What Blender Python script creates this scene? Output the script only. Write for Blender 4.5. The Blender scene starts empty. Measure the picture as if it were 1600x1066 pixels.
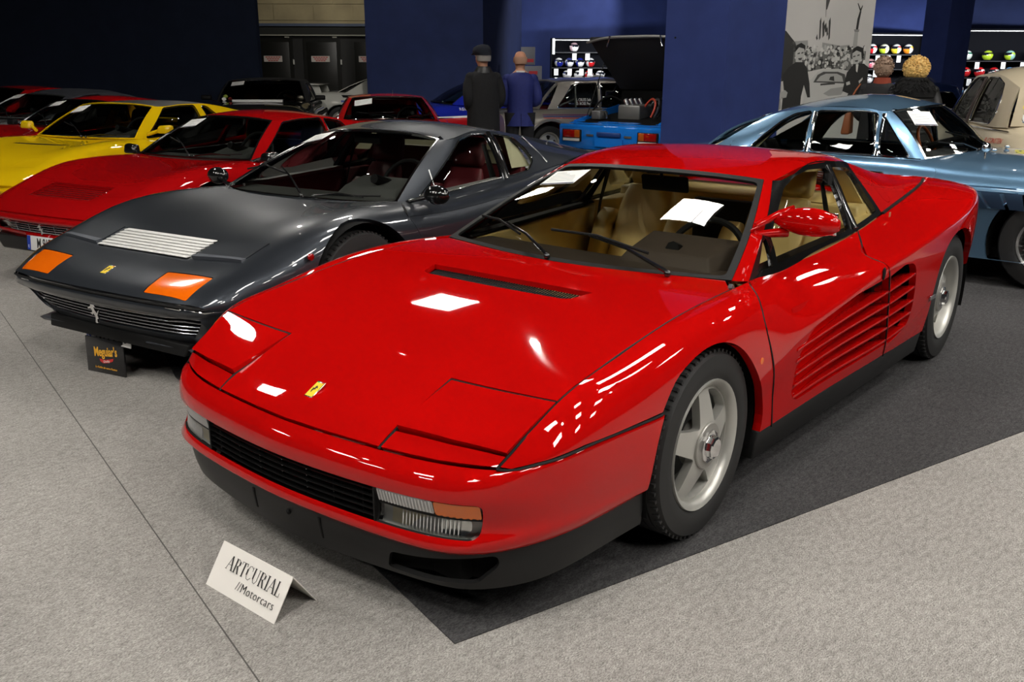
import bpy, bmesh, math, random
import numpy as np
from mathutils import Vector, Matrix
from mathutils.geometry import delaunay_2d_cdt

random.seed(4)
SC = bpy.context.scene
COL = SC.collection
PI = math.pi
# ------------------------------------------------------------------ camera
CAMP = (2.5092, 2.0606, 1.48699)
YAW, PITCH, ROLL, FPX = math.radians(218.6528), math.radians(16.7879), math.radians(0.2101), 1415.32
def cam_axes():
    cy, sy, cp, sp = math.cos(YAW), math.sin(YAW), math.cos(PITCH), math.sin(PITCH)
    f = Vector((cy * cp, sy * cp, -sp)); r = Vector((sy, -cy, 0)); u = r.cross(f)
    cr, sr = math.cos(ROLL), math.sin(ROLL)
    return cr * r + sr * u, -sr * r + cr * u, f
_r, _u, _f = cam_axes()
cam = bpy.data.objects.new('camera', bpy.data.cameras.new('camera'))
COL.objects.link(cam)
cam.data.sensor_width = 36.0
cam.data.lens = FPX / 1600 * 36.0
cam.data.clip_end = 200
cam.matrix_world = Matrix(((_r.x, _u.x, -_f.x, CAMP[0]), (_r.y, _u.y, -_f.y, CAMP[1]), (_r.z, _u.z, -_f.z, CAMP[2]), (0, 0, 0, 1)))
SC.camera = cam
# ------------------------------------------------------------------ world and exposure
W = bpy.data.worlds.new('hall_air'); SC.world = W; W.use_nodes = True
W.node_tree.nodes['Background'].inputs[0].default_value = (0.9, 0.95, 1.0, 1)
W.node_tree.nodes['Background'].inputs[1].default_value = 0.022
SC.view_settings.view_transform = 'Standard'
SC.view_settings.look = 'None'
SC.view_settings.gamma = 1.0
SC.view_settings.use_curve_mapping = False
SC.view_settings.exposure = 0.0
try:
    SC.cycles.use_denoising = True
    SC.cycles.denoiser = 'OPENIMAGEDENOISE'
    SC.cycles.max_bounces = 8
    SC.cycles.transparent_max_bounces = 16
    SC.cycles.sample_clamp_indirect = 6.0
    SC.cycles.caustics_reflective = False
    SC.cycles.caustics_refractive = False
except Exception:
    pass

# ------------------------------------------------------------------ materials
MATS = {}
def srgb(r, g, b):
    f = lambda c: (c / 12.92 if c <= 0.04045 else ((c + 0.055) / 1.055) ** 2.4)
    return (f(r / 255), f(g / 255), f(b / 255))
def mat(name, col=(.8, .8, .8), rough=.5, metal=0.0, coat=0.0, spec=.5, emit=None, noise=None, bump=None):
    """noise=(scale, amount): value mottling of the colour; bump=(scale, strength)"""
    if name in MATS: return MATS[name]
    m = bpy.data.materials.new(name); m.use_nodes = True
    nt = m.node_tree; p = nt.nodes['Principled BSDF']
    p.inputs['Base Color'].default_value = (*col, 1)
    p.inputs['Roughness'].default_value = rough
    p.inputs['Metallic'].default_value = metal
    p.inputs['Coat Weight'].default_value = coat
    p.inputs['Coat Roughness'].default_value = 0.02
    p.inputs['Specular IOR Level'].default_value = spec
    if emit:
        p.inputs['Emission Color'].default_value = (*emit[0], 1); p.inputs['Emission Strength'].default_value = emit[1]
    if noise or bump:
        tc = nt.nodes.new('ShaderNodeTexCoord')
    if noise:
        n = nt.nodes.new('ShaderNodeTexNoise'); n.inputs['Scale'].default_value = noise[0]; n.inputs['Detail'].default_value = 4
        nt.links.new(tc.outputs['Object'], n.inputs['Vector'])
        mr = nt.nodes.new('ShaderNodeMapRange')
        mr.inputs['From Min'].default_value = .3; mr.inputs['From Max'].default_value = .7
        mr.inputs['To Min'].default_value = 1 - noise[1]; mr.inputs['To Max'].default_value = 1 + noise[1]
        nt.links.new(n.outputs['Fac'], mr.inputs['Value'])
        mx = nt.nodes.new('ShaderNodeVectorMath'); mx.operation = 'SCALE'
        mx.inputs[0].default_value = col
        nt.links.new(mr.outputs[0], mx.inputs['Scale']); nt.links.new(mx.outputs[0], p.inputs['Base Color'])
    if bump:
        n2 = nt.nodes.new('ShaderNodeTexNoise'); n2.inputs['Scale'].default_value = bump[0]; n2.inputs['Detail'].default_value = 3
        nt.links.new(tc.outputs['Object'], n2.inputs['Vector'])
        b = nt.nodes.new('ShaderNodeBump'); b.inputs['Strength'].default_value = bump[1]; b.inputs['Distance'].default_value = .005
        nt.links.new(n2.outputs['Fac'], b.inputs['Height']); nt.links.new(b.outputs[0], p.inputs['Normal'])
    MATS[name] = m
    return m
def glass(name, tint=(.85, .9, .87), refl=1.0, ior=1.5):
    """thin single-sheet glass: tinted pass-through plus a Fresnel mirror"""
    if name in MATS: return MATS[name]
    m = bpy.data.materials.new(name); m.use_nodes = True
    nt = m.node_tree; nt.nodes.remove(nt.nodes['Principled BSDF'])
    t = nt.nodes.new('ShaderNodeBsdfTransparent'); t.inputs[0].default_value = (*tint, 1)
    g = nt.nodes.new('ShaderNodeBsdfGlossy'); g.inputs['Roughness'].default_value = 0.0
    fr = nt.nodes.new('ShaderNodeFresnel'); fr.inputs[0].default_value = ior
    mu = nt.nodes.new('ShaderNodeMath'); mu.operation = 'MULTIPLY'; mu.inputs[1].default_value = refl; mu.use_clamp = True
    mx = nt.nodes.new('ShaderNodeMixShader')
    nt.links.new(fr.outputs[0], mu.inputs[0]); nt.links.new(mu.outputs[0], mx.inputs[0])
    nt.links.new(t.outputs[0], mx.inputs[1]); nt.links.new(g.outputs[0], mx.inputs[2])
    nt.links.new(mx.outputs[0], nt.nodes['Material Output'].inputs[0])
    MATS[name] = m
    return m
def paint(name, col, metal=0.0, rough=.35, coat=1.0): return mat(name, col, rough, metal, coat, spec=.0 if not metal else .2)

BLACK = mat('black_rubber_trim', (.010, .010, .010), .5, spec=.12)
GLOSSBLACK = mat('gloss_black', (.006, .006, .006), .12, coat=.6)
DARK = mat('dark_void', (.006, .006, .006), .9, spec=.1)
TYRE = mat('tyre_rubber', (.014, .014, .014), .62)
CHROME = mat('chrome', (.82, .82, .82), .08, 1.0)
STEEL = mat('brushed_steel', (.55, .55, .55), .3, 1.0)
ALLOY = mat('silver_painted_alloy', (.50, .495, .46), .38, .55)
WHITE = mat('white_card', (.82, .82, .79), .6)
INK = mat('black_ink', (.01, .01, .01), .6)
GLASS = glass('clear_glass', (.80, .84, .80))
GLASSD = glass('dim_glass', (.45, .49, .47))
AMBER = mat('amber_lens', srgb(235, 105, 8), .12, coat=1.0)
REDLENS = mat('red_lens', srgb(150, 12, 10), .12, coat=1.0)

# ------------------------------------------------------------------ objects
def empty(name, loc=(0, 0, 0), rz=0.0, parent=None):
    o = bpy.data.objects.new(name, None); COL.objects.link(o)
    o.location = loc; o.rotation_euler = (0, 0, rz); o.empty_display_size = .2
    if parent: o.parent = parent
    return o
def tag(o, label, cat, group=None):
    o['label'] = label; o['category'] = cat
    if group: o['group'] = group
    return o
def thing(name, label, cat, loc=(0, 0, 0), rz=0.0, group=None):
    return tag(empty(name, loc, rz), label, cat, group)
def struct(o):
    o['kind'] = 'structure'; return o
def meshobj(name, V, F, m, parent=None, normals=None, smooth=True, label=None, sharp=None):
    me = bpy.data.meshes.new(name)
    me.from_pydata([tuple(map(float, v)) for v in V], [], [tuple(int(i) for i in f) for f in F])
    me.materials.append(m)
    me.update()
    if smooth:
        me.polygons.foreach_set('use_smooth', [True] * len(me.polygons))
        if sharp is not None and normals is None:
            me.set_sharp_from_angle(angle=math.radians(sharp))
    if normals is not None:
        me.normals_split_custom_set([tuple(map(float, n)) for n in normals])
    o = bpy.data.objects.new(name, me); COL.objects.link(o)
    if parent: o.parent = parent
    if label: o['label'] = label
    return o
def bmobj(name, bm, m, parent=None, smooth=False, sharp=35, label=None):
    me = bpy.data.meshes.new(name); bm.normal_update(); bm.to_mesh(me); bm.free(); me.materials.append(m)
    if smooth:
        me.polygons.foreach_set('use_smooth', [True] * len(me.polygons)); me.set_sharp_from_angle(angle=math.radians(sharp))
    o = bpy.data.objects.new(name, me); COL.objects.link(o)
    if parent: o.parent = parent
    if label: o['label'] = label
    return o
class MB:
    """collects simple solids into one mesh"""
    def __init__(s): s.V = []; s.F = []
    def add(s, V, F):
        n = len(s.V); s.V += [tuple(v) for v in V]; s.F += [tuple(i + n for i in f) for f in F]; return s
    def box(s, c, d, R=None):
        V = [Vector((x * d[0] / 2, y * d[1] / 2, z * d[2] / 2)) for x in (-1, 1) for y in (-1, 1) for z in (-1, 1)]
        if R is not None: V = [R @ v for v in V]
        V = [v + Vector(c) for v in V]
        return s.add(V, [(0, 1, 3, 2), (4, 6, 7, 5), (0, 4, 5, 1), (2, 3, 7, 6), (0, 2, 6, 4), (1, 5, 7, 3)])
    def hexa(s, P):
        """8 points: bottom loop 0-3, top loop 4-7"""
        return s.add(P, [(3, 2, 1, 0), (4, 5, 6, 7), (0, 1, 5, 4), (1, 2, 6, 5), (2, 3, 7, 6), (3, 0, 4, 7)])
    def prism(s, pts, axis, a, b):
        """extrude a 2-D polygon along axis (0,1,2) from a to b"""
        o = [k for k in range(3) if k != axis]; n = len(pts); V = []
        for t in (a, b):
            for p in pts:
                q = [0, 0, 0]; q[o[0]] = p[0]; q[o[1]] = p[1]; q[axis] = t; V.append(q)
        return s.add(V, [tuple(range(n - 1, -1, -1)), tuple(range(n, 2 * n))] + [(i, (i + 1) % n, n + (i + 1) % n, n + i) for i in range(n)])
    def tube(s, P, r, seg=8, cap=True, ry=None, up=(0, 0, 1)):
        P = [Vector(p) for p in P]; n = len(P); rs = r if hasattr(r, '__len__') else [r] * n
        V = []; F = []; prev = None
        for i in range(n):
            t = (P[min(i + 1, n - 1)] - P[max(i - 1, 0)]).normalized()
            a = Vector(up) - t * t.dot(Vector(up))
            if a.length < 1e-3:
                a = prev if prev is not None else t.orthogonal()
                a = a - t * t.dot(a)
            a.normalize(); b = t.cross(a); prev = a
            for k in range(seg):
                w = 2 * PI * k / seg
                V.append(P[i] + a * (math.sin(w) * rs[i]) + b * (math.cos(w) * (ry if ry else rs[i])))
        for i in range(n - 1):
            for k in range(seg):
                k2 = (k + 1) % seg
                F.append((i * seg + k, i * seg + k2, (i + 1) * seg + k2, (i + 1) * seg + k))
        if cap:
            F.append(tuple(range(seg - 1, -1, -1))); F.append(tuple((n - 1) * seg + k for k in range(seg)))
        return s.add(V, F)
    def lathe(s, prof, c=(0, 0, 0), axis=1, seg=32, close=False, a0=0.0, a1=2 * PI):
        """profile [(along, radius)] turned about an axis through c"""
        V = []; F = []; n = len(prof); full = abs(a1 - a0 - 2 * PI) < 1e-6
        m = seg if full else seg + 1
        o = [k for k in range(3) if k != axis]
        for k in range(m):
            w = a0 + (a1 - a0) * k / seg
            for h, r in prof:
                q = [c[0], c[1], c[2]]; q[axis] += h; q[o[0]] += r * math.cos(w); q[o[1]] += r * math.sin(w); V.append(q)
        for k in range(seg):
            k2 = (k + 1) % m
            for i in range(n - 1 if not close else n):
                j = (i + 1) % n
                F.append((k * n + i, k * n + j, k2 * n + j, k2 * n + i))
        return s.add(V, F)
    def sphere(s, c, r, seg=12, rings=8):
        r = r if hasattr(r, '__len__') else (r, r, r); V = []; F = []
        for i in range(rings + 1):
            t = PI * i / rings
            for k in range(seg):
                w = 2 * PI * k / seg
                V.append((c[0] + r[0] * math.sin(t) * math.cos(w), c[1] + r[1] * math.sin(t) * math.sin(w), c[2] + r[2] * math.cos(t)))
        for i in range(rings):
            for k in range(seg): F.append((i * seg + k, (i + 1) * seg + k, (i + 1) * seg + (k + 1) % seg, i * seg + (k + 1) % seg))
        return s.add(V, F)
    def mirror(s):
        n = len(s.V); V = [(x, -y, z) for x, y, z in [tuple(v) for v in s.V]]
        s.V += V; s.F += [tuple(i + n for i in reversed(f)) for f in s.F]; return s
    def build(s, name, m, parent=None, smooth=False, sharp=40, label=None, bevel=0, seg=2, mirror=False):
        bm = bmesh.new(); vs = [bm.verts.new(v) for v in s.V]
        for f in s.F:
            try: bm.faces.new([vs[i] for i in f])
            except ValueError: pass
        if mirror:
            for v in bm.verts: v.co.y = -v.co.y
        bmesh.ops.remove_doubles(bm, verts=bm.verts, dist=1e-5)
        bmesh.ops.recalc_face_normals(bm, faces=bm.faces)
        if bevel:
            ed = [e for e in bm.edges if len(e.link_faces) == 2 and e.calc_face_angle(0) > .5]
            bmesh.ops.bevel(bm, geom=ed, offset=bevel, segments=seg, profile=.5, affect='EDGES', clamp_overlap=True)
        return bmobj(name, bm, m, parent, smooth or bevel > 0, sharp if not bevel else 50, label)
def clone(o, parent=None, rec=True):
    c = o.copy(); COL.objects.link(c)
    if parent is not None: c.parent = parent
    if rec:
        for ch in list(o.children): clone(ch, c)
    return c

# ------------------------------------------------------------------ spline surfaces and trimmed panels
def nat_second(t, cr=()):
    """matrix giving second derivatives of a natural cubic through points at t, broken at creases cr"""
    n = len(t); D = np.zeros((n, n)); L = np.zeros((n, n)); Rr = np.zeros((n, n))
    cuts = [0] + sorted(c for c in cr if 0 < c < n - 1) + [n - 1]
    segs = []
    for a, b in zip(cuts[:-1], cuts[1:]):
        m = b - a + 1; A = np.zeros((m, m)); B = np.zeros((m, n))
        A[0, 0] = A[m - 1, m - 1] = 1
        for i in range(1, m - 1):
            h0 = t[a + i] - t[a + i - 1]; h1 = t[a + i + 1] - t[a + i]
            A[i, i - 1] = h0; A[i, i] = 2 * (h0 + h1); A[i, i + 1] = h1
            B[i, a + i - 1] = 6 / h0; B[i, a + i] = -6 / h0 - 6 / h1; B[i, a + i + 1] = 6 / h1
        segs.append((a, b, np.linalg.solve(A, B)))
    return segs
class Basis:
    def __init__(s, t, cr=()):
        s.t = np.asarray(t, float); s.n = len(t); s.segs = nat_second(s.t, cr)
        s.D0 = np.zeros((s.n - 1, s.n)); s.D1 = np.zeros((s.n - 1, s.n))
        for a, b, M in s.segs:
            for i in range(a, b): s.D0[i] = M[i - a]; s.D1[i] = M[i - a + 1]
    def w(s, x):
        x = np.asarray(x, float); i = np.clip(np.searchsorted(s.t, x, side='right') - 1, 0, s.n - 2)
        h = s.t[i + 1] - s.t[i]; A = (s.t[i + 1] - x) / h; B = 1 - A
        Wm = ((A ** 3 - A) * h * h / 6)[:, None] * s.D0[i] + ((B ** 3 - B) * h * h / 6)[:, None] * s.D1[i]
        k = np.arange(len(x)); Wm[k, i] += A; Wm[k, i + 1] += B
        return Wm
def curve(P, n=40, cr=(), closed=False):
    """dense points along a smooth curve through P"""
    P = np.asarray(P, float)
    if closed: P = np.vstack([P[-3:], P, P[:3]])
    d = np.maximum(np.linalg.norm(np.diff(P, axis=0), axis=1), 1e-6); t = np.concatenate([[0], np.cumsum(d)])
    b = Basis(t, cr)
    if closed: x = np.linspace(t[3], t[-3], n + 1)[:-1]
    else: x = np.linspace(0, t[-1], n)
    return b.w(x) @ P
class Surf:
    def __init__(s, net, ucr=(), vcr=(), flip=False):
        s.P = np.asarray(net, float); nu, nv, _ = s.P.shape
        du = np.linalg.norm(np.diff(s.P, axis=0), axis=2).mean(1); dv = np.linalg.norm(np.diff(s.P, axis=1), axis=2).mean(0)
        du = np.maximum(du, 1e-4); dv = np.maximum(dv, 1e-4)
        s.Lu, s.Lv = du.sum(), dv.sum()
        s.tu = np.concatenate([[0], np.cumsum(du)]) / s.Lu; s.tv = np.concatenate([[0], np.cumsum(dv)]) / s.Lv
        s.bu, s.bv = Basis(s.tu, ucr), Basis(s.tv, vcr); s.flip = flip
        s.ucr = [s.tu[i] for i in ucr]; s.vcr = [s.tv[i] for i in vcr]
    def ev(s, uv):
        uv = np.asarray(uv, float); return np.einsum('ni,ijk,nj->nk', s.bu.w(uv[:, 0]), s.P, s.bv.w(uv[:, 1]))
    def nrm(s, uv):
        uv = np.clip(np.asarray(uv, float), 0, 1); e = 1e-4
        def d(ax):
            a = uv.copy(); b = uv.copy(); a[:, ax] = np.clip(a[:, ax] - e, 0, 1); b[:, ax] = np.clip(b[:, ax] + e, 0, 1)
            return s.ev(b) - s.ev(a)
        n = np.cross(d(0), d(1)); n /= np.maximum(np.linalg.norm(n, axis=1, keepdims=True), 1e-12)
        return -n if s.flip else n
    def inv(s, pts, axes, ur=(0, 1), vr=(0, 1), n=48):
        """(u,v) whose surface point matches pts in the given axes"""
        pts = np.asarray(pts, float); axes = list(axes)
        U, V = np.meshgrid(np.linspace(*ur, n), np.linspace(*vr, n), indexing='ij'); G = np.stack([U.ravel(), V.ravel()], 1)
        X = s.ev(G)[:, axes]
        q = np.vstack([G[((X[None] - pts[i:i + 40, None]) ** 2).sum(2).argmin(1)] for i in range(0, len(pts), 40)]); e = 1e-5
        for _ in range(7):
            r = s.ev(q)[:, axes] - pts
            Ju = (s.ev(q + [e, 0])[:, axes] - s.ev(q - [e, 0])[:, axes]) / (2 * e)
            Jv = (s.ev(q + [0, e])[:, axes] - s.ev(q - [0, e])[:, axes]) / (2 * e)
            a = (Ju * Ju).sum(1) + 1e-9; b = (Ju * Jv).sum(1); c = (Jv * Jv).sum(1) + 1e-9
            gu = (Ju * r).sum(1); gv = (Jv * r).sum(1); det = np.maximum(a * c - b * b, 1e-9)
            st = np.stack([-(c * gu - b * gv) / det, -(a * gv - b * gu) / det], 1)
            st = np.clip(st, -.03, .03); q = q + st
            q[:, 0] = np.clip(q[:, 0], *ur); q[:, 1] = np.clip(q[:, 1], *vr)
        return q
class FSurf:
    """surface given by a function of (u,v) arrays; u,v are already in metres"""
    def __init__(s, f, flip=False): s.f = f; s.Lu = s.Lv = 1.0; s.flip = flip; s.ucr = s.vcr = ()
    def ev(s, uv): uv = np.asarray(uv, float); return s.f(uv[:, 0], uv[:, 1])
    def nrm(s, uv):
        uv = np.asarray(uv, float); e = 1e-4
        n = np.cross(s.ev(uv + [e, 0]) - s.ev(uv - [e, 0]), s.ev(uv + [0, e]) - s.ev(uv - [0, e]))
        n /= np.maximum(np.linalg.norm(n, axis=1, keepdims=True), 1e-12); return -n if s.flip else n
def inside(p, poly):
    x, y = p[:, 0][:, None], p[:, 1][:, None]; a = poly; b = np.roll(poly, -1, 0)
    c = ((a[:, 1] > y) != (b[:, 1] > y)); d = np.where(np.abs(b[:, 1] - a[:, 1]) < 1e-12, 1e-12, b[:, 1] - a[:, 1])
    return ((c & (x < (b[:, 0] - a[:, 0]) * (y - a[:, 1]) / d + a[:, 0])).sum(1) % 2) == 1
def resample(poly, h):
    out = []; n = len(poly)
    for i in range(n):
        a, b = poly[i], poly[(i + 1) % n]; L = np.linalg.norm(b - a)
        if L < 1e-7: continue
        k = max(1, int(math.ceil(L / h)))
        out += [a + (b - a) * j / k for j in range(k)]
    return np.array(out)
def area(p): q = np.roll(p, -1, 0); return ((p[:, 0] * q[:, 1] - q[:, 0] * p[:, 1]).sum()) / 2
def inset(poly, g):
    """move a closed CCW loop inwards by g"""
    a = np.roll(poly, 1, 0); b = np.roll(poly, -1, 0); e0 = poly - a; e1 = b - poly
    e0 = e0 / np.maximum(np.linalg.norm(e0, axis=1, keepdims=True), 1e-9); e1 = e1 / np.maximum(np.linalg.norm(e1, axis=1, keepdims=True), 1e-9)
    n0 = np.stack([-e0[:, 1], e0[:, 0]], 1); n1 = np.stack([-e1[:, 1], e1[:, 0]], 1); n = n0 + n1
    l2 = (n * n).sum(1, keepdims=True); n = 2 * n / np.maximum(l2, .6)
    return poly + n * g
def roundpoly(P, r, k=4):
    """round the corners of a polygon"""
    P = np.asarray(P, float); out = []; n = len(P)
    rr = r if hasattr(r, '__len__') else [r] * n
    for i in range(n):
        p, a, b = P[i], P[i - 1], P[(i + 1) % n]; la, lb = np.linalg.norm(a - p), np.linalg.norm(b - p); q = min(rr[i], la * .49, lb * .49)
        if q < 1e-6: out.append(p); continue
        p0 = p + (a - p) / la * q; p1 = p + (b - p) / lb * q
        for j in range(k + 1):
            t = j / k; out.append((1 - t) ** 2 * p0 + 2 * t * (1 - t) * p + t * t * p1)
    return np.array(out)
def trim(S, outer, holes=(), h=.03, gap=.0, hgap=0.0, thick=.012, off=0.0, rim=True):
    """triangulated trimmed piece of S -> V, F, loop normals"""
    sc = np.array([S.Lu, S.Lv]); loops = []
    O = np.asarray(outer, float) * sc
    if area(O) < 0: O = O[::-1]
    O = resample(O, h)
    if gap: O = inset(O, gap)
    loops.append(O)
    for q in holes:
        q = np.asarray(q, float) * sc
        if area(q) > 0: q = q[::-1]
        q = resample(q, h)
        if hgap: q = inset(q, hgap)
        loops.append(q)
    lo, hi = O.min(0), O.max(0)
    nx = max(2, int((hi[0] - lo[0]) / h) + 1); ny = max(2, int((hi[1] - lo[1]) / h) + 1)
    X, Y = np.meshgrid(np.linspace(lo[0], hi[0], nx), np.linspace(lo[1], hi[1], ny), indexing='ij'); G = np.stack([X.ravel(), Y.ravel()], 1)
    ok = inside(G, O)
    for q in loops[1:]: ok &= ~inside(G, q)
    G = G[ok]; B = np.vstack(loops)
    if len(G):
        d = np.full(len(G), 9e9)
        for i in range(0, len(B), 64): d = np.minimum(d, np.linalg.norm(G[:, None] - B[None, i:i + 64], axis=2).min(1))
        G = G[d > .45 * h]
    pts = np.vstack([B, G]); ed = []; k = 0
    for L in loops: n = len(L); ed += [(k + i, k + (i + 1) % n) for i in range(n)]; k += n
    vo, eo, fo, _, _, _ = delaunay_2d_cdt([Vector(p) for p in pts], ed, [], 0, 1e-7)
    P2 = np.array([tuple(v) for v in vo]); F = np.array([f for f in fo if len(f) == 3])
    c = P2[F].mean(1); keep = inside(c, O)
    for q in loops[1:]: keep &= ~inside(c, q)
    F = F[keep]
    a = P2[F[:, 1]] - P2[F[:, 0]]; b = P2[F[:, 2]] - P2[F[:, 0]]; ar = a[:, 0] * b[:, 1] - a[:, 1] * b[:, 0]
    F = F[np.abs(ar) > 1e-9]; ar = ar[np.abs(ar) > 1e-9]
    F[ar < 0] = F[ar < 0][:, ::-1]
    uv = P2 / sc; V = S.ev(uv); N = S.nrm(uv)
    ofs = off(V) if callable(off) else off
    V = V + N * (np.asarray(ofs).reshape(-1, 1) if np.ndim(ofs) else ofs)
    if S.flip: F = F[:, ::-1]
    F = [tuple(f) for f in F]; LN = [N[i] for f in F for i in f]
    V = list(V)
    if rim and thick:
        for li, L in enumerate(loops):
            uvl = L / sc; p = S.ev(uvl); nn = S.nrm(uvl)
            ofl = off(p) if callable(off) else off
            p = p + nn * (np.asarray(ofl).reshape(-1, 1) if np.ndim(ofl) else ofl)
            k = len(V); n = len(L); V += list(p) + list(p - nn * thick)
            for i in range(n):
                j = (i + 1) % n
                f = (k + i, k + n + i, k + n + j, k + j)
                if S.flip: f = f[::-1]
                e = p[j] - p[i]; w = np.cross(e, nn[i]); w /= max(np.linalg.norm(w), 1e-9)
                if S.flip: w = w
                fn = np.cross(V[f[1]] - V[f[0]], V[f[2]] - V[f[0]]); fn /= max(np.linalg.norm(fn), 1e-9)
                if np.dot(fn, w) < 0: w = -w
                F.append(f); LN += [w] * 4
    return V, F, LN
def panel(name, S, outer, holes=(), m=None, parent=None, mirror=False, label=None, **kw):
    V, F, LN = trim(S, outer, holes, **kw)
    o = meshobj(name, V, F, m, parent, LN, label=label)
    if not mirror: return o
    V2 = [(v[0], -v[1], v[2]) for v in V]; F2 = [tuple(reversed(f)) for f in F]; L2 = []; k = 0
    for f in F:
        q = LN[k:k + len(f)]; k += len(f); L2 += [(n[0], -n[1], n[2]) for n in reversed(q)]
    return o, meshobj(name, V2, F2, m, parent, L2, label=label)
RECT = [(0, 0), (1, 0), (1, 1), (0, 1)]
def poly_uv(S, pts, axes, r=0, **kw):
    P = np.asarray(pts, float)
    if r is not None and (hasattr(r, '__len__') or r > 0): P = roundpoly(P, r)
    P = resample(P, .04)
    return S.inv(P, axes, **kw)
def text(name, s, size, m, parent=None, M=None, extrude=.0006, shear=0.0, sx=1.0, align='CENTER', bold=0.0, space=1.0):
    cu = bpy.data.curves.new(name, 'FONT'); cu.body = s; cu.size = size; cu.align_x = align; cu.align_y = 'CENTER'
    cu.shear = shear; cu.extrude = extrude; cu.offset = bold; cu.resolution_u = 3; cu.space_character = space
    t = bpy.data.objects.new(name, cu); COL.objects.link(t)
    me = bpy.data.meshes.new_from_object(t.evaluated_get(bpy.context.evaluated_depsgraph_get()))
    bpy.data.objects.remove(t); me.materials.clear(); me.materials.append(m)
    for v in me.vertices: v.co.x *= sx
    o = bpy.data.objects.new(name, me); COL.objects.link(o)
    if parent: o.parent = parent
    if M is not None: o.matrix_local = M
    return o
def frame(o, x, y):
    """matrix with origin o, x axis along x, y axis roughly along y"""
    x = Vector(x).normalized(); z = x.cross(Vector(y)).normalized(); y = z.cross(x)
    return Matrix(((x.x, y.x, z.x, o[0]), (x.y, y.y, z.y, o[1]), (x.z, y.z, z.z, o[2]), (0, 0, 0, 1)))
# ------------------------------------------------------------------ hall
def carpet(name, col, dark=.0):
    m = bpy.data.materials.new(name); m.use_nodes = True; nt = m.node_tree; p = nt.nodes['Principled BSDF']
    p.inputs['Roughness'].default_value = .95; p.inputs['Specular IOR Level'].default_value = .1
    tc = nt.nodes.new('ShaderNodeTexCoord'); N = []
    mp = nt.nodes.new('ShaderNodeMapping'); mp.inputs['Scale'].default_value = (1, 2.4, 1); mp.inputs['Rotation'].default_value = (0, 0, .5)
    nt.links.new(tc.outputs['Object'], mp.inputs[0])
    for sc, src in ((130, mp.outputs[0]), (26, mp.outputs[0]), (1.1, tc.outputs['Object'])):
        n = nt.nodes.new('ShaderNodeTexNoise'); n.inputs['Scale'].default_value = sc; n.inputs['Detail'].default_value = 4; n.inputs['Roughness'].default_value = .65
        nt.links.new(src, n.inputs['Vector']); N.append(n)
    prev = None
    for n, amt in zip(N, (.55, .22, .10)):
        mr = nt.nodes.new('ShaderNodeMapRange'); mr.inputs[1].default_value = .32; mr.inputs[2].default_value = .68
        mr.inputs[3].default_value = 1 - amt; mr.inputs[4].default_value = 1 + amt; nt.links.new(n.outputs['Fac'], mr.inputs[0])
        if prev is None: prev = mr.outputs[0]
        else:
            mu = nt.nodes.new('ShaderNodeMath'); mu.operation = 'MULTIPLY'; nt.links.new(prev, mu.inputs[0]); nt.links.new(mr.outputs[0], mu.inputs[1]); prev = mu.outputs[0]
    v = nt.nodes.new('ShaderNodeVectorMath'); v.operation = 'SCALE'; v.inputs[0].default_value = col; nt.links.new(prev, v.inputs['Scale'])
    nt.links.new(v.outputs[0], p.inputs['Base Color'])
    b = nt.nodes.new('ShaderNodeBump'); b.inputs['Strength'].default_value = .35; b.inputs['Distance'].default_value = .003
    nt.links.new(N[0].outputs['Fac'], b.inputs['Height']); nt.links.new(b.outputs[0], p.inputs['Normal'])
    MATS[name] = m; return m
CARPET = carpet('grey_needle_felt', (.275, .262, .245)); CARPETD = carpet('charcoal_needle_felt', (.052, .051, .052))
# ---- lamps of the hall: ceiling luminaires and track spots, part of them unseen and added as fill
LAMP = mat('lamp_panel', (1, 1, 1), .5, emit=((1.0, .96, .90), 39.0))
LAMPB = mat('spot_lens', (1, 1, 1), .5, emit=((1.0, .95, .88), 160.0))
LAMPH = mat('lamp_housing', (.02, .02, .02), .6)
def luminaire(x, y, z=6.0, s=.86):
    t = thing('ceiling_or_fill_light', 'square ceiling luminaire with four tubes hanging under the dark hall roof', 'lamp', (x, y, z), 0, 'ceiling luminaires')
    MB().box((0, 0, .06), (s + .06, s + .06, .08)).build('lamp_housing', LAMPH, t)
    for k in range(4):
        MB().box((0, (k - 1.5) * s / 4, .012), (s, s / 4 * .90, .01)).build('lamp_tube', LAMP, t)
    return t
KEEP = {(-1, 0), (-2, -2), (0, -2), (-1, 1), (-1, 2), (0, 2), (1, 2), (-3, 1), (-3, 2), (2, 0), (2, 1), (2, -1), (2, -2), (1, 1), (3, 0), (3, -1), (-2, 3), (-1, 3), (0, 3), (1, 3), (-1, 4), (0, 4)}  # panels beside and behind the camera are unseen, added as fill light
for ix in range(-4, 4):
    for iy in range(-3, 5):
        if (ix, iy) not in KEEP: continue
        luminaire(-.7 + 3.0 * ix, -1.75 + 3.0 * iy)
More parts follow.
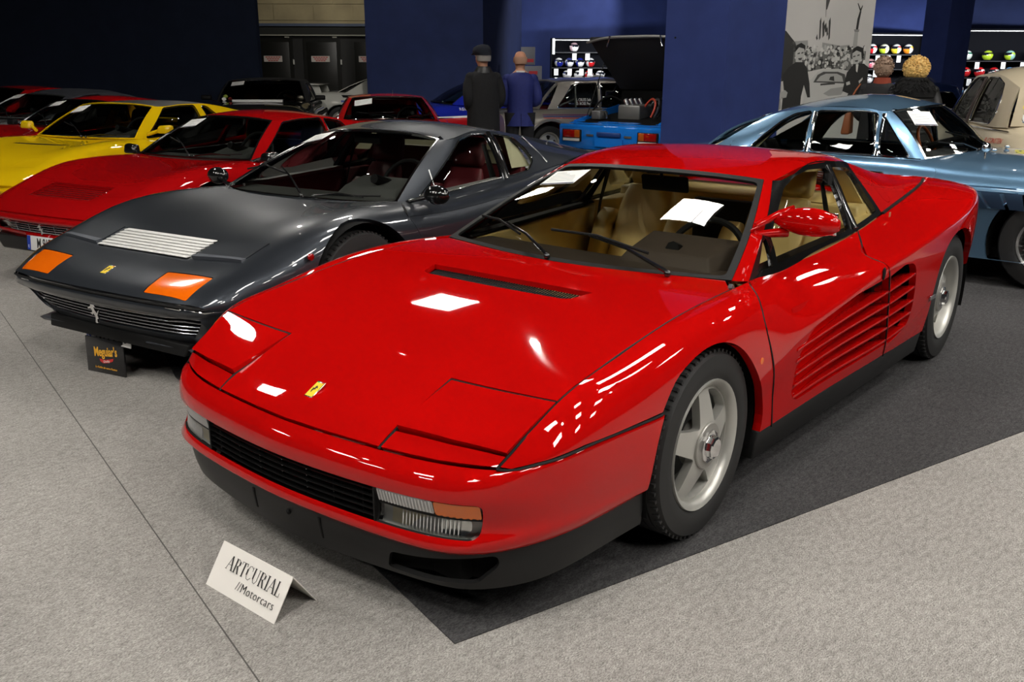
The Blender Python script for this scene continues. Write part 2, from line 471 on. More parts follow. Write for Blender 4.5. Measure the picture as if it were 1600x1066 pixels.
def spot(x, y, z, tx, ty, tz, e, ang=50, col=(1, .95, .88)):
    t = thing('track_or_fill_spot', 'small black track spotlight under the dark hall roof', 'lamp', (x, y, z), 0, 'track spotlights')
    d = Vector((tx - x, ty - y, tz - z)).normalized(); q = d.to_track_quat('Z', 'Y').to_matrix()
    V = MB().lathe([(-.12, 0), (-.12, .05), (.06, .065), (.06, .058), (.03, .05)], axis=2, seg=14)
    V.V = [tuple(q @ Vector(v)) for v in V.V]; V.build('lamp_housing', LAMPH, t, smooth=True)
    L = MB().lathe([(.035, .05), (.035, 0)], axis=2, seg=14); L.V = [tuple(q @ Vector(v)) for v in L.V]; L.build('lamp_lens', LAMPB, t)
    l = bpy.data.lights.new('spot_beam', 'SPOT'); l.energy = e; l.spot_size = math.radians(ang); l.spot_blend = .6; l.shadow_soft_size = .05; l.color = col
    o = bpy.data.objects.new('spot_beam', l); COL.objects.link(o); o.parent = t; o.rotation_euler = (-d).to_track_quat('Z', 'Y').to_euler(); o.location = d * .08
for a in ((-9.0, -6.2, 5.2, -3.0, -2.0, .8, 160), (-6.0, -10.2, 5.2, -1.5, -4.0, .8, 160), (-5.2, -4.8, 5.4, -.5, -.5, .7, 140), (1.5, 5.4, 5.4, -.6, .6, .6, 220), (-4.0, 5.6, 5.4, -2.0, .8, .7, 160),
          (-17.9, -9.6, 4.6, -17.0, -11.9, 2.6, 420, 70), (-9.6, -.2, 5.2, -8.0, -3.1, 1.8, 150, 60), (-3.0, -5.6, 5.4, -7.35, -3.2, 1.6, 420, 40), (-8.0, -8.6, 5.4, -12.3, -12.2, 1.8, 420, 60), (-12.0, -13.8, 5.4, -14.4, -18.2, 2.4, 380, 60), (-7.2, -8.4, 5.3, -10.6, -10.3, .9, 260, 45), (-2.6, 3.0, 5.4, -4.8, .4, .7, 260, 60), (-6.5, 3.2, 5.3, -5.2, 0.0, .9, 260), (3.5, -3.2, 5.3, .6, -2.5, .6, 220), (4.2, 1.0, 5.4, 1.0, .6, .4, 200)): spot(*a)  # beams on pillar, racing coupe and pale blue coupe are added fill
# ---- shell
fl = struct(MB().box((-9, -6, -.05), (44, 52, .1)).build('floor', CARPET))
cg = struct(MB().box((-9, -6, 7.5), (44, 52, .1)).build('ceiling', mat('dark_roof', (.012, .012, .014), .9)))
mt = tag(MB().prism([(.965, .632), (-4.75, .2 + 2.35), (-8.2, .6), (-4.2, -10.4), (-3.2, -9.6), (.215, -1.93)], 2, .0005, .004).build('carpet_runner', CARPETD), 'dark charcoal carpet laid under the red coupe', 'carpet')
for a, b in (((-3.0, -9.5), (3.4, 3.9)), ((1.9, -9.0), (4.2, -3.5)), ((-8, 5.6), (4, -1.1))):
    d = Vector((b[0] - a[0], b[1] - a[1], 0)); n = Vector((-d.y, d.x, 0)).normalized() * .0016
for nm, a, b in (('carpet_seam', (-2.6, -14.08), (2.2, 3.28)),):
    d = Vector((b[0] - a[0], b[1] - a[1], 0)); n = Vector((-d.y, d.x, 0)).normalized() * .0018; a = Vector((*a, 0)); b = Vector((*b, 0))
    struct(MB().hexa([a - n, b - n, b + n, a + n, a - n + Vector((0, 0, .0012)), b - n + Vector((0, 0, .0012)), b + n + Vector((0, 0, .0012)), a + n + Vector((0, 0, .0012))]).build('trim_1', mat('seam_grey', (.08, .077, .07), .9)))  # carpet joint drawn as a thin line in its own dark grey
def fabric(name, col):
    return mat(name, col, .85, noise=(3.0, .10), bump=(160, .25), spec=.2)
NAVY = fabric('navy_wall_cloth', srgb(43, 56, 108)); NAVYD = fabric('dark_navy_cloth', srgb(34, 44, 80)); 
def wallseg(name, a, b, z0, z1, m, t=.12):
    a = Vector((a[0], a[1], 0)); b = Vector((b[0], b[1], 0)); d = (b - a).normalized(); n = Vector((-d.y, d.x, 0)) * t
    if n.dot(Vector((CAMP[0], CAMP[1], 0)) - a) > 0: n = -n
    P = [a, b, b + n, a + n]
    return MB().hexa([p + Vector((0, 0, z0)) for p in P] + [p + Vector((0, 0, z1)) for p in P]).build(name, m)
struct(wallseg('wall_left', (-9.45, -14.2), (-4.2, -25.5), 0, 5.2, fabric('unlit_wall_cloth', srgb(30, 38, 56))))  # navy cloth with the wall's lack of light put into its colour
struct(wallseg('wall_left', (-11.52, -13.22), (-13.1, -11.25), 0, 5.2, NAVYD))
struct(wallseg('wall_left', (-13.1, -11.25), (-16.4, -12.78), 0, 5.2, NAVYD))
struct(wallseg('wall_back', (-16.1, -12.96), (-19.53, -10.406), 0, 5.2, NAVY))
struct(wallseg('wall_back', (-19.53, -10.406), (-22.0, -8.55), 0, 5.2, NAVY))
# masonry bay with steel doors at the far back
def along(t, a=(-13.2, -19.925), b=(-15.9, -16.55)): return (a[0] + (b[0] - a[0]) * t, a[1] + (b[1] - a[1]) * t)
conc = mat('stained_concrete', srgb(150, 138, 105), .85, noise=(1.6, .22), bump=(30, .3))
wb = struct(wallseg('wall_back', along(0), along(1), 2.62, 5.2, conc))
dv = Vector((along(1)[0] - along(0)[0], along(1)[1] - along(0)[1], 0)); dl = dv.length; dv.normalize(); nv = Vector((dv.y, -dv.x, 0)); nv = nv if nv.dot(Vector((1, 1, 0))) > 0 else -nv
for r in range(5):
    for q in range(4):
        L = dl / 4; s = q * L + (.5 * L if r % 2 else 0)
        c = Vector((*along(0), 0)) + dv * (s + L / 2 - .2) + nv * .004 + Vector((0, 0, 2.90 + r * .42))
        R = Matrix((dv, nv, Vector((0, 0, 1)))).transposed()
        random.seed(r * 7 + q)
        MB().box(c, (L - .02, .03 + .01 * random.random(), .40), R).build('concrete_block', conc, wb)
R3 = Matrix((dv, nv, Vector((0, 0, 1)))).transposed()
def bay(t, out, z, d, name, m, parent=None, bevel=0):
    c = Vector((*along(t), 0)) + nv * out + Vector((0, 0, z)); return MB().box(c, d, R3).build(name, m, parent, bevel=bevel)
struct(bay(.5, .05, 2.58, (dl, .14, .07), 'trim_2', mat('blue_grey_pipe', srgb(75, 85, 105), .5)))
struct(bay(.5, .02, 2.44, (dl, .1, .26), 'trim_3', mat('dark_lintel', (.012, .013, .010), .8)))
struct(bay(.5, .08, 2.315, (dl, .06, .03), 'trim_4', mat('pale_rail_paint', srgb(150, 148, 135), .5)))
struct(bay(.5, -.03, 1.15, (dl, .06, 2.3), 'wall_back', mat('door_frame_black', (.008, .008, .007), .6)))
DOORM = mat('black_steel_door', (.012, .012, .010), .35, .2)
for k, t0 in enumerate((.06, .36, .66)):
    w = dl * .27
    dr = struct(bay(t0 + .135, .03, 1.12, (w * .86, .05, 2.22), 'door_%d' % (k + 1), DOORM))
    bay(t0 + .135, .062, 1.14, (w * .70, .012, 2.0), 'door_leaf', DOORM, dr, .006)
    bay(t0 + .135 + .12, .07, 1.62, (.035, .04, .13), 'door_handle', mat('pale_handle', (.5, .5, .46), .4), dr)
    bay(t0 + .12 + .1, .06, 2.265, (.12, .04, .03), 'door_closer', mat('pale_rail_paint'), dr)
    sg = bay(t0 + .125, .074, 1.70, (.50, .01, .155), 'notice_plate', mat('notice_white', (.50, .46, .42), .6), dr)
    for j in range(3):
        for q in range(6 - j):
            c = Vector((*along(t0 + .125), 0)) + nv * .081 + Vector((0, 0, 1.745 - .046 * j)) + dv * ((q - (5 - j) / 2) * .07)
            MB().box(c, (.058, .002, .026), R3).build('notice_lettering', mat('notice_red', srgb(170, 60, 50), .6), dr)
# blue square pillars
def pillar(name, P, z1, m):
    return struct(MB().prism(P, 2, 0, z1).build(name, m))
pillar('trim_5', [(-7.44, -3.59), (-7.25, -2.70), (-8.61, -2.61), (-8.80, -3.50)], 5.2, NAVY)
MB().sphere((-7.37, -3.42, 1.83), .012, 8, 6).build('pin', BLACK, bpy.data.objects['trim_5'])
pillar('trim_6', [(-16.677, -3.249), (-16.60, -2.782), (-17.95, -2.70), (-18.0, -3.2)], 5.2, NAVY)
struct(wallseg('wall_right', (-21.1, -7.0), (-22.6, -4.25), 2.33, 5.2, NAVY))
struct(wallseg('wall_right', (-21.1, -7.0), (-22.6, -4.25), 0, .55, NAVY))
struct(wallseg('wall_right', (-22.6, -4.25), (-25.4, .4), 2.40, 5.2, NAVYD))
struct(wallseg('wall_right', (-22.6, -4.25), (-25.4, .4), 0, .8, NAVYD))
# ---- display niches with racing helmets and price cards
NICHE = mat('niche_black', (.004, .0045, .007), .8, spec=.1)
def cabinet(name, label, a, b, z0, z1, depth, shelves, lamp_e):
    t = thing(name, label, 'display cabinet', (a[0], a[1], 0))
    A = Vector((0, 0, 0)); B = Vector((b[0] - a[0], b[1] - a[1], 0)); d = B.normalized(); n = Vector((-d.y, d.x, 0)); 
    if n.dot(Vector((CAMP[0] - a[0], CAMP[1] - a[1], 0))) > 0: n = -n
    R = Matrix((d, -n, Vector((0, 0, 1)))).transposed(); L = B.length
    def bx(nm, s, o, z, dim, m): return MB().box(A + d * s + n * o + Vector((0, 0, z)), dim, R).build(nm, m, t)
    bx('back_panel', L / 2, depth, (z0 + z1) / 2, (L, .03, z1 - z0), NICHE)
    for s in (0, L): bx('side_panel', s, depth / 2, (z0 + z1) / 2, (.03, depth, z1 - z0), NICHE)
    bx('top_panel', L / 2, depth / 2, z1, (L + .03, depth, .03), NICHE); bx('bottom_panel', L / 2, depth / 2, z0, (L + .03, depth, .03), NICHE)
    for z in shelves: bx('shelf', L / 2, depth / 2, z - .012, (L - .03, depth * .9, .02), mat('shelf_dark', (.008, .009, .013), .6))
    bx('light_strip', L / 2, .02, z1 - .03, (L - .1, .03, .02), mat('strip_light', (1, 1, 1), .5, emit=((.95, .97, 1.0), .12)))
    l = bpy.data.lights.new('niche_fill', 'AREA'); l.shape = 'RECTANGLE'; l.size = L * .9; l.size_y = .15; l.energy = lamp_e; l.color = (.95, .97, 1)  # unseen area light added in front of the niche to brighten the helmets
    o = bpy.data.objects.new('niche_fill', l); COL.objects.link(o); o.parent = t
    o.location = A + d * L / 2 - n * 1.1 + Vector((0, 0, z1 - .25)); tgt = A + d * L / 2 + n * depth * .8 + Vector((0, 0, z0 * .4 + z1 * .6)); o.rotation_euler = (o.location - tgt).to_track_quat('Z', 'Y').to_euler()
    return t, Vector((a[0], a[1], 0)), d, n, R
def helmet(pos, d, n, c1, c2, c3, label, face=0, s=1.0, group='racing helmets on display'):
    t = thing('racing_helmet', label, 'helmet', tuple(pos), 0, group)
    fx = (d * math.cos(face) - n * math.sin(face)); t.rotation_euler = (0, 0, math.atan2(fx.y, fx.x)); t.scale = (s * .95, s * .95, s * .95)
    k = lambda c: mat('helmet_%02x%02x%02x' % c, srgb(*c), .2, coat=.8)
    V = []; F = []; nu, nvv = 12, 16
    def surf(u0, u1, w0, w1, r, nu=10, nw=14):
        V = []; F = []
        for i in range(nu + 1):
            th = u0 + (u1 - u0) * i / nu
            for j in range(nw + 1):
                ph = w0 + (w1 - w0) * j / nw
                x = math.sin(th) * math.cos(ph); y = math.sin(th) * math.sin(ph); z = math.cos(th)
                fwd = 1.18 if x > 0 else 1.02
                low = 1.0 if z > -.2 else 1.0
                V.append((r * fwd * x * (1 - .12 * max(0, -z)), r * .90 * y, .125 + r * .98 * z + (.0 if z > 0 else .01)))
        for i in range(nu):
            for j in range(nw): F.append((i * (nw + 1) + j, (i + 1) * (nw + 1) + j, (i + 1) * (nw + 1) + j + 1, i * (nw + 1) + j + 1))
        return MB().add(V, F)
    surf(0, .95, -PI, PI, .135).build('crown', k(c1), t, smooth=True)
    surf(.95, 1.25, .0 + .95, 2 * PI - .95, .135).build('side_band', k(c2), t, smooth=True)
    surf(1.25, 2.55, .75, 2 * PI - .75, .135).build('side_shell', k(c1), t, smooth=True)
    surf(.95, 1.58, -.95, .95, .131).build('visor', mat('visor_dark', (.01, .012, .02), .08, coat=1), t, smooth=True)
    surf(1.58, 2.55, -.80, .80, .138).build('chin_guard', k(c3), t, smooth=True)
    MB().tube([(.02, .118, .15), (.02, .126, .15)], .018, 8).build('visor_pivot', k(c3), t); MB().tube([(.02, -.118, .15), (.02, -.126, .15)], .018, 8).build('visor_pivot', k(c3), t)
    return t
def pcard(pos, d, n, label, w=.105, h=.155):
    t = tag(empty('price_card', tuple(pos)), label, 'card', 'price cards under the helmets')
    R = Matrix((d, -n, Vector((0, 0, 1)))).transposed()
    MB().box((0, 0, 0), (w, .004, h), R).build('card', mat('card_bright', (.85, .85, .85), .5), t)
    mb = MB()
    for q in range(4): mb.box(Vector((0, 0, h * (.3 - .2 * q))) - n * .003, (w * (.7 - .1 * (q % 2)), .001, h * .05), R)
    mb.build('printed_lines', mat('grey_print', (.25, .25, .25), .7), t)['kind'] = 'stuff'
    return t
WHT, BLU, RDD, YEL, GRN, BLK, ORG, SKY, PNK, LIM = (235, 235, 235), (30, 40, 140), (200, 35, 40), (240, 210, 60), (20, 110, 80), (25, 25, 30), (235, 140, 40), (90, 160, 225), (225, 110, 130), (190, 220, 60)
ordn = ['first', 'second', 'third', 'fourth', 'fifth', 'sixth']
# right niche
cb, A, d, n, R = cabinet('display_cabinet', 'black lit display niche for helmets behind the cream saloon', (-21.95, -3.95), (-24.3, -.85), .82, 2.40, .42, [.865 + .0, 1.30, 1.69], 55)
rows = [(1.69, [(.42, (220, 230, 225), GRN, WHT, 'white and green'), (.92, LIM, BLK, LIM, 'lime green and black'), (1.45, (150, 200, 190), LIM, LIM, 'pale green and lime'), (1.95, (70, 50, 130), WHT, ORG, 'purple and orange'), (2.45, WHT, RDD, WHT, 'white and red')]),
        (1.30, [(.44, RDD, (190, 170, 150), RDD, 'red and beige'), (.78, RDD, WHT, RDD, 'red with white band'), (1.12, RDD, WHT, WHT, 'bright red and white'), (1.50, SKY, YEL, ORG, 'sky blue and orange'), (1.92, WHT, BLK, WHT, 'white with black stripe'), (2.4, YEL, BLU, WHT, 'yellow and blue')]),
        (.88, [(.33, SKY, WHT, ORG, 'pale blue and orange'), (.68, SKY, WHT, YEL, 'pale blue and yellow'), (1.05, PNK, WHT, ORG, 'pink and white'), (1.45, (130, 190, 220), WHT, SKY, 'light blue and white'), (1.9, WHT, GRN, RDD, 'white, green and red')])]
for ri, (z, L) in enumerate(rows):
    for k, (s, c1, c2, c3, cn) in enumerate(L):
        helmet(A + d * s + n * .20 + Vector((0, 0, z)), d, n, c1, c2, c3, '%s helmet, %s in the %s row behind the cream saloon' % (cn, ordn[k], ['top', 'middle', 'lowest'][ri]), face=PI * .80)
for ri, (z, L) in enumerate([(1.60, [.12, .60, 1.22, 1.68, 2.2]), (1.21, [.08, .46, .82, 1.20, 1.66, 2.2])]):
    for k, s in enumerate(L): pcard(A + d * s - n * .01 + Vector((0, 0, z - .02)), d, n, 'white price card, %s below the %s helmet row behind the cream saloon' % (ordn[k], ['top', 'middle'][ri]))
# niche between the photograph panel and the far pillar
cb, A, d, n, R = cabinet('display_cabinet', 'black lit display niche for helmets behind the two women', (-20.55, -5.95), (-22.1, -4.55), .60, 2.31, .42, [.80, 1.13, 1.49, 1.835], 55)
rows = [(1.835, [(.36, WHT, BLU, WHT, 'white and navy'), (.68, WHT, RDD, RDD, 'white and red'), (1.0, (225, 230, 205), WHT, LIM, 'cream and pale green'), (1.32, WHT, RDD, YEL, 'white, red and yellow'), (1.64, WHT, YEL, ORG, 'white and orange')]),
        (1.49, [(.36, WHT, RDD, WHT, 'white with red crown band'), (.68, (190, 150, 150), BLK, PNK, 'dusky pink'), (1.0, WHT, BLU, WHT, 'white and pale blue')]),
        (1.13, [(.34, WHT, SKY, WHT, 'white with sky blue side'), (.66, WHT, BLK, WHT, 'white with black visor')]),
        (.80, [(.34, WHT, BLU, WHT, 'white and dark blue'), (.66, WHT, SKY, YEL, 'white and yellow chin')])]
for ri, (z, L) in enumerate(rows):
    for k, (s, c1, c2, c3, cn) in enumerate(L):
        helmet(A + d * s + n * .18 + Vector((0, 0, z)), d, n, c1, c2, c3, '%s helmet, %s in the %s row beside the photograph' % (cn, ordn[k], ['top', 'second', 'third', 'lowest'][ri]), face=PI * .80)
for ri, (z, L) in enumerate([(1.745, [.42, .74, 1.02, 1.30]), (1.40, [.40, .72])]):
    for k, s in enumerate(L): pcard(A + d * s - n * .01 + Vector((0, 0, z - .02)), d, n, 'white price card, %s below the %s helmet row beside the photograph' % (ordn[k], ['top', 'second'][ri]))
# free-standing cabinet in the recess at the back
cb, A, d, n, R = cabinet('display_cabinet', 'black lit cabinet of helmets standing behind the silver saloon', (-16.20, -11.70), (-17.75, -9.75), .0, 2.17, .55, [1.21, 1.50, 1.86], 45)
MB().box(d * .05 + Vector((0, 0, 1.99)), (.035, .035, .36)).build('tube_lamp', mat('tube_lamp_white', (1, 1, 1), .5, emit=((.95, 1, .97), 9.0)), cb)
rows = [(1.86, [(.56, (225, 190, 200), BLK, WHT, 'pale pink and white')]), (1.50, [(.19, WHT, BLU, BLU, 'white and blue'), (.45, (70, 80, 150), WHT, WHT, 'blue and white'), (.71, BLU, WHT, WHT, 'dark blue'), (.97, WHT, GRN, RDD, 'white with a red collar')]),
        (1.21, [(.40, WHT, BLU, WHT, 'white half hidden'), (.68, WHT, BLK, WHT, 'white and grey'), (.94, RDD, WHT, WHT, 'red and white'), (1.22, WHT, (120, 120, 140), WHT, 'pale silver')])]
for ri, (z, L) in enumerate(rows):
    for k, (s, c1, c2, c3, cn) in enumerate(L):
        helmet(A + d * s + n * .22 + Vector((0, 0, z)), d, n, c1, c2, c3, '%s helmet, %s in the %s row above the silver saloon' % (cn, ordn[k], ['top', 'middle', 'lowest'][ri]), face=PI * .42, s=.95)
for ri, (z, L) in enumerate([(1.77, [.56, .88]), (1.41, [.12, .45, .74, .95])]):
    for k, s in enumerate(L): pcard(A + d * s - n * .01 + Vector((0, 0, z - .02)), d, n, 'white price card, %s below the %s helmet row above the silver saloon' % (ordn[k], ['top', 'middle'][ri]))
# grey boxes with red notices on the recess wall
for nm, c, dim, lb in (('switch_box', (-14.90, -11.42, 1.75), (.33, .1, .40), 'grey switch box with a red notice, the upper one beside the bald person'), ('switch_box', (-14.95, -11.34, 1.28), (.46, .12, .50), 'grey switch box with two red notices, the lower one beside the bald person')):
    t = thing(nm, lb, 'switch box', c, math.radians(128.65), 'switch boxes at the back')
    MB().box((0, 0, 0), dim).build('box', mat('box_grey', srgb(128, 130, 140), .5), t, bevel=.01)
    MB().box((.03, dim[1] / 2 + .003, -.10 if dim[0] < .4 else .1), (.20, .004, .075)).build('notice', mat('notice_bright_red', srgb(205, 50, 60), .5), t)
    MB().box((.03, -dim[1] / 2 - .003, -.10 if dim[0] < .4 else .1), (.20, .004, .075)).build('notice', mat('notice_bright_red'), t)
    if dim[0] > .4: MB().box((-.02, -dim[1] / 2 - .003, -.02), (.20, .004, .06)).build('notice', mat('notice_bright_red'), t)
MB().box((-15.0, -11.45, .6), (.5, .5, 1.2)).build('box_plinth', NICHE)['kind'] = 'structure'
# ---- large black-and-white photograph on a free-standing panel
pa, pb = Vector((-9.531, -3.062, 0)), Vector((-10.69, -2.245, 0)); pd = (pb - pa).normalized(); pn = Vector((pd.y, -pd.x, 0)); pn = pn if pn.x > 0 else -pn; PL = (pb - pa).length
ph = thing('photo_panel', 'tall black-and-white photograph panel of two men beside a pale car, next to the blue pillar', 'poster', (pa.x, pa.y, 0))
PR = Matrix((pd, -pn, Vector((0, 0, 1)))).transposed()
MB().box(pd * PL / 2 - pn * .03 + Vector((0, 0, 1.75)), (PL, .06, 3.5), PR).build('panel_board', mat('print_sky', srgb(196, 194, 190), .7, noise=(.6, .05)), ph)
Z0 = lambda y: 2.36 - (y - 0) * (2.36 - 1.05) / 160   # height for a row of the print
def pr(pts, m, k, name='print_shape'):
    """flat printed shape: pts are (fraction across, row)"""
    q = [pd * (PL * u) + pn * (.001 + .0008 * k) + Vector((0, 0, Z0(y))) for u, y in pts]
    q2 = [p + pn * .0006 for p in q]; N = len(q)
    return MB().add(q + q2, [tuple(range(N)), tuple(range(2 * N - 1, N - 1, -1))] + [(i, (i + 1) % N, N + (i + 1) % N, N + i) for i in range(N)]).build(name, m, ph)
TN = lambda v: mat('print_tone_%d' % v, srgb(v, v, int(v * .98)), .7)
pr([(.0, 47), (.06, 48), (.12, 58), (.17, 66), (.19, 80), (.17, 120), (0, 130)], TN(48), 0)
pr([(.14, 64), (.30, 62), (.31, 76), (.15, 78)], TN(150), 0); pr([(.46, 65), (.66, 70), (.76, 68), (.76, 76), (.46, 76)], TN(152), 0)
random.seed(11)
cr = [[] for _ in range(4)]
pr([(.16, 80), (.95, 78), (.95, 106), (.70, 110), (.55, 104), (.30, 112), (.16, 112)], TN(105), 1)
for k in range(300):
    u = .18 + .76 * random.random(); y = 71 + 36 * random.random() ** .9; w = .008 + .010 * random.random(); h = 1.2 + 3.0 * random.random(); cr[k % 4].append((u, y, w, h))
for k, v in enumerate((40, 80, 175, 205)):
    mb = MB()
    for u, y, w, h in cr[k]:
        q = [pd * (PL * (u + w * math.cos(a))) + pn * (.0034 + .0004 * k) + Vector((0, 0, Z0(y + h * math.sin(a)))) for a in np.linspace(0, 2 * PI, 8)[:-1]]
        mb.add(q, [tuple(range(7))])
    mb.build('print_crowd', TN(v), ph)['kind'] = 'stuff'
pr([(.30, 165), (.33, 128), (.38, 122), (.44, 111), (.52, 107), (.66, 106), (.76, 109), (.80, 130), (.84, 165)], TN(186), 3)
pr([(.40, 128), (.44, 116), (.50, 111), (.66, 111), (.74, 115), (.77, 130)], TN(70), 4); pr([(.43, 126), (.47, 118), (.53, 114), (.65, 114), (.71, 118), (.73, 127)], TN(165), 5)
pr([(.48, 130), (.64, 128), (.64, 131), (.48, 133)], TN(60), 5); pr([(.52, 146), (.60, 138), (.78, 134), (.72, 148), (.58, 150)], TN(150), 5)
pr([(.57, 124), (.58, 119), (.62, 118), (.63, 126)], TN(50), 6)
MAN1 = [(.06, 116), (.12, 104), (.19, 96), (.27, 96), (.32, 106), (.36, 130), (.38, 152), (.35, 152), (.30, 132), (.28, 150), (.28, 172), (.08, 176), (.09, 140)]
pr(MAN1, TN(34), 4); pr([(.19, 96), (.175, 84), (.18, 74), (.22, 70), (.27, 74), (.275, 84), (.25, 96)], TN(180), 5); pr([(.175, 80), (.18, 70), (.23, 66), (.275, 70), (.28, 80), (.265, 75), (.21, 73)], TN(28), 6)
pr([(.21, 90), (.255, 89), (.245, 93), (.22, 93)], TN(70), 6); pr([(.20, 82), (.225, 81), (.225, 83), (.20, 84)], TN(60), 6); pr([(.24, 81), (.262, 80), (.262, 82), (.24, 83)], TN(60), 6)
pr([(.02, 146), (.10, 140), (.13, 144), (.12, 152), (.04, 154)], TN(170), 5); pr([(.0, 118), (.05, 122), (.07, 170), (.0, 176)], TN(140), 3)
MAN2 = [(.76, 112), (.82, 100), (.86, 97), (.94, 98), (1.0, 104), (1.0, 150), (.78, 152), (.80, 146), (.73, 142)]
pr(MAN2, TN(32), 6); pr([(.82, 98), (.80, 86), (.80, 78), (.85, 74), (.90, 78), (.91, 90), (.87, 99)], TN(180), 7); pr([(.795, 82), (.80, 74), (.85, 70), (.91, 73), (.93, 84), (.91, 92), (.895, 80), (.84, 77)], TN(26), 8)
pr([(.83, 93), (.87, 92), (.865, 95), (.84, 95)], TN(70), 8); pr([(.81, 86), (.835, 85), (.835, 87), (.81, 88)], TN(60), 8); pr([(.855, 84), (.88, 83), (.88, 85), (.855, 86)], TN(60), 8)
pr([(.85, 99), (.88, 99), (.875, 112), (.86, 110)], TN(205), 7); pr([(.76, 128), (.80, 126), (.81, 131), (.77, 133)], TN(185), 8); pr([(.90, 126), (.94, 120), (.945, 123), (.91, 130)], TN(185), 8)
for u, y0, y1, w in ((.395, 52, 62, .012), (.42, 26, 62, .012), (.455, 30, 58, .016), (.48, 34, 50, .02), (.52, 26, 62, .014), (.50, 40, 56, .012)):
    pr([(u - w, y0 + 6), (u, y0), (u + w * .5, y0 + 8), (u + w, y1 - 4), (u, y1)], TN(58), 1)
pr([(.458, -2), (.466, -2), (.47, 26), (.466, 26)], TN(120), 1); pr([(.455, -2), (.50, -2), (.475, 14), (.462, 15)], TN(70), 2)
pr([(.80, 48), (.84, 48), (.845, 78), (.795, 78)], TN(160), 1); pr([(.79, 44), (.85, 44), (.845, 48), (.80, 48)], TN(130), 1)
pr([(.81, 44), (.835, 44), (.84, 30), (.85, 16), (.835, 14), (.815, 28)], TN(36), 2); pr([(.835, 16), (.80, 4), (.806, 3), (.838, 12), (.856, 6), (.86, 8), (.846, 16)], TN(40), 2)
# ---- folded name card on the floor
cd = thing('name_card', 'white folded card reading ARTCURIAL standing on the grey carpet in front of the red coupe', 'sign', (1.138, .015, 0))
CARD = mat('ivory_card', (.80, .77, .72), .6)
MB().hexa([(.073, -.164, 0), (.073, .164, 0), (.076, .164, 0), (.076, -.164, 0), (-.002, -.164, .111), (-.002, .164, .111), (.001, .164, .112), (.001, -.164, .112)]).build('front_leaf', CARD, cd)
MB().hexa([(-.078, -.164, 0), (-.078, .164, 0), (-.075, .164, 0), (-.075, -.164, 0), (-.002, -.164, .112), (-.002, .164, .112), (.001, .164, .111), (.001, -.164, .111)]).build('back_leaf', CARD, cd)
FM = frame((.0385, 0, .0567), (0, 1, 0), (-.078, 0, .113))
# didone capitals drawn as strokes: (thick flag, points) on a 0..1 grid
LET = {'A': [(0, (.02, 0), (.48, 1)), (1, (.48, 1), (.84, 0)), (0, (.2, .36), (.66, .36)), (0, (-.06, 0), (.14, 0)), (0, (.68, 0), (1.0, 0))],
       'R': [(1, (.2, 0), (.2, 1)), (0, (.06, 1), (.5, 1)), (0, (.5, 1), (.74, .88)), (1, (.76, .88), (.76, .64)), (0, (.74, .64), (.5, .5)), (0, (.5, .5), (.2, .5)), (1, (.5, .5), (.82, 0)), (0, (.06, 0), (.36, 0)), (0, (.76, 0), (.96, 0))],
       'T': [(1, (.5, 0), (.5, 1)), (0, (.06, 1), (.94, 1)), (0, (.06, 1), (.06, .82)), (0, (.94, 1), (.94, .82)), (0, (.34, 0), (.66, 0))],
       'C': [(1, (.12, .3), (.12, .7)), (0, (.12, .7), (.3, .95)), (0, (.3, .95), (.55, 1)), (0, (.55, 1), (.84, .85)), (0, (.84, .98), (.84, .70)), (0, (.12, .3), (.3, .05)), (0, (.3, .05), (.58, 0)), (0, (.58, 0), (.86, .2))],
       'U': [(1, (.16, 1), (.16, .25)), (0, (.16, .25), (.34, .02)), (0, (.34, .02), (.6, .0)), (0, (.6, 0), (.8, .22)), (0, (.8, .22), (.8, 1)), (0, (.02, 1), (.32, 1)), (0, (.68, 1), (.94, 1))],
       'I': [(1, (.5, 0), (.5, 1)), (0, (.32, 1), (.68, 1)), (0, (.32, 0), (.68, 0))],
       'L': [(1, (.2, 0), (.2, 1)), (0, (.06, 1), (.38, 1)), (0, (.06, 0), (.84, 0)), (0, (.84, 0), (.84, .26))]}
x0 = -.108; wd = {'A': .030, 'R': .028, 'T': .027, 'C': .029, 'U': .029, 'I': .015, 'L': .024}
for ch in 'ARTCURIAL':
    mb = MB(); w = wd[ch]; hh = .040; off = .25 if ch == 'I' else 0
    for th, a, b in LET[ch]:
        sc = w if ch != 'I' else .030
        ax, ay, bx_, by = (a[0] - off) * sc, a[1] * hh, (b[0] - off) * sc, b[1] * hh; L = math.hypot(bx_ - ax, by - ay); t = .0022 if th else .0006
        nx, ny = -(by - ay) / L * t, (bx_ - ax) / L * t; ex, ey = (bx_ - ax) / L * .0005, (by - ay) / L * .0005
        P = [(ax - nx - ex, ay - ny - ey), (bx_ - nx + ex, by - ny + ey), (bx_ + nx + ex, by + ny + ey), (ax + nx - ex, ay + ny - ey)]
        mb.prism(P, 2, .0017, .0023)
    o = mb.build('lettering', INK, cd); o.matrix_local = FM @ Matrix.Translation((x0, .001, 0)); x0 += w + .0015
text('lettering', '//Motorcars', .036, INK, cd, FM @ Matrix.Translation((.052, -.028, .0017)), sx=.90, space=1.12, bold=-.0006)
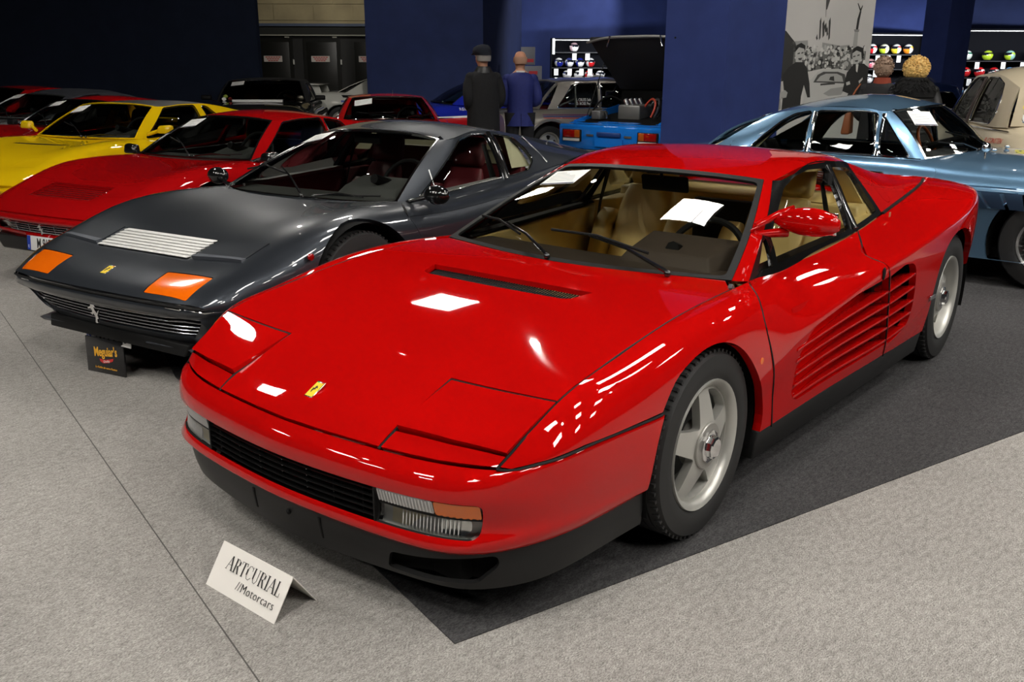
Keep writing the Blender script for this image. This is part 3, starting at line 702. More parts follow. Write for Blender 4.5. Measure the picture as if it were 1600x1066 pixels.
# ------------------------------------------------------------------ red wedge coupe: surfaces (x forward, y left, z up, front axle at x=0)
def mirrow(row):
    """half row (centre first) -> full row, right side to left side"""
    return [(x, -y, z) for x, y, z in reversed(row[1:])] + list(row)
TR_H = Surf([mirrow(r) for r in [
    [(.997, 0, .500), (.988, .18, .4995), (.967, .367, .498), (.932, .55, .498), (.868, .70, .498)],
    [(.955, 0, .523), (.947, .18, .5225), (.927, .37, .5215), (.892, .55, .523), (.835, .712, .527)],
    [(.885, 0, .550), (.879, .18, .549), (.862, .37, .548), (.832, .55, .551), (.785, .722, .561)],
    [(.690, 0, .614), (.688, .18, .615), (.676, .37, .617), (.672, .55, .621), (.664, .743, .631)],
    [(.450, 0, .669), (.450, .19, .669), (.450, .38, .670), (.450, .57, .672), (.450, .743, .676)],
    [(.200, 0, .711), (.200, .19, .711), (.200, .38, .711), (.200, .57, .712), (.200, .743, .713)],
    [(.000, 0, .736), (.000, .19, .736), (.000, .38, .735), (.000, .57, .734), (.000, .742, .734)],
    [(-.20, 0, .748), (-.20, .19, .748), (-.20, .38, .747), (-.20, .57, .746), (-.20, .742, .745)],
    [(-.40, 0, .755), (-.40, .19, .755), (-.40, .38, .754), (-.40, .57, .752), (-.40, .742, .750)],
    [(-.60, 0, .760), (-.60, .19, .760), (-.60, .38, .758), (-.60, .57, .755), (-.60, .742, .750)]]], flip=True)
TR_B = Surf([
    [(.868, .700, .498), (.858, .713, .497), (.845, .726, .494), (.835, .735, .485), (.83, .745, .44), (.83, .748, .36), (.83, .745, .27)],
    [(.785, .722, .561), (.780, .745, .545), (.772, .772, .525), (.765, .785, .505), (.76, .792, .45), (.76, .792, .36), (.76, .785, .27)],
    [(.664, .743, .631), (.662, .778, .613), (.658, .812, .572), (.655, .826, .535), (.655, .832, .46), (.655, .828, .36), (.655, .815, .27)],
    [(.450, .743, .676), (.450, .790, .665), (.450, .830, .628), (.450, .852, .575), (.450, .860, .50), (.450, .855, .38), (.450, .838, .27)],
    [(.200, .743, .713), (.200, .793, .711), (.200, .842, .680), (.200, .868, .620), (.200, .874, .53), (.200, .868, .39), (.200, .855, .26)],
    [(.000, .742, .734), (.000, .793, .737), (.000, .846, .712), (.000, .877, .650), (.000, .884, .55), (.000, .880, .39), (.000, .870, .25)],
    [(-.20, .742, .745), (-.20, .793, .747), (-.20, .850, .720), (-.20, .885, .655), (-.20, .896, .54), (-.20, .890, .39), (-.20, .880, .25)],
    [(-.40, .740, .749), (-.40, .790, .744), (-.40, .850, .705), (-.40, .892, .620), (-.40, .905, .53), (-.40, .893, .39), (-.40, .882, .24)],
    [(-.60, .722, .744), (-.60, .780, .733), (-.60, .850, .685), (-.60, .905, .605), (-.60, .916, .545), (-.60, .900, .39), (-.60, .886, .24)],
    [(-1.0, .745, .757), (-1.0, .800, .741), (-1.0, .870, .703), (-1.0, .925, .645), (-1.0, .937, .600), (-1.0, .915, .40), (-1.0, .898, .24)],
    [(-1.4, .747, .772), (-1.4, .812, .752), (-1.4, .890, .727), (-1.4, .950, .698), (-1.4, .963, .660), (-1.4, .948, .43), (-1.4, .915, .235)],
    [(-1.75, .735, .791), (-1.75, .812, .765), (-1.75, .900, .740), (-1.75, .960, .722), (-1.75, .975, .690), (-1.75, .968, .46), (-1.75, .928, .23)],
    [(-2.1, .708, .811), (-2.1, .805, .784), (-2.1, .905, .764), (-2.1, .965, .752), (-2.1, .982, .720), (-2.1, .980, .48), (-2.1, .945, .23)],
    [(-2.55, .670, .836), (-2.55, .800, .812), (-2.55, .910, .800), (-2.55, .968, .790), (-2.55, .985, .757), (-2.55, .985, .52), (-2.55, .960, .25)],
    [(-2.9, .640, .855), (-2.9, .790, .839), (-2.9, .890, .832), (-2.9, .938, .823), (-2.9, .957, .785), (-2.9, .957, .55), (-2.9, .925, .28)],
    [(-3.2, .600, .864), (-3.2, .750, .850), (-3.2, .835, .840), (-3.2, .876, .828), (-3.2, .894, .79), (-3.2, .896, .57), (-3.2, .87, .33)],
    [(-3.38, .590, .858), (-3.38, .725, .842), (-3.38, .790, .830), (-3.38, .826, .816), (-3.38, .842, .775), (-3.38, .845, .58), (-3.38, .82, .36)]], flip=True)
# greenhouse side: rows from belt to rail
TR_G = Surf([
    [(-.470, .690, .752), (-.555, .716, .738), (-1.0, .745, .757), (-1.55, .743, .781), (-2.06, .711, .809), (-2.5, .676, .834), (-3.0, .625, .862), (-3.17, .590, .868)],
    [(-.690, .640, .852), (-.740, .668, .842), (-1.12, .684, .864), (-1.60, .686, .880), (-2.04, .652, .892), (-2.46, .635, .880), (-2.95, .600, .874), (-3.165, .583, .8705)],
    [(-.905, .575, .950), (-.940, .606, .942), (-1.26, .620, .972), (-1.66, .624, .980), (-2.01, .598, .968), (-2.40, .585, .925), (-2.90, .570, .886), (-3.16, .576, .873)],
    [(-1.128, .497, 1.040), (-1.135, .530, 1.036), (-1.42, .550, 1.078), (-1.74, .555, 1.074), (-1.98, .540, 1.050), (-2.32, .530, .986), (-2.83, .530, .914), (-3.155, .570, .876)]], flip=True)
TR_W = Surf([mirrow(r) for r in [
    [(-.350, 0, .748), (-.372, .25, .748), (-.420, .48, .750), (-.470, .690, .752)],
    [(-.590, 0, .868), (-.605, .23, .866), (-.645, .44, .860), (-.690, .640, .852)],
    [(-.830, 0, .975), (-.840, .205, .973), (-.870, .395, .965), (-.905, .575, .950)],
    [(-1.060, 0, 1.064), (-1.068, .18, 1.062), (-1.095, .345, 1.054), (-1.128, .497, 1.040)]]], flip=True)
TR_R = Surf([mirrow(r) for r in [
    [(-1.060, 0, 1.064), (-1.068, .18, 1.062), (-1.095, .345, 1.054), (-1.128, .497, 1.040), (-1.135, .528, 1.034)],
    [(-1.250, 0, 1.098), (-1.252, .18, 1.096), (-1.260, .345, 1.089), (-1.270, .485, 1.074), (-1.272, .542, 1.060)],
    [(-1.480, 0, 1.118), (-1.480, .18, 1.116), (-1.480, .350, 1.109), (-1.450, .495, 1.094), (-1.420, .550, 1.078)],
    [(-1.750, 0, 1.117), (-1.750, .18, 1.115), (-1.750, .350, 1.107), (-1.750, .505, 1.091), (-1.740, .555, 1.074)],
    [(-1.960, 0, 1.098), (-1.965, .18, 1.096), (-1.970, .350, 1.087), (-1.978, .495, 1.070), (-1.980, .540, 1.050)]]], flip=True)
# ------------------------------------------------------------------ shared car pieces
def ring(P, n=60):
    return curve(P, n)
def wheel(parent, c, side, r, w, rim_r, style, name='wheel', rim_mat=ALLOY, dish=.035, steer=0.0, detail=True):
    """wheel at c with its outer face towards side (+1 left, -1 right)"""
    g = empty(name, c, 0 if side > 0 else PI, parent); g.rotation_euler[2] += steer
    h = w / 2
    # tyre: y outward positive in wheel space
    pr = [(-h * .82, rim_r * .97), (-h * .98, rim_r + (r - rim_r) * .35), (-h * .93, r * .955), (-h * .72, r * .993)]
    if detail:
        for gy in (-.45, -.12, .2, .5):
            pr += [(h * (gy - .05), r), (h * gy - .003, r), (h * gy - .003, r - .007), (h * gy + .003, r - .007), (h * gy + .003, r)]
    pr += [(h * .72, r * .993), (h * .93, r * .955), (h * .985, rim_r + (r - rim_r) * .5), (h * .97, rim_r + .022), (h * .93, rim_r + .014), (h * .82, rim_r * .97)]
    MB().lathe(pr, seg=56 if detail else 32).build('tyre', TYRE, g, smooth=True, sharp=32)
    if detail:
        tb = MB()
        for k in range(64):
            a = 2 * PI * k / 64
            tb.box((math.cos(a) * r * .982, h * .74, math.sin(a) * r * .982), (.012, h * .2, .006 + .008), Matrix.Rotation(-a + PI / 2, 3, 'Y'))
        o = tb.build('tread_blocks', TYRE, g); o['kind'] = 'stuff'
    # rim barrel with outer lip
    rb = [(-h * .8, rim_r * .93), (-h * .2, rim_r * .86), (h * .30, rim_r * .86), (h * .74, rim_r * .905), (h * .86, rim_r * .93), (h * .93, rim_r * .985), (h * .95, rim_r * 1.01), (h * .88, rim_r * 1.02), (h * .7, rim_r * .98)]
    MB().lathe(rb, seg=48).build('rim', rim_mat, g, smooth=True, sharp=35)
    fy = h * .95 - dish
    R = rim_r * .905
    if style == 'star5':
        # flat five-armed star face with triangular windows
        holes = []
        for k in range(5):
            a = 2 * PI * k / 5 + PI / 2 + PI / 5
            A = [(R * .93, a - .45), (R * .955, a - .2), (R * .955, a), (R * .955, a + .2), (R * .93, a + .45), (R * .47, a + .10), (R * .44, a), (R * .47, a - .10)]
            holes.append(roundpoly([(q * math.cos(t), q * math.sin(t)) for q, t in A], .008))
        f = lambda u, v: np.stack([u, fy + .026 - .034 * (np.hypot(u, v) / R) ** 1.6, v], 1)
        S = FSurf(f, flip=True)
        th = np.linspace(0, 2 * PI, 60)[:-1]
        panel('spoke_star', S, np.stack([R * np.cos(th), R * np.sin(th)], 1), holes, rim_mat, g, h=.016, thick=.03)
        MB().lathe([(fy - .04, R * .40), (fy + .025, R * .40), (fy + .0275, R * .385), (fy + .0275, R * .25), (fy + .02, R * .23)], seg=36).build('hub_disc', mat('satin_alloy', (.42, .41, .38), .35, .7), g, smooth=True, sharp=30)
        hb = MB().lathe([(fy, .055), (fy + .034, .055), (fy + .036, .05), (fy + .036, .04), (fy + .052, .037), (fy + .056, .03), (fy + .056, .0)], seg=10)
        hb.build('hub_nut', CHROME, g, smooth=True, sharp=25)
    elif style == 'wire':
        sp = MB()
        for k in range(36):
            a = 2 * PI * k / 36; b = a + (.5 if k % 2 else -.5)
            sp.tube([(.045 * math.cos(b), fy + .03, .045 * math.sin(b)), (R * math.cos(a), fy - .05 + .04 * (k % 2), R * math.sin(a))], .0035, 5)
        o = sp.build('wire_spokes', CHROME, g, smooth=True); o['kind'] = 'stuff'
        MB().lathe([(fy - .03, .05), (fy + .03, .05), (fy + .055, .035), (fy + .06, 0)], seg=20).build('hub_nut', CHROME, g, smooth=True, sharp=30)
    else:
        f = lambda u, v: np.stack([u, fy - .02 * (np.hypot(u, v) / R) ** 2, v], 1)
        holes = []
        for k in range(5):
            a = 2 * PI * k / 5 + PI / 2
            holes.append(roundpoly([(q * math.cos(t), q * math.sin(t)) for q, t in [(R * .8, a - .3), (R * .85, a), (R * .8, a + .3), (R * .45, a + .25), (R * .45, a - .25)]], .012))
        th = np.linspace(0, 2 * PI, 44)[:-1]
        panel('spoke_star', FSurf(f, flip=True), np.stack([R * np.cos(th), R * np.sin(th)], 1), holes, rim_mat, g, h=.025, thick=.02)
        MB().lathe([(fy - .01, .05), (fy + .02, .05), (fy + .028, .04), (fy + .028, 0)], seg=16).build('hub_nut', CHROME, g, smooth=True, sharp=30)
    MB().lathe([(-h * .1, .14), (-h * .1, 0)], seg=24).build('brake_disc', mat('dark_iron', (.03, .03, .03), .5, .6), g)
    return g
def wheel_box(parent, x, r, y0, y1, mirror=True):
    """dark inner arch"""
    for sgn in ((1, -1) if mirror else (1,)):
        MB().lathe([(y0 * sgn, 0), (y0 * sgn, r), (y1 * sgn, r)], (x, 0, r * .82), axis=1, seg=24, a0=-.30, a1=PI + .30).build('wheel_arch_liner', DARK, parent, smooth=True)
HORSE = [(.30, .02), (.36, .05), (.33, .30), (.44, .48), (.50, .40), (.62, .46), (.60, .52), (.52, .50), (.50, .62), (.60, .70), (.76, .66), (.78, .72), (.62, .80), (.56, .92), (.48, 1.0), (.46, .92), (.38, .90), (.28, .80), (.32, .78), (.40, .80), (.36, .66), (.22, .52), (.16, .62), (.06, .70), (.14, .54), (.20, .42), (.14, .26), (.24, .22), (.22, .04)]
def badge(name, parent, M, w, h, horse=True, border=CHROME, col=None, tri=True):
    """small upright enamel badge: x across, y up, in the frame M"""
    g = empty(name, parent=parent); g.matrix_local = M
    MB().box((0, 0, .001), (w, h, .003)).build('badge_rim', border, g, bevel=.0012)
    MB().box((0, 0, .0022), (w * .86, h * .9, .002)).build('badge_field', col or mat('badge_yellow', srgb(240, 205, 20), .3, coat=.6), g)
    if tri:
        for k, c in enumerate(((0, .25, .05), (.8, .8, .8), (.5, .01, .01))):
            MB().box(((k - 1) * w * .28, h * .43, .0031), (w * .28, h * .06, .0008)).build('tricolour_band', mat('flag_%d' % k, c, .4), g)
    if horse:
        s = min(w * .8, h * .62)
        MB().prism([((x - .45) * s, (y - .5) * s) for x, y in HORSE], 2, .0032, .0042).build('horse_emblem', INK, g)
    return g
def seat(parent, x, y, m, zc=.36, back=.50, w=.50, rec=.42, head=True, split=False, mat2=None):
    """bucket seat: cushion, backrest, bolsters, headrest"""
    g = empty('seat', (x, y, 0), 0, parent); mt = mat2 or m
    hw = w / 2
    def pad(name, rows, mm, cr=()):
        S = Surf(rows, flip=False); n = 9; mloc = len(rows[0])
        U, V = np.meshgrid(np.linspace(0, 1, 14), np.linspace(0, 1, 14), indexing='ij')
        return S, U, V
    def slab(name, ctr, length, width, th, ang, mm, round_=.05, taper=.0):
        """cushion lying along a direction tilted by ang from vertical backwards"""
        V = []; F = []; nL, nW = 10, 10
        t = Vector((-math.sin(ang), 0, math.cos(ang))); nrm = Vector((math.cos(ang), 0, math.sin(ang)))
        mb = MB()
        prof = []
        k = 20
        for i in range(nL + 1):
            s = i / nL; e = max(0, 1 - ((abs(s - .5) * 2) ** 5)); ring_ = []
            hwid = width / 2 * (1 - taper * s) * (.86 + .14 * e); hth = th / 2 * (.35 + .65 * e)
            for j in range(k):
                a = 2 * PI * j / k; ca, sa = math.cos(a), math.sin(a)
                p = Vector(ctr) + t * (s * length) + Vector((0, 1, 0)) * (hwid * abs(ca) ** .45 * (1 if ca > 0 else -1)) + nrm * (hth * abs(sa) ** .6 * (1 if sa > 0 else -1))
                ring_.append(p)
            prof.append(ring_)
        for rg in prof: V += rg
        for i in range(nL):
            for j in range(k):
                F.append((i * k + j, i * k + (j + 1) % k, (i + 1) * k + (j + 1) % k, (i + 1) * k + j))
        F.append(tuple(range(k - 1, -1, -1))); F.append(tuple(nL * k + j for j in range(k)))
        return MB().add(V, F).build(name, mm, g, smooth=True, sharp=60)
    slab('seat_cushion', (.24, 0, zc), .50, w * .62, .13, PI / 2 - .12, m)
    for sgn in (-1, 1):
        slab('side_bolster', (.24, sgn * w * .41, zc + .03), .48, w * .2, .17, PI / 2 - .12, m)
    slab('backrest', (-.26, 0, zc + .02), back, w * .62, .11, rec, m, taper=.05)
    for sgn in (-1, 1):
        slab('side_bolster', (-.25, sgn * w * .40, zc + .03), back * .74, w * .2, .17, rec, m, taper=.1)
    if head:
        top = back * math.cos(rec); slab('headrest', (-.27 - back * math.sin(rec), 0, zc + .03 + top), .20, w * .52, .10, rec * .8, mt, taper=.1)
    return g
def steering(parent, c, r, tilt, m=BLACK, spokes=3, name='steering_wheel', sm=BLACK):
    g = empty(name, c, 0, parent); g.rotation_euler = (0, -tilt, 0)
    MB().lathe([(.014 * math.cos(a), r + .014 * math.sin(a)) for a in np.linspace(0, 2 * PI, 9)[:-1]], axis=0, seg=40, close=True).build('wheel_rim', m, g, smooth=True)
    mb = MB()
    for k in range(spokes):
        a = {0: PI / 2, 1: -PI / 2, 2: -PI}[k] if spokes == 3 else k * PI
        mb.tube([(-.0, math.sin(a) * .02, math.cos(a) * .02), (0, math.sin(a) * r, math.cos(a) * r)], .006, 6, ry=.016)
    mb.build('spokes', sm, g)
    MB().lathe([(.01, .05), (-.015, .045), (-.02, 0)], axis=0, seg=20).build('horn_boss', sm, g, smooth=True, sharp=40)
    MB().tube([(0, 0, 0), (.3, 0, -.03)], .03, 8).build('column', BLACK, g)
    return g
def wiper(parent, a, b, lift=.012, blade=.0, pts=None):
    """arm from a to b, blade along pts"""
    g = empty('wiper', a, 0, parent); a = Vector(a); b = Vector(b) - a
    MB().tube([(0, 0, .005), b * .5 + Vector((0, 0, .02)), b], [.008, .006, .004], 6).build('wiper_arm', GLOSSBLACK, g, smooth=True)
    p = [Vector(q) - a for q in pts]
    MB().tube(p, .006, 6, ry=.004).build('wiper_blade', BLACK, g, smooth=True)
    MB().sphere((0, 0, 0), .014, 10, 6).build('wiper_pivot', GLOSSBLACK, g, smooth=True)
    return g
def sheet_on(name, label, S, uv, w, h, ang, parent_pose, lines=7, band=True, off=.006, group='price sheets on the windscreens', ml=None, sc=(1, 1, 1)):
    """paper information sheet lying on a windscreen surface (top-level thing, in world space)"""
    p = S.ev(np.array([uv]))[0]; n = S.nrm(np.array([uv]))[0]; e = S.ev(np.array([[uv[0] + .02, uv[1]]]))[0] - p
    n = Vector(n); up = Vector(e); up = (up - n * up.dot(n)).normalized(); x = up.cross(n)
    c, s = math.cos(ang), math.sin(ang); x2 = x * c + up * s
    P = Vector(p) + n * off
    M = Matrix.Translation((parent_pose[0], parent_pose[1], 0)) @ Matrix.Rotation(parent_pose[2], 4, 'Z') @ Matrix.Diagonal((*sc, 1)) @ frame(P, x2, up * c - x * s)
    t = tag(empty(name), label, 'paper', group); t.matrix_world = M
    MB().box((0, 0, 0), (w, h, .0008)).build('sheet', WHITE, t)
    mb = MB()
    random.seed(int(w * 1000) + lines)
    for k in range(lines):
        y = h * (.40 - .72 * (k + .5) / lines); L = w * (.30 + .5 * random.random())
        mb.box((-w * .42 + L / 2, y, .0007), (L, h * .018, .0004))
    o = mb.build('printed_lines', ml or mat('grey_print', (.25, .25, .25), .7), t); o['kind'] = 'stuff'
    if band:
        MB().box((0, -h * .45, .0007), (w * .96, h * .07, .0004)).build('printed_band', mat('navy_print', (.01, .015, .06), .6), t)
    return t

# ------------------------------------------------------------------ the red wedge coupe in front
RED = paint('red_paint', (.43, .0022, .0018), 0, .5)
def cut_red(): pass
hero = thing('sports_car', 'red wedge-shaped sports coupe with side strakes in the centre front, on dark carpet', 'car', (0, 0, 0), 0, 'classic sports cars on show')
G = .0042
def full(left): return [(x, y, z) for x, y, z in left] + [(x, -y, z) for x, y, z in reversed(left)]
seam = [(.997, 0, .5), (.990, .15, .4996), (.980, .25, .499), (.967, .367, .498), (.950, .47, .498), (.932, .55, .498), (.902, .63, .498), (.868, .70, .498)]
side_seam = [(.868, .70, .498), (.835, .712, .527), (.785, .722, .561), (.725, .734, .597), (.664, .743, .631), (.55, .743, .657), (.45, .743, .676), (.32, .743, .697), (.2, .743, .713), (.1, .743, .726), (0, .742, .734), (-.1, .742, .740), (-.2, .742, .745), (-.352, .741, .749)]
rear = [(-.46, .672, .752), (-.432, .55, .751), (-.395, .42, .75), (-.365, .28, .75), (-.345, .13, .749), (-.338, 0, .749)]
def uvH(p, **k): return TR_H.inv(np.array(resample(np.array(p, float), .04)), (0, 1, 2), **k)
inner_f, inner_r, outer_r = (.967, .367, .498), (.676, .369, .617), (.664, .7425, .631)
half = [(.997, 0, .5), (.990, .15, .4996), (.980, .25, .499), inner_f, (.83, .368, .559), inner_r, (.67, .55, .62), outer_r] + side_seam[5:] + rear[:-1]
hood_poly = half + [(-.338, 0, .749)] + [(x, -y, z) for x, y, z in reversed(half[1:])]
vent_half = [(.068, 0), (.066, .15), (.060, .315), (.045, .345), (-.046, .375), (-.045, .15), (-.044, 0)]
vent = [(x, y) for x, y in vent_half] + [(x, -y) for x, y in reversed(vent_half[1:-1])]
panel('hood', TR_H, uvH(hood_poly), [TR_H.inv(resample(np.array(vent), .04), (0, 1))], RED, hero, h=.034, gap=G, thick=.02)
MB().prism([(x * 1.0, y * 1.02) for x, y in vent], 2, .690, .7045).build('hood_vent_mesh', BLACK, hero)
vm = MB()
for k in range(60): vm.box((.010, -.35 + .0119 * k, .714), (.11, .004, .003), Matrix.Rotation(.11, 3, 'Y'))
vm.build('vent_mesh_bars', mat('dark_mesh', (.012, .012, .012), .6, spec=.1), hero)['kind'] = 'stuff'
step_in, step_out = (.906, .372, .5335), (.838, .712, .5255)
lid = [step_in, (.83, .369, .559), inner_r, (.67, .55, .62), outer_r, (.725, .734, .597), (.785, .722, .561), step_out, (.876, .56, .5300)]
bez = [inner_f, (.950, .47, .498), (.932, .55, .498), (.902, .63, .498), (.868, .70, .498), step_out, (.876, .56, .5300), step_in]
def lid_off(P): return .016 * np.clip((P[:, 0] - .68) / .22, 0, 1) ** 1.2
for nm, pl, kw in (('headlight_lid', lid, dict(off=lid_off)), ('headlight_surround', bez, {})):
    panel(nm, TR_H, uvH(pl), (), RED, hero, mirror=True, h=.03, gap=G, thick=.026, **kw)
# dark slab added for the shade under the hood
MB().prism([(.80, -.66), (.80, .66), (-.34, .66), (-.34, -.66)], 2, .40, .47).build('under_hood_shade', DARK, hero)
# fenders
ARCH_F = [(.314, .868, .522), (.243, .868, .598), (.157, .868, .636), (.062, .871, .656), (-.032, .878, .653), (-.153, .891, .603), (-.249, .899, .516), (-.337, .893, .398), (-.378, .884, .287), (-.372, .882, .243)]
ARCH_F = [tuple(p) for p in curve(ARCH_F, 30)]
DSEAM = [(-.475, .884, .241), (-.44, .891, .368), (-.396, .905, .479), (-.356, .899, .581), (-.341, .880, .66), (-.383, .835, .723), (-.48, .756, .745), (-.556, .716, .739)]
DSEAM = [tuple(p) for p in curve(DSEAM, 24)]
bseam = [(.868, .700, .498), (.845, .726, .494), (.80, .765, .503), (.765, .786, .507), (.655, .8255, .522), (.45, .854, .5235), (.314, .868, .522)]
fender = bseam[:-1] + ARCH_F + DSEAM + [(-.48, .70, .7505), (-.46, .705, .7505), (-.362, .7405, .749)] + list(reversed(side_seam[1:-1]))
def uvB(p): return TR_B.inv(np.array(resample(np.array(p, float), .05)), (0, 1, 2))
panel('front_fender', TR_B, uvB(fender), (), RED, hero, mirror=True, h=.03, gap=G, thick=.03)
DREAR = [(-1.616, .923, .236), (-1.556, .945, .349), (-1.5, .955, .45), (-1.468, .961, .531), (-1.432, .964, .622), (-1.405, .960, .68), (-1.391, .940, .704), (-1.362, .901, .72), (-1.362, .875, .73), (-1.467, .821, .751), (-1.594, .763, .775), (-1.640, .739, .785)]
belt_d = [(-1.640, .739, .785), (-1.40, .746, .772), (-1.0, .745, .757), (-.75, .733, .747), (-.556, .716, .739)]
sill_d = [(-.475, .884, .241), (-1.0, .898, .241), (-1.4, .915, .2375), (-1.616, .923, .236)]
door = sill_d[:-1] + DREAR[:-1] + belt_d[:-1] + list(reversed(DSEAM))[:-1]
# recessed strake zone on the door and behind it
zone_d = [(-.60, .470), (-.70, .570), (-.86, .590), (-1.093, .622), (-1.317, .636), (-1.424, .642), (-1.468, .531), (-1.5, .45), (-1.556, .345), (-1.575, .300), (-1.1, .290), (-.66, .285), (-.61, .32)]
def uvBz(p, r=.02): return TR_B.inv(resample(roundpoly(p, r), .04), (0, 2), ur=(.30, 1), vr=(.30, 1))
zone_r = [(-1.440, .640), (-1.613, .663), (-1.729, .652), (-1.776, .622), (-1.806, .527), (-1.83, .414), (-1.829, .345), (-1.719, .305), (-1.600, .292), (-1.568, .345), (-1.51, .45), (-1.478, .531)]
panel('door', TR_B, uvB(door), [uvBz(zone_d, [.03, .05, .02, .02, .02, .004, .004, .004, .004, .004, .02, .03, .03])], RED, hero, mirror=True, h=.03, gap=G, thick=.03)
arch_r = [(-2.147, .948, .231), (-2.150, .964, .333), (-2.142, .98, .467), (-2.175, .986, .574), (-2.26, .988, .655), (-2.416, .989, .702), (-2.60, .988, .69), (-2.78, .98, .615), (-2.90, .962, .50), (-2.95, .95, .38), (-2.95, .93, .285)]
arch_r = [tuple(p) for p in curve(arch_r, 30)]
rsill = [(-1.618, .923, .2355), (-1.75, .928, .2305), (-2.147, .948, .231)]
tail_e = [(-2.95, .93, .285), (-3.2, .87, .335), (-3.375, .82, .362), (-3.38, .845, .58), (-3.38, .842, .775), (-3.378, .826, .816), (-3.378, .79, .83), (-3.378, .59, .858)]
inner_b = [(-3.378, .59, .858), (-3.2, .60, .864), (-2.9, .64, .855), (-2.55, .67, .836), (-2.1, .708, .811), (-1.75, .735, .791), (-1.642, .740, .785)]
quarter = rsill[:-1] + arch_r + tail_e[1:] + inner_b[1:-1] + list(reversed(DREAR))[:-1]
panel('rear_fender', TR_B, uvB(quarter), [uvBz(zone_r, [.004, .03, .04, .03, .02, .02, .04, .04, .03, .004, .004, .004])], RED, hero, mirror=True, h=.034, gap=G, thick=.03)
# inner recess sheets and strakes
def envy(x, z):
    q = TR_B.inv(np.array([[x, z]]), (0, 2), ur=(.3, 1), vr=(.3, 1)); return TR_B.ev(q)[0][1]
def recess_y(x): return -.004 - .085 * min(1, max(0, (-x - .62) / .78)) ** 1.25
for sgn in (1, -1):
    V = []; nx, nz = 16, 6
    for i in range(nx + 1):
        x = -.58 - (1.44 - .58) * i / nx
        for j in range(nz + 1):
            z = .27 + .39 * j / nz; xx = x - (.15 * (1 - (z - .27) / .39) * (i / nx)) ; V.append((xx, sgn * (envy(xx, z) + recess_y(x) - .006), z))
    F = [(i * (nz + 1) + j, i * (nz + 1) + j + 1, (i + 1) * (nz + 1) + j + 1, (i + 1) * (nz + 1) + j) for i in range(nx) for j in range(nz)]
    meshobj('strake_recess', V, F, RED, hero)
    MB().hexa([(-1.40, sgn * .80, .25), (-1.95, sgn * .80, .25), (-1.95, sgn * .86, .25), (-1.43, sgn * .86, .25), (-1.40, sgn * .80, .68), (-1.95, sgn * .80, .68), (-1.95, sgn * .87, .68), (-1.38, sgn * .87, .68)]).build('intake_duct', DARK, hero)
    MB().tube([(-1.40, sgn * .885, .64), (-1.44, sgn * .885, .53), (-1.50, sgn * .88, .40), (-1.55, sgn * .875, .28)], .022, 8).build('intake_post', BLACK, hero, smooth=True)
    fr = [(-.578, .509), (-.590, .461), (-.608, .407), (-.622, .358), (-.628, .308)]; rr = [(-1.436, .573), (-1.471, .511), (-1.493, .451), (-1.521, .391), (-1.556, .325)]
    re = [(-1.765, .598), (-1.79, .534), (-1.812, .467), (-1.818, .405), (-1.79, .340)]
    for (a, b, n, d0, d1) in [(a, b, 14, .004, .085) for a, b in zip(fr, rr)] + [((b[0] - .012, b[1]), e, 6, .075, .06) for b, e in zip(rr, re)]:
        mb = MB(); V = []; F = []
        for i in range(n + 1):
            t = i / n; x = a[0] + (b[0] - a[0]) * t; z = a[1] + (b[1] - a[1]) * t; y = envy(x, z) + .004
            dep = (d0 + (d1 - d0) * t); hgt = .006
            for dy, dz in ((0, hgt), (0, -hgt), (-dep - .012, -hgt - dep * .28), (-dep - .012, -hgt + .004 - dep * .12)):
                V.append((x, sgn * (y + dy), z + dz))
        for i in range(n):
            for k in range(4): F.append((i * 4 + k, i * 4 + (k + 1) % 4, (i + 1) * 4 + (k + 1) % 4, (i + 1) * 4 + k))
        F += [(0, 1, 2, 3), (n * 4 + 3, n * 4 + 2, n * 4 + 1, n * 4)]
        mb.add(V, F).build('strake', RED, hero, bevel=.003)
# front bumper
def brow(h):
    return [(x, -y, z) for x, y, z in reversed(h[1:])] + h
BUMP = Surf([brow(r) for r in [
    [(.993, 0, .492), (.984, .18, .4915), (.963, .367, .490), (.928, .55, .490), (.866, .696, .491), (.812, .756, .497), (.655, .822, .514), (.45, .851, .516), (.300, .866, .514)],
    [(1.020, 0, .476), (1.013, .18, .4755), (.993, .37, .474), (.957, .55, .474), (.898, .690, .476), (.832, .755, .484), (.658, .826, .504), (.45, .855, .507), (.307, .869, .507)],
    [(1.038, 0, .452), (1.031, .18, .452), (1.010, .375, .451), (.973, .555, .451), (.914, .685, .452), (.845, .748, .458), (.660, .826, .472), (.45, .856, .475), (.325, .871, .475)],
    [(1.040, 0, .405), (1.033, .18, .405), (1.013, .378, .405), (.977, .56, .405), (.920, .680, .405), (.852, .744, .408), (.662, .824, .414), (.45, .857, .417), (.346, .871, .418)],
    [(1.036, 0, .296), (1.029, .18, .296), (1.011, .38, .296), (.976, .562, .296), (.920, .674, .297), (.853, .736, .300), (.662, .814, .307), (.45, .848, .312), (.362, .862, .314)],
    [(1.046, 0, .282), (1.039, .18, .282), (1.021, .385, .282), (.986, .567, .282), (.930, .677, .283), (.860, .737, .286), (.662, .814, .295), (.45, .847, .300), (.363, .860, .303)],
    [(1.044, 0, .266), (1.037, .18, .266), (1.018, .387, .266), (.984, .567, .266), (.926, .674, .267), (.856, .732, .271), (.660, .808, .281), (.45, .842, .288), (.364, .856, .291)],
    [(1.028, 0, .253), (1.021, .18, .253), (1.002, .388, .253), (.967, .565, .253), (.910, .665, .254), (.844, .722, .258), (.656, .80, .268), (.45, .833, .277), (.366, .847, .283)]]])
opn = [(.672, .300), (.690, .405), (-.690, .405), (-.672, .300)]
def uvF(p, r=.0, S=None): return BUMP.inv(resample(roundpoly(p, r), .035), (1, 2), vr=(.18, .82))
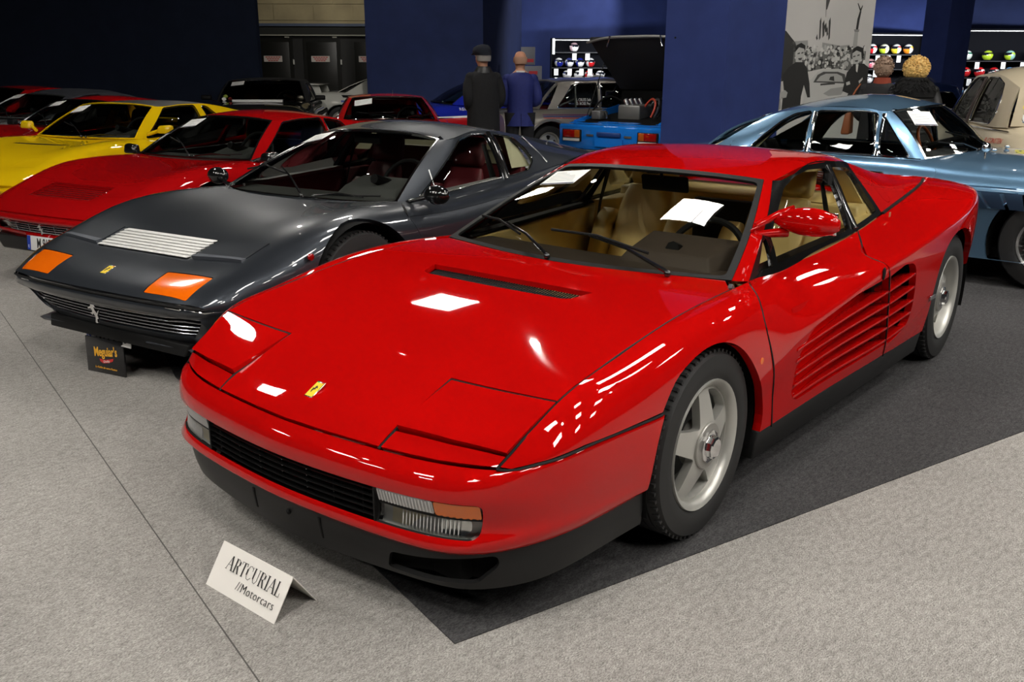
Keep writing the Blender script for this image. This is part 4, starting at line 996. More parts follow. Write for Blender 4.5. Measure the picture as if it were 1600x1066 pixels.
panel('front_bumper', BUMP, RECT, [uvF(opn, .02)], RED, hero, h=.028, thick=.02)
# grille, lamps
backp = MB().prism([(.90, -.55), (.945, -.40), (.97, 0), (.945, .40), (.90, .55), (.78, .5), (.78, -.5)], 2, .28, .42).build('grille_backing', DARK, hero)
for k in range(5):
    z = .313 + .019 * k
    p = [(x - .012, y, z) for x, y in ((1.011, -.378), (1.029, -.2), (1.037, 0), (1.029, .2), (1.011, .378))]
    MB().tube(curve(p, 15), .0028, 6, ry=.008).build('grille_bar', GLOSSBLACK, hero, smooth=True)
for k in range(7):
    y = -.33 + .11 * k; x = 1.033 - .16 * y * y
    MB().box((x - .026, y, .351), (.02, .004, .105)).build('grille_upright', GLOSSBLACK, hero)
    
for sgn in (1, -1):
    MB().box((.988, sgn * .382, .351), (.04, .006, .104)).build('grille_end_frame', BLACK, hero)
    hl = empty('headlamp_unit', (0, 0, 0), 0, hero)
    def lens(nm, pl, m, off, r=.008):
        V, F, LN = trim(BUMP, uvF([(sgn * y, z) for y, z in pl], r), (), h=.02, off=off, thick=.02)
        meshobj(nm, V, F, m, hl, LN)
    LENS = glass('ribbed_lens', (.90, .90, .88), 1.2)
    lens('marker_lens', [(.390, .362), (.390, .401), (.565, .401), (.565, .359)], mat('grey_white_lens', (.46, .46, .45), .15, coat=1.0), -.004)
    lens('indicator_lens', [(.568, .359), (.568, .401), (.683, .401), (.680, .356)], mat('dark_amber_lens', srgb(205, 100, 14), .15, coat=1.0), -.003)
    lens('lamp_lens', [(.390, .302), (.390, .358), (.680, .352), (.676, .325), (.655, .304)], LENS, -.004, .01)
    lens('lamp_divider', [(.388, .355), (.388, .363), (.685, .359), (.685, .351)], BLACK, -.003, .0)
    lens('lamp_back', [(.388, .298), (.388, .403), (.686, .403), (.676, .300)], mat('lamp_back_grey', (.62, .62, .60), .35, .15), -.022, .006)
    for z0, z1, n, y0, dy, off in ((.365, .399, 17, .398, .0100, -.001), (.306, .352, 16, .47, .0105, -.006)):
        rb = MB()
        for k in range(n):
            y = y0 + dy * k; q = BUMP.inv(np.array([[sgn * y, z0], [sgn * y, z1]]), (1, 2), vr=(.18, .82)); a = BUMP.ev(q) + BUMP.nrm(q) * off
            rb.tube([tuple(a[0]), tuple(a[1])], .0016, 4)
        rb.build('lens_ribs', mat('clear_ribs', (.58, .58, .57), .2), hl)['kind'] = 'stuff'
    lens('fog_reflector', [(.425, .310), (.425, .350), (.555, .346), (.500, .325), (.485, .310)], mat('pale_amber_reflector', (.72, .64, .42), .3), -.018, .004)
    lens('bulb_reflector', [(.575, .310), (.575, .348), (.655, .345), (.655, .318), (.640, .310)], mat('mirror_reflector', (.75, .75, .75), .12, .9), -.017, .01)
    lens('lamp_bezel', [(.388, .298), (.388, .304), (.660, .304), (.655, .297)], BLACK, -.002, .0)
    lens('lamp_inner_bezel', [(.386, .298), (.386, .404), (.392, .404), (.392, .298)], BLACK, -.002, .0)
# chin spoiler
SPO = Surf([brow(r) for r in [
    [(1.022, 0, .256), (1.015, .18, .256), (.997, .388, .256), (.962, .565, .256), (.905, .662, .257), (.840, .718, .261), (.655, .797, .271), (.45, .830, .280), (.366, .845, .285)],
    [(1.018, 0, .20), (1.011, .18, .20), (.990, .388, .20), (.956, .565, .20), (.902, .662, .202), (.835, .722, .206), (.655, .798, .216), (.45, .830, .226), (.364, .844, .232)],
    [(1.006, 0, .132), (.998, .15, .132), (.975, .34, .132), (.938, .548, .133), (.895, .645, .135), (.82, .72, .141), (.655, .79, .155), (.45, .822, .168), (.362, .838, .176)]]])
duct = [(.395, .150), (.42, .212), (.70, .246), (.705, .215), (.655, .158), (.52, .148)]
def uvS(p, s, r=.015): return SPO.inv(resample(roundpoly([(s * y, z) for y, z in p], r), .035), (1, 2), vr=(.12, .88))
panel('chin_spoiler', SPO, RECT, [uvS(duct, 1)], mat('satin_black', (.012, .012, .012), .42, spec=.25), hero, h=.035, thick=.015)
for sgn in (1, -1):
    MB().hexa([(.96, sgn * .36, .14), (.80, sgn * .73, .14), (.68, sgn * .70, .14), (.84, sgn * .36, .14), (.97, sgn * .36, .252), (.80, sgn * .73, .26), (.68, sgn * .70, .26), (.84, sgn * .36, .252)]).build('brake_duct', DARK, hero)
    MB().box((1.0, sgn * .155, .205), (.03, .012, .07), Matrix.Rotation(.15, 3, 'Y')).build('plate_bracket', BLACK, hero, bevel=.002)
MB().sphere((1.02, .02, .215), .009, 10, 6).build('tow_cover', BLACK, hero, smooth=True)
# floor pan as a dark box added to block light; sills
MB().prism([(.90, -.6), (.90, .6), (.4, .62), (-.36, .62), (-.36, .80), (-2.1, .86), (-2.1, .6), (-3.3, .6), (-3.3, -.6), (-2.1, -.6), (-2.1, -.86), (-.36, -.80), (-.36, -.62), (.4, -.62)], 2, .14, .26).build('floor_pan', DARK, hero)
for sgn in (1, -1):
    MB().hexa([(-.372, sgn * .80, .135), (-2.148, sgn * .86, .125), (-2.148, sgn * .925, .125), (-.372, sgn * .862, .135), (-.372, sgn * .80, .245), (-2.148, sgn * .86, .24), (-2.148, sgn * .944, .236), (-.372, sgn * .879, .248)]).build('rocker_sill', mat('satin_black'), hero, bevel=.006)
# greenhouse
r4 = TR_G.tv
panel('windscreen', TR_W, [(.0, .0), (1, .0), (1, 1), (0, 1)], (), glass('hero_screen', (.93, .94, .88), 1.25), hero, h=.05, gap=.012, thick=.0, off=-.004)
ws_in = [(.035, .035), (.965, .06), (.965, .94), (.035, .965)]
panel('windscreen_seal', TR_W, RECT, [roundpoly([(.03, .022), (.955, .022), (.955, .978), (.03, .978)], .03)], BLACK, hero, h=.03, thick=.012, off=.001, gap=.002)
panel('roof', TR_R, RECT, (), RED, hero, h=.035, thick=.02)
panel('windscreen_pillar', TR_G, [(0, 0), (1, 0), (1, r4[1]), (0, r4[1])], (), RED, hero, mirror=True, h=.03, thick=.02)
sail = [(0, r4[4]), (1, r4[4]), (1, r4[5]), (1, r4[6]), (.99, 1), (0.01, 1), (0, r4[6]), (0, r4[5])]
flap = curve([(-2.245, .95), (-2.185, .915), (-2.20, .87), (-2.275, .840), (-2.31, .855), (-2.29, .90), (-2.27, .935)], 30, closed=True)
fl_uv = TR_G.inv(flap, (0, 2))
panel('sail_panel', TR_G, sail, [fl_uv], RED, hero, mirror=True, h=.03, thick=.02, gap=.001)
panel('fuel_flap', TR_G, fl_uv, (), RED, hero, mirror=True, h=.02, gap=.003, thick=.01)
def uvG(p, r=.015): return TR_G.inv(resample(roundpoly(p, r), .03), (0, 2))
g_vent = [(-.632, .760), (-.738, .766), (-.792, .858), (-.755, .845)]
g_door = [(-.775, .771), (-1.20, .786), (-1.55, .803), (-1.585, .90), (-1.625, 1.052), (-1.42, 1.060), (-1.25, 1.044), (-1.135, 1.012), (-.822, .862)]
g_quar = [(-1.640, .806), (-2.005, .826), (-1.975, .93), (-1.935, 1.026), (-1.80, 1.042), (-1.685, 1.052), (-1.665, .95)]
side = [(0, r4[1]), (1, r4[1]), (1, r4[2]), (1, r4[3]), (1, r4[4]), (0, r4[4]), (0, r4[3]), (0, r4[2])]
panel('window_frame', TR_G, side, [uvG(g_vent, .008), uvG(g_door, .02), uvG(g_quar, .02)], GLOSSBLACK, hero, mirror=True, h=.03, thick=.02, off=.002)
SG = glass('hero_side_glass', (.93, .94, .90), 1.0)
for nm, p in (('vent_glass', g_vent), ('door_glass', g_door), ('quarter_glass', g_quar)):
    panel(nm, TR_G, uvG(p, .004), (), SG, hero, mirror=True, h=.05, thick=0, off=-.008)
for sgn in (1, -1):   # raised rubber of the door post
    MB().tube([(-1.600, sgn * .742, .80), (-1.612, sgn * .694, .87), (-1.632, sgn * .632, .97), (-1.652, sgn * .566, 1.062)], .011, 8, ry=.017).build('door_post', GLOSSBLACK, hero, smooth=True)
    # dark lower edge of the sail
    lo = [tuple(p) for p in TR_G.ev(np.stack([np.full(24, .0), np.linspace(r4[4], .999, 24)], 1))]
    MB().tube([(x, sgn * (y + .004), z) for x, y, z in lo], .009, 6).build('sail_gap', BLACK, hero, smooth=True)
# rear deck, tail
DECK = Surf([brow(r) for r in [
    [(-2.02, 0, .90), (-2.02, .25, .898), (-2.02, .42, .88), (-2.02, .54, .83), (-2.05, .70, .805)],
    [(-2.4, 0, .912), (-2.4, .25, .909), (-2.4, .42, .89), (-2.4, .53, .845), (-2.4, .685, .826)],
    [(-2.9, 0, .90), (-2.9, .25, .896), (-2.9, .42, .882), (-2.9, .52, .86), (-2.9, .64, .852)],
    [(-3.38, 0, .862), (-3.38, .25, .861), (-3.38, .42, .86), (-3.38, .50, .86), (-3.38, .59, .857)]]], flip=True)
panel('engine_deck', DECK, RECT, (), RED, hero, h=.06, thick=.02)
for k in range(7):
    x = -2.25 - .13 * k
    MB().box((x, 0, .913 - .018 * max(0, (-x - 2.45))), (.07, .80, .012), Matrix.Rotation(-.12, 3, 'Y')).build('deck_slat', GLOSSBLACK, hero, bevel=.003)
MB().hexa([(-3.36, -.82, .36), (-3.36, .82, .36), (-3.30, .80, .36), (-3.30, -.80, .36), (-3.36, -.84, .80), (-3.36, .84, .80), (-3.30, .80, .84), (-3.30, -.80, .84)]).build('tail_panel', BLACK, hero)
for k in range(7): MB().box((-3.372, 0, .52 + .035 * k), (.02, 1.5, .012)).build('tail_slat', GLOSSBLACK, hero)
MB().hexa([(-3.40, -.80, .30), (-3.40, .80, .30), (-3.2, .80, .28), (-3.2, -.80, .28), (-3.42, -.82, .46), (-3.42, .82, .46), (-3.3, .82, .48), (-3.3, -.82, .48)]).build('rear_bumper', RED, hero, bevel=.02)
MB().hexa([(-1.99, -.53, .84), (-1.99, .53, .84), (-2.0, .53, .84), (-2.0, -.53, .84), (-1.975, -.44, 1.06), (-1.975, .44, 1.06), (-1.985, .44, 1.06), (-1.985, -.44, 1.06)]).build('rear_glass', glass('hero_side_glass', (.93, .94, .90), 1.0), hero)
# wheels
for sgn in (1, -1):
    wheel(hero, (0, sgn * .7615, .3155), sgn, .3155, .215, .216, 'star5', dish=.022)
    wheel(hero, (-2.55, sgn * .832, .3305), sgn, .3305, .245, .216, 'star5', dish=.05)
wheel_box(hero, 0, .37, .45, .855); wheel_box(hero, -2.55, .40, .50, .945)
# cabin
TAN = mat('tan_leather', srgb(222, 196, 128), .5, noise=(6, .06), bump=(220, .15))
DASH = mat('brown_dash', srgb(66, 56, 48), .7, noise=(9, .06), bump=(300, .2))
CARP = mat('dark_cabin_carpet', (.012, .011, .01), .95)
MB().hexa([(-.45, -.70, .26), (-.45, .70, .26), (-1.75, .72, .26), (-1.75, -.72, .26), (-.45, -.70, .30), (-.45, .70, .30), (-1.75, .72, .30), (-1.75, -.72, .30)]).build('cabin_floor', CARP, hero)
MB().hexa([(-1.80, -.70, .28), (-1.80, .70, .28), (-1.98, .68, .28), (-1.98, -.68, .28), (-1.86, -.66, .86), (-1.86, .66, .86), (-2.0, .66, .86), (-2.0, -.66, .86)]).build('bulkhead', TAN, hero, bevel=.015)
MB().box((-1.82, 0, .60), (.05, .34, .48)).build('bulkhead_carpet', CARP, hero, bevel=.01)
MB().hexa([(-1.86, -.52, .86), (-1.86, .52, .86), (-2.0, .52, .86), (-2.0, -.52, .86), (-1.92, -.50, .90), (-1.92, .50, .90), (-2.0, .50, .905), (-2.0, -.50, .905)]).build('rear_shelf', TAN, hero, bevel=.01)
for sgn in (1, -1):
    MB().hexa([(-.60, sgn * .69, .32), (-1.62, sgn * .73, .32), (-1.62, sgn * .71, .32), (-.60, sgn * .66, .32), (-.60, sgn * .70, .735), (-1.62, sgn * .722, .776), (-1.62, sgn * .66, .776), (-.60, sgn * .63, .735)]).build('door_card', TAN, hero, bevel=.012)
    MB().hexa([(-.56, sgn * .70, .742), (-1.62, sgn * .73, .785), (-1.62, sgn * .67, .785), (-.58, sgn * .64, .742), (-.56, sgn * .70, .752), (-1.62, sgn * .728, .795), (-1.62, sgn * .685, .795), (-.58, sgn * .65, .752)]).build('door_top_rail', BLACK, hero)
    MB().hexa([(-1.64, sgn * .735, .30), (-2.02, sgn * .70, .30), (-1.99, sgn * .62, .30), (-1.70, sgn * .62, .30), (-1.64, sgn * .725, .79), (-2.04, sgn * .698, .812), (-2.0, sgn * .52, .84), (-1.76, sgn * .60, .80)]).build('quarter_trim', TAN, hero, bevel=.01)
    MB().hexa([(-1.98, sgn * .675, .81), (-2.05, sgn * .69, .81), (-2.06, sgn * .60, .83), (-1.99, sgn * .56, .83), (-1.93, sgn * .54, 1.045), (-1.98, sgn * .53, 1.045), (-1.99, sgn * .44, 1.06), (-1.94, sgn * .44, 1.06)]).build('rear_pillar_trim', TAN, hero, bevel=.006)
    MB().tube([(-1.60, sgn * .57, .99), (-1.60, sgn * .62, .80), (-1.58, sgn * .66, .45)], .004, 6, ry=.024).build('seat_belt', BLACK, hero)
    MB().tube([(-1.61, sgn * .59, 1.03), (-1.60, sgn * .595, .98)], .022, 8).build('belt_guide', BLACK, hero)
panel('headlining', TR_R, [(.04, .06), (.96, .06), (.96, .94), (.04, .94)], (), TAN, hero, h=.1, thick=0, off=-.022)
for sgn in (1, -1): seat(hero, -1.22, sgn * .36, TAN, zc=.33, back=.58, w=.52, rec=.38)
DS = Surf([brow(r) for r in [
    [(-.33, 0, .722), (-.36, .25, .722), (-.41, .48, .724), (-.47, .66, .726)],
    [(-.50, 0, .735), (-.51, .25, .735), (-.53, .48, .735), (-.56, .64, .733)],
    [(-.66, 0, .735), (-.67, .25, .735), (-.68, .48, .735), (-.69, .63, .733)],
    [(-.76, 0, .70), (-.77, .25, .70), (-.77, .48, .70), (-.77, .63, .70)],
    [(-.78, 0, .55), (-.78, .25, .55), (-.78, .48, .55), (-.78, .63, .55)]]], flip=True)
panel('dashboard', DS, RECT, (), DASH, hero, h=.06, thick=.01)
MB().hexa([(-.58, .12, .725), (-.58, .55, .725), (-.86, .57, .70), (-.86, .10, .70), (-.63, .16, .785), (-.63, .51, .785), (-.88, .545, .822), (-.88, .125, .822)]).build('instrument_binnacle', DASH, hero, bevel=.012)
MB().hexa([(-.75, -.12, .30), (-.75, .12, .30), (-1.7, .12, .30), (-1.7, -.12, .30), (-.72, -.12, .68), (-.72, .12, .68), (-1.7, .10, .46), (-1.7, -.10, .46)]).build('centre_tunnel', CARP, hero, bevel=.02)
steering(hero, (-.96, .33, .700), .180, .42)
MB().box((-1.145, .02, .985), (.022, .235, .072), Matrix.Rotation(.25, 3, 'Y')).build('rear_view_mirror', BLACK, hero, bevel=.008)
MB().tube([(-1.12, .02, 1.005), (-1.10, .02, 1.05)], .008, 6).build('mirror_stalk', BLACK, hero)
MB().box((-1.12, -.02, 1.045), (.05, .06, .03)).build('interior_lamp', BLACK, hero, bevel=.004)
# outside mirror
mg = empty('door_mirror', (-.85, .80, .925), 0, hero)
P = []
for i in range(13):
    t = i / 12; y = -.125 + .25 * t; e = math.sin(PI * (.04 + .92 * t)) ** .55 * (.78 + .22 * t)
    P.append((y, .050 * e, .066 * e))
V = []; F = []; k = 20
for y, rx, rz in P:
    for j in range(k):
        a = 2 * PI * j / k; cx = math.cos(a); V.append((rx * (cx if cx > 0 else cx * .55), y, rz * math.sin(a) * (1 if math.sin(a) > 0 else .85)))
for i in range(12):
    for j in range(k): F.append((i * k + j, i * k + (j + 1) % k, (i + 1) * k + (j + 1) % k, (i + 1) * k + j))
F += [tuple(range(k)), tuple(12 * k + j for j in reversed(range(k)))]
MB().add(V, F).build('mirror_shell', RED, mg, smooth=True, sharp=80)
MB().tube([(-.02, -.06, .045), (-.01, -.11, .025), (.07, -.170, -.02), (.085, -.178, -.038), (.06, -.170, -.055), (-.02, -.08, -.046)], [.016, .014, .013, .013, .014, .02], 10).build('mirror_arm', RED, mg, smooth=True)
MB().box((-.030, .01, 0), (.004, .19, .085)).build('mirror_glass', CHROME, mg, bevel=.002)
# wipers
wiper(hero, (-.375, .48, .765), (-.50, .05, .838), pts=[(-.455, .35, .812), (-.505, .08, .842), (-.515, -.15, .84)])
wiper(hero, (-.35, -.05, .765), (-.53, -.40, .842), pts=[(-.47, -.28, .812), (-.54, -.45, .846), (-.60, -.60, .842)])
for pts in (side_seam, bseam, [step_in, (.83, .368, .559), inner_r], [inner_r, (.67, .55, .62), outer_r], [inner_f, step_in], DSEAM, DREAR):  # black tubes sunk into the seams paint the shade of the gaps
    for sgn in (1, -1):
        MB().tube([(x, sgn * (y - .001), z - .0035) for x, y, z in curve(np.array(pts), 24)], .0046, 5).build('shut_line_shade', BLACK, hero, smooth=True)
# small fittings
up = Vector((-.33, 0, .94))
badge('hood_badge', hero, frame((.878, 0, .5555), (0, 1, 0), (-.88, 0, .47)), .036, .066)
for sgn in (1, -1):
    MB().lathe([(0, .014), (.006, .012), (.007, 0)], (-.299, sgn * .895, .535), axis=1, seg=16).build('side_marker', AMBER, hero, smooth=True)
    MB().sphere((-1.345, sgn * .962, .667), (.012, .007, .028), 12, 8).build('door_lock', BLACK, hero, smooth=True)
    MB().box((-2.12, sgn * .982, .42), (.09, .006, .02), Matrix.Rotation(-.05, 3, 'Y')).build('maker_badge', STEEL, hero, bevel=.002)
    MB().box((-2.01, sgn * .765, .815), (.02, .004, .024)).build('side_emblem', mat('gold_emblem', (.75, .55, .30), .3, .8), hero, bevel=.002)
    MB().tube([(-.36, sgn * .735, .742), (-.41, sgn * .715, .745)], .012, 6).build('hood_hinge', STEEL, hero)
sheet_on('price_sheet', 'white information sheet behind the windscreen of the red coupe with side strakes', TR_W, (.79, .14), .20, .145, .2, (0, 0, 0), 6)
tg = tag(empty('key_tag'), 'yellow tag with a black horse hanging on the steering wheel of the red coupe', 'tag')
tg.matrix_world = frame((-.80, .462, .742), Vector((-.60, .78, .12)), Vector((-.2, -.25, .95)))
MB().box((0, 0, 0), (.058, .075, .002)).build('card', mat('tag_yellow', srgb(235, 225, 40), .5), tg)
MB().prism([((x - .45) * .036, (y - .25) * .036) for x, y in HORSE], 2, .0012, .002).build('horse_print', INK, tg)
MB().box((0, -.026, .0014), (.036, .008, .001)).build('printed_line', INK, tg)
# ------------------------------------------------------------------ general car builder
def fullrow(half):
    return [(x, -y, z) for x, y, z in reversed(half[1:])] + list(half)
def fullpoly(half):
    return list(half) + [(x, -y) for x, y in reversed(half) if abs(y) > 1e-6]
class Car:
    """car from a half body net (centre -> sill), a half greenhouse and cut-outs; every panel is its own part"""
    def __init__(s, root, paintm, body, h=.05, vcr=(), lower=None):
        s.root = root; s.paint = paintm; s.h = h
        n = len(body[0]); vc = [n - 1 - k for k in vcr] + [n - 1 + k for k in vcr]
        s.B = Surf([fullrow(r) for r in body], vcr=sorted(set(vc)), flip=True); s.n = n
        s.vt = s.B.tv[n - 1:]; s.holes = []; s.parts = []
    def vr(s, lo, hi, side):
        """v range of half columns lo..hi on a side"""
        a, b = s.B.tv[s.n - 1 + lo], s.B.tv[s.n - 1 + hi]
        return (a, b) if side > 0 else (1 - b, 1 - a)
    def uv(s, pts, axes, lo, hi, side, r=0.0):
        P = np.asarray(pts, float)
        if axes == (0, 1) and side < 0: P = P * [1, -1]
        if r: P = roundpoly(P, r)
        return s.B.inv(resample(P, .045), axes, vr=s.vr(lo, hi, side))
    def uvtop(s, pts, hi, r=0.0):
        P = np.asarray(pts, float)
        if r: P = roundpoly(P, r)
        return s.B.inv(resample(P, .05), (0, 1), vr=(1 - s.B.tv[s.n - 1 + hi], s.B.tv[s.n - 1 + hi]))
    def cut(s, uvp): s.holes.append(uvp)
    def arch(s, x, z, R, lo, hi, low=.2, flat=1.0):
        for sd in (1, -1):
            th = np.linspace(-.42, PI + .42, 26)
            P = [(x + R * math.cos(t), max(low - .02, z + R * math.sin(t) * flat)) for t in th]
            s.cut(s.uv(P, (0, 2), lo, hi, sd))
    def part(s, name, uvp, m=None, gap=.002, off=0, thick=.02, cutit=True, holes=(), h=None, label=None):
        if cutit: s.cut(uvp)
        V, F, LN = trim(s.B, uvp, holes, h=h or s.h, gap=gap, off=off, thick=thick)
        return meshobj(name, V, F, m or s.paint, s.root, LN, label=label)
    def shell(s, name='body_shell', outer=None, gap=0):
        V, F, LN = trim(s.B, outer or [(0, 0), (1, 0), (1, 1), (0, 1)], s.holes, h=s.h, thick=.03, gap=gap)
        return meshobj(name, V, F, s.paint, s.root, LN)
    def on(s, pts, axes, lo, hi, side, off=.002):
        """points lifted on to the body surface"""
        q = s.uv(pts, axes, lo, hi, side) if axes else None
        return s.B.ev(q) + s.B.nrm(q) * off
    def line(s, name, pts, axes, lo, hi, r=.0035, m=BLACK, both=True, off=.0, seg=5):
        for sd in ((1, -1) if both else (1,)):
            p = s.on(curve(np.array([list(q) for q in pts], float), 16) if len(pts) > 2 else pts, axes, lo, hi, sd, off)
            # drop the closing half of the resampled loop
            p = p[:max(2, len(p) // 2 + 1)] if len(pts) == 2 else p
            MB().tube([tuple(q) for q in p], r, seg).build(name, m, s.root, smooth=True)
def greenhouse(root, P, base, top, mid, sides, crown, glassm, h=.05, trimm=GLOSSBLACK, side_glass=(), back=None, frame_mat=None, roofm=None, wsframe=None, rail_bulge=.018, backm=None, roof_rows=None, pillarm=None, seal=.018, sail_from=None, sailm=None, sidemat=None, ring_r=.0065):
    """base/top: half curves of the windscreen (4 points, centre first); sides: list of (base point, rail point) from screen to rear;
    side_glass: [(name, polygon in x,z)]; crown: roof height above the rail at the centre for each side column"""
    R = {}
    rows = []
    for k in range(4):
        t = k / 3; bz = mid * 4 * t * (1 - t)
        rows.append([tuple(np.array(b) * (1 - t) + np.array(q) * t + np.array([bz * .45, 0, bz])) for b, q in zip(base, top)])
    s0 = [r[-1] for r in rows]
    W_ = Surf([fullrow(r) for r in rows], flip=True); R['W'] = W_
    panel('windscreen', W_, RECT, (), glassm, root, h=.09, gap=.01, thick=0, off=-.004)
    panel('windscreen_frame', W_, RECT, [roundpoly([(seal * 1.6, seal), (1 - seal * 1.6, seal), (1 - seal * 1.6, 1 - seal), (seal * 1.6, 1 - seal)], .02)], wsframe or trimm, root, h=.05, thick=.014, off=.003)
    cols = []
    for i, (b, q) in enumerate(sides):
        b = np.array(b, float); q = np.array(q, float)
        if i == 0: cols.append([np.array(r[-1]) for r in rows]); continue
        c = []
        for k in range(4):
            t = k / 3; p = b * (1 - t) + q * t; p = p + np.array([0, rail_bulge * 4 * t * (1 - t), 0]); c.append(p)
        cols.append(c)
    G_ = Surf([[tuple(c[k]) for c in cols] for k in range(4)], flip=True); R['G'] = G_
    tv = G_.tv
    # roof
    rr = []
    tops = [tuple(c[3]) for c in cols]
    n_roof = len(tops) if sail_from is None else sail_from + 1
    for i in range(n_roof):
        x, y, z = tops[i]
        if i == 0:
            rr.append(list(top)); continue
        rr.append([(x + .02 * (1 - f * f), y * f, z + crown[i] * (1 - f ** 2.2)) for f in (0, .42, .78, 1.0)])
    Rf = Surf([fullrow(r) for r in rr], flip=True); R['R'] = Rf
    panel('roof', Rf, RECT, (), roofm or P, root, h=h, thick=.02)
    # side
    sh = []
    names = []
    for nm, pl in side_glass:
        q = G_.inv(resample(roundpoly(np.array(pl, float), .03), .04), (0, 2)); sh.append(q); names.append(nm)
    last = 1.0
    o = [(0, 0), (1, 0), (1, last), (0, last)]
    panel('side_pillars', G_, o, sh, pillarm or P, root, mirror=True, h=h * .8, thick=.02)
    for nm, q in zip(names, sh):
        panel(nm, G_, q, (), sidemat or glassm, root, mirror=True, h=.09, thick=0, off=-.008)
        ring_ = G_.ev(q) + G_.nrm(q) * .001
        for sg in (1, -1):
            rp = [(x, sg * y, z) for x, y, z in ring_]; rp.append(rp[0]); rp.append(rp[1])
            MB().tube(rp, ring_r, 5, cap=False).build(nm + '_trim', frame_mat or trimm, root, smooth=True)
    if back is not None:
        rb = []
        lb, lt = np.array(sides[n_roof - 1][0]) if back.get('base') is None else np.array(back['base']), np.array(rr[-1])
        bb = [np.array([lb[0] + back.get('bow', -.06) * (1 - f * f), lb[1] * f, lb[2] + back.get('lift', .01) * (1 - f * f)]) for f in (0, .42, .78, 1.0)]
        for k in range(4):
            t = k / 3; bz = back.get('bulge', .02) * 4 * t * (1 - t)
            rb.append([tuple(np.array(rr[-1][j]) * (1 - t) + bb[j] * t + np.array([-bz * .5, 0, bz])) for j in range(4)])
        K_ = Surf([fullrow(r) for r in rb], flip=True); R['K'] = K_
        win = roundpoly([(.06, .07), (.93, .07), (.93, .93), (.06, .93)], .05)
        panel('rear_screen_surround', K_, RECT, [win], backm or P, root, h=h, thick=.015)
        panel('rear_screen', K_, win, (), sidemat or glassm, root, h=.09, thick=0, off=-.005)
        ring_ = K_.ev(win); rp = [tuple(p) for p in ring_]; rp += rp[:2]
        MB().tube(rp, .008, 5, cap=False).build('rear_screen_trim', frame_mat or trimm, root, smooth=True)
    return R
def cabin(root, x0, x1, hw, zf, zb, m, seats=((-1.2, .35),), dash=None, dz=.74, wheel_at=None, wheel_m=BLACK, wheel_sm=BLACK, seat_kw=None, rear=True, door_card=True, trim_col=None, wr=.18, binn=None):
    fl = MB().hexa([(x0, -hw, zf), (x0, hw, zf), (x1, hw, zf), (x1, -hw, zf), (x0, -hw, zf + .04), (x0, hw, zf + .04), (x1, hw, zf + .04), (x1, -hw, zf + .04)])
    fl.build('cabin_floor', mat('dark_cabin_carpet', (.012, .011, .01), .95), root)
    for sx, sy in seats:
        for sg in (1, -1): seat(root, sx, sg * sy, m, **(seat_kw or {}))
    d = dash or mat('black_dash', (.02, .02, .02), .6)
    MB().hexa([(x0 + .06, -hw, zf), (x0 + .06, hw, zf), (x0 - .34, hw, zf + .15), (x0 - .34, -hw, zf + .15), (x0 + .10, -hw, dz - .03), (x0 + .10, hw, dz - .03), (x0 - .30, hw * .98, dz), (x0 - .30, -hw * .98, dz)]).build('dashboard', d, root, bevel=.02)
    if binn:
        bx, by, bw, bz = binn
        MB().hexa([(bx + .14, by - bw, dz - .02), (bx + .14, by + bw, dz - .02), (bx - .14, by + bw, dz - .05), (bx - .14, by - bw, dz - .05), (bx + .08, by - bw * .8, bz - .04), (bx + .08, by + bw * .8, bz - .04), (bx - .14, by + bw * .95, bz), (bx - .14, by - bw * .95, bz)]).build('instrument_binnacle', d, root, bevel=.015)
    if wheel_at: steering(root, wheel_at, wr, .4, wheel_m, sm=wheel_sm)
    if rear: MB().hexa([(x1, -hw, zf), (x1, hw, zf), (x1 - .08, hw, zf), (x1 - .08, -hw, zf), (x1 - .06, -hw * .92, zb), (x1 - .06, hw * .92, zb), (x1 - .12, hw * .92, zb), (x1 - .12, -hw * .92, zb)]).build('bulkhead', trim_col or m, root, bevel=.01)
    if door_card:
        for sg in (1, -1):
            MB().hexa([(x0 - .1, sg * (hw + .005), zf), (x1, sg * (hw + .005), zf), (x1, sg * (hw - .05), zf), (x0 - .1, sg * (hw - .05), zf), (x0 - .1, sg * (hw + .01), dz), (x1, sg * (hw + .01), dz + .02), (x1, sg * (hw - .05), dz + .02), (x0 - .1, sg * (hw - .05), dz)]).build('door_card', trim_col or m, root, bevel=.008)
def plate(parent, M, s, w=.34, h=.11, eu=True, col=None, inkm=INK):
    g = empty('number_plate', parent=parent); g.matrix_local = M
    MB().box((0, 0, 0), (w, h, .006)).build('plate_field', col or mat('plate_white', (.80, .80, .78), .4), g, bevel=.002)
    if eu:
        MB().box((-w / 2 + h * .17, 0, .0035), (h * .34, h * .98, .002)).build('plate_band', mat('euro_blue', (.01, .05, .42), .4), g)
        text('band_letter', 'E', h * .3, mat('plate_white'), g, Matrix.Translation((-w / 2 + h * .17, -h * .25, .0048)))
    text('plate_letters', s, h * .95, inkm, g, Matrix.Translation((h * .2 if eu else 0, 0, .0036)), sx=.62, bold=.0015)
    return g
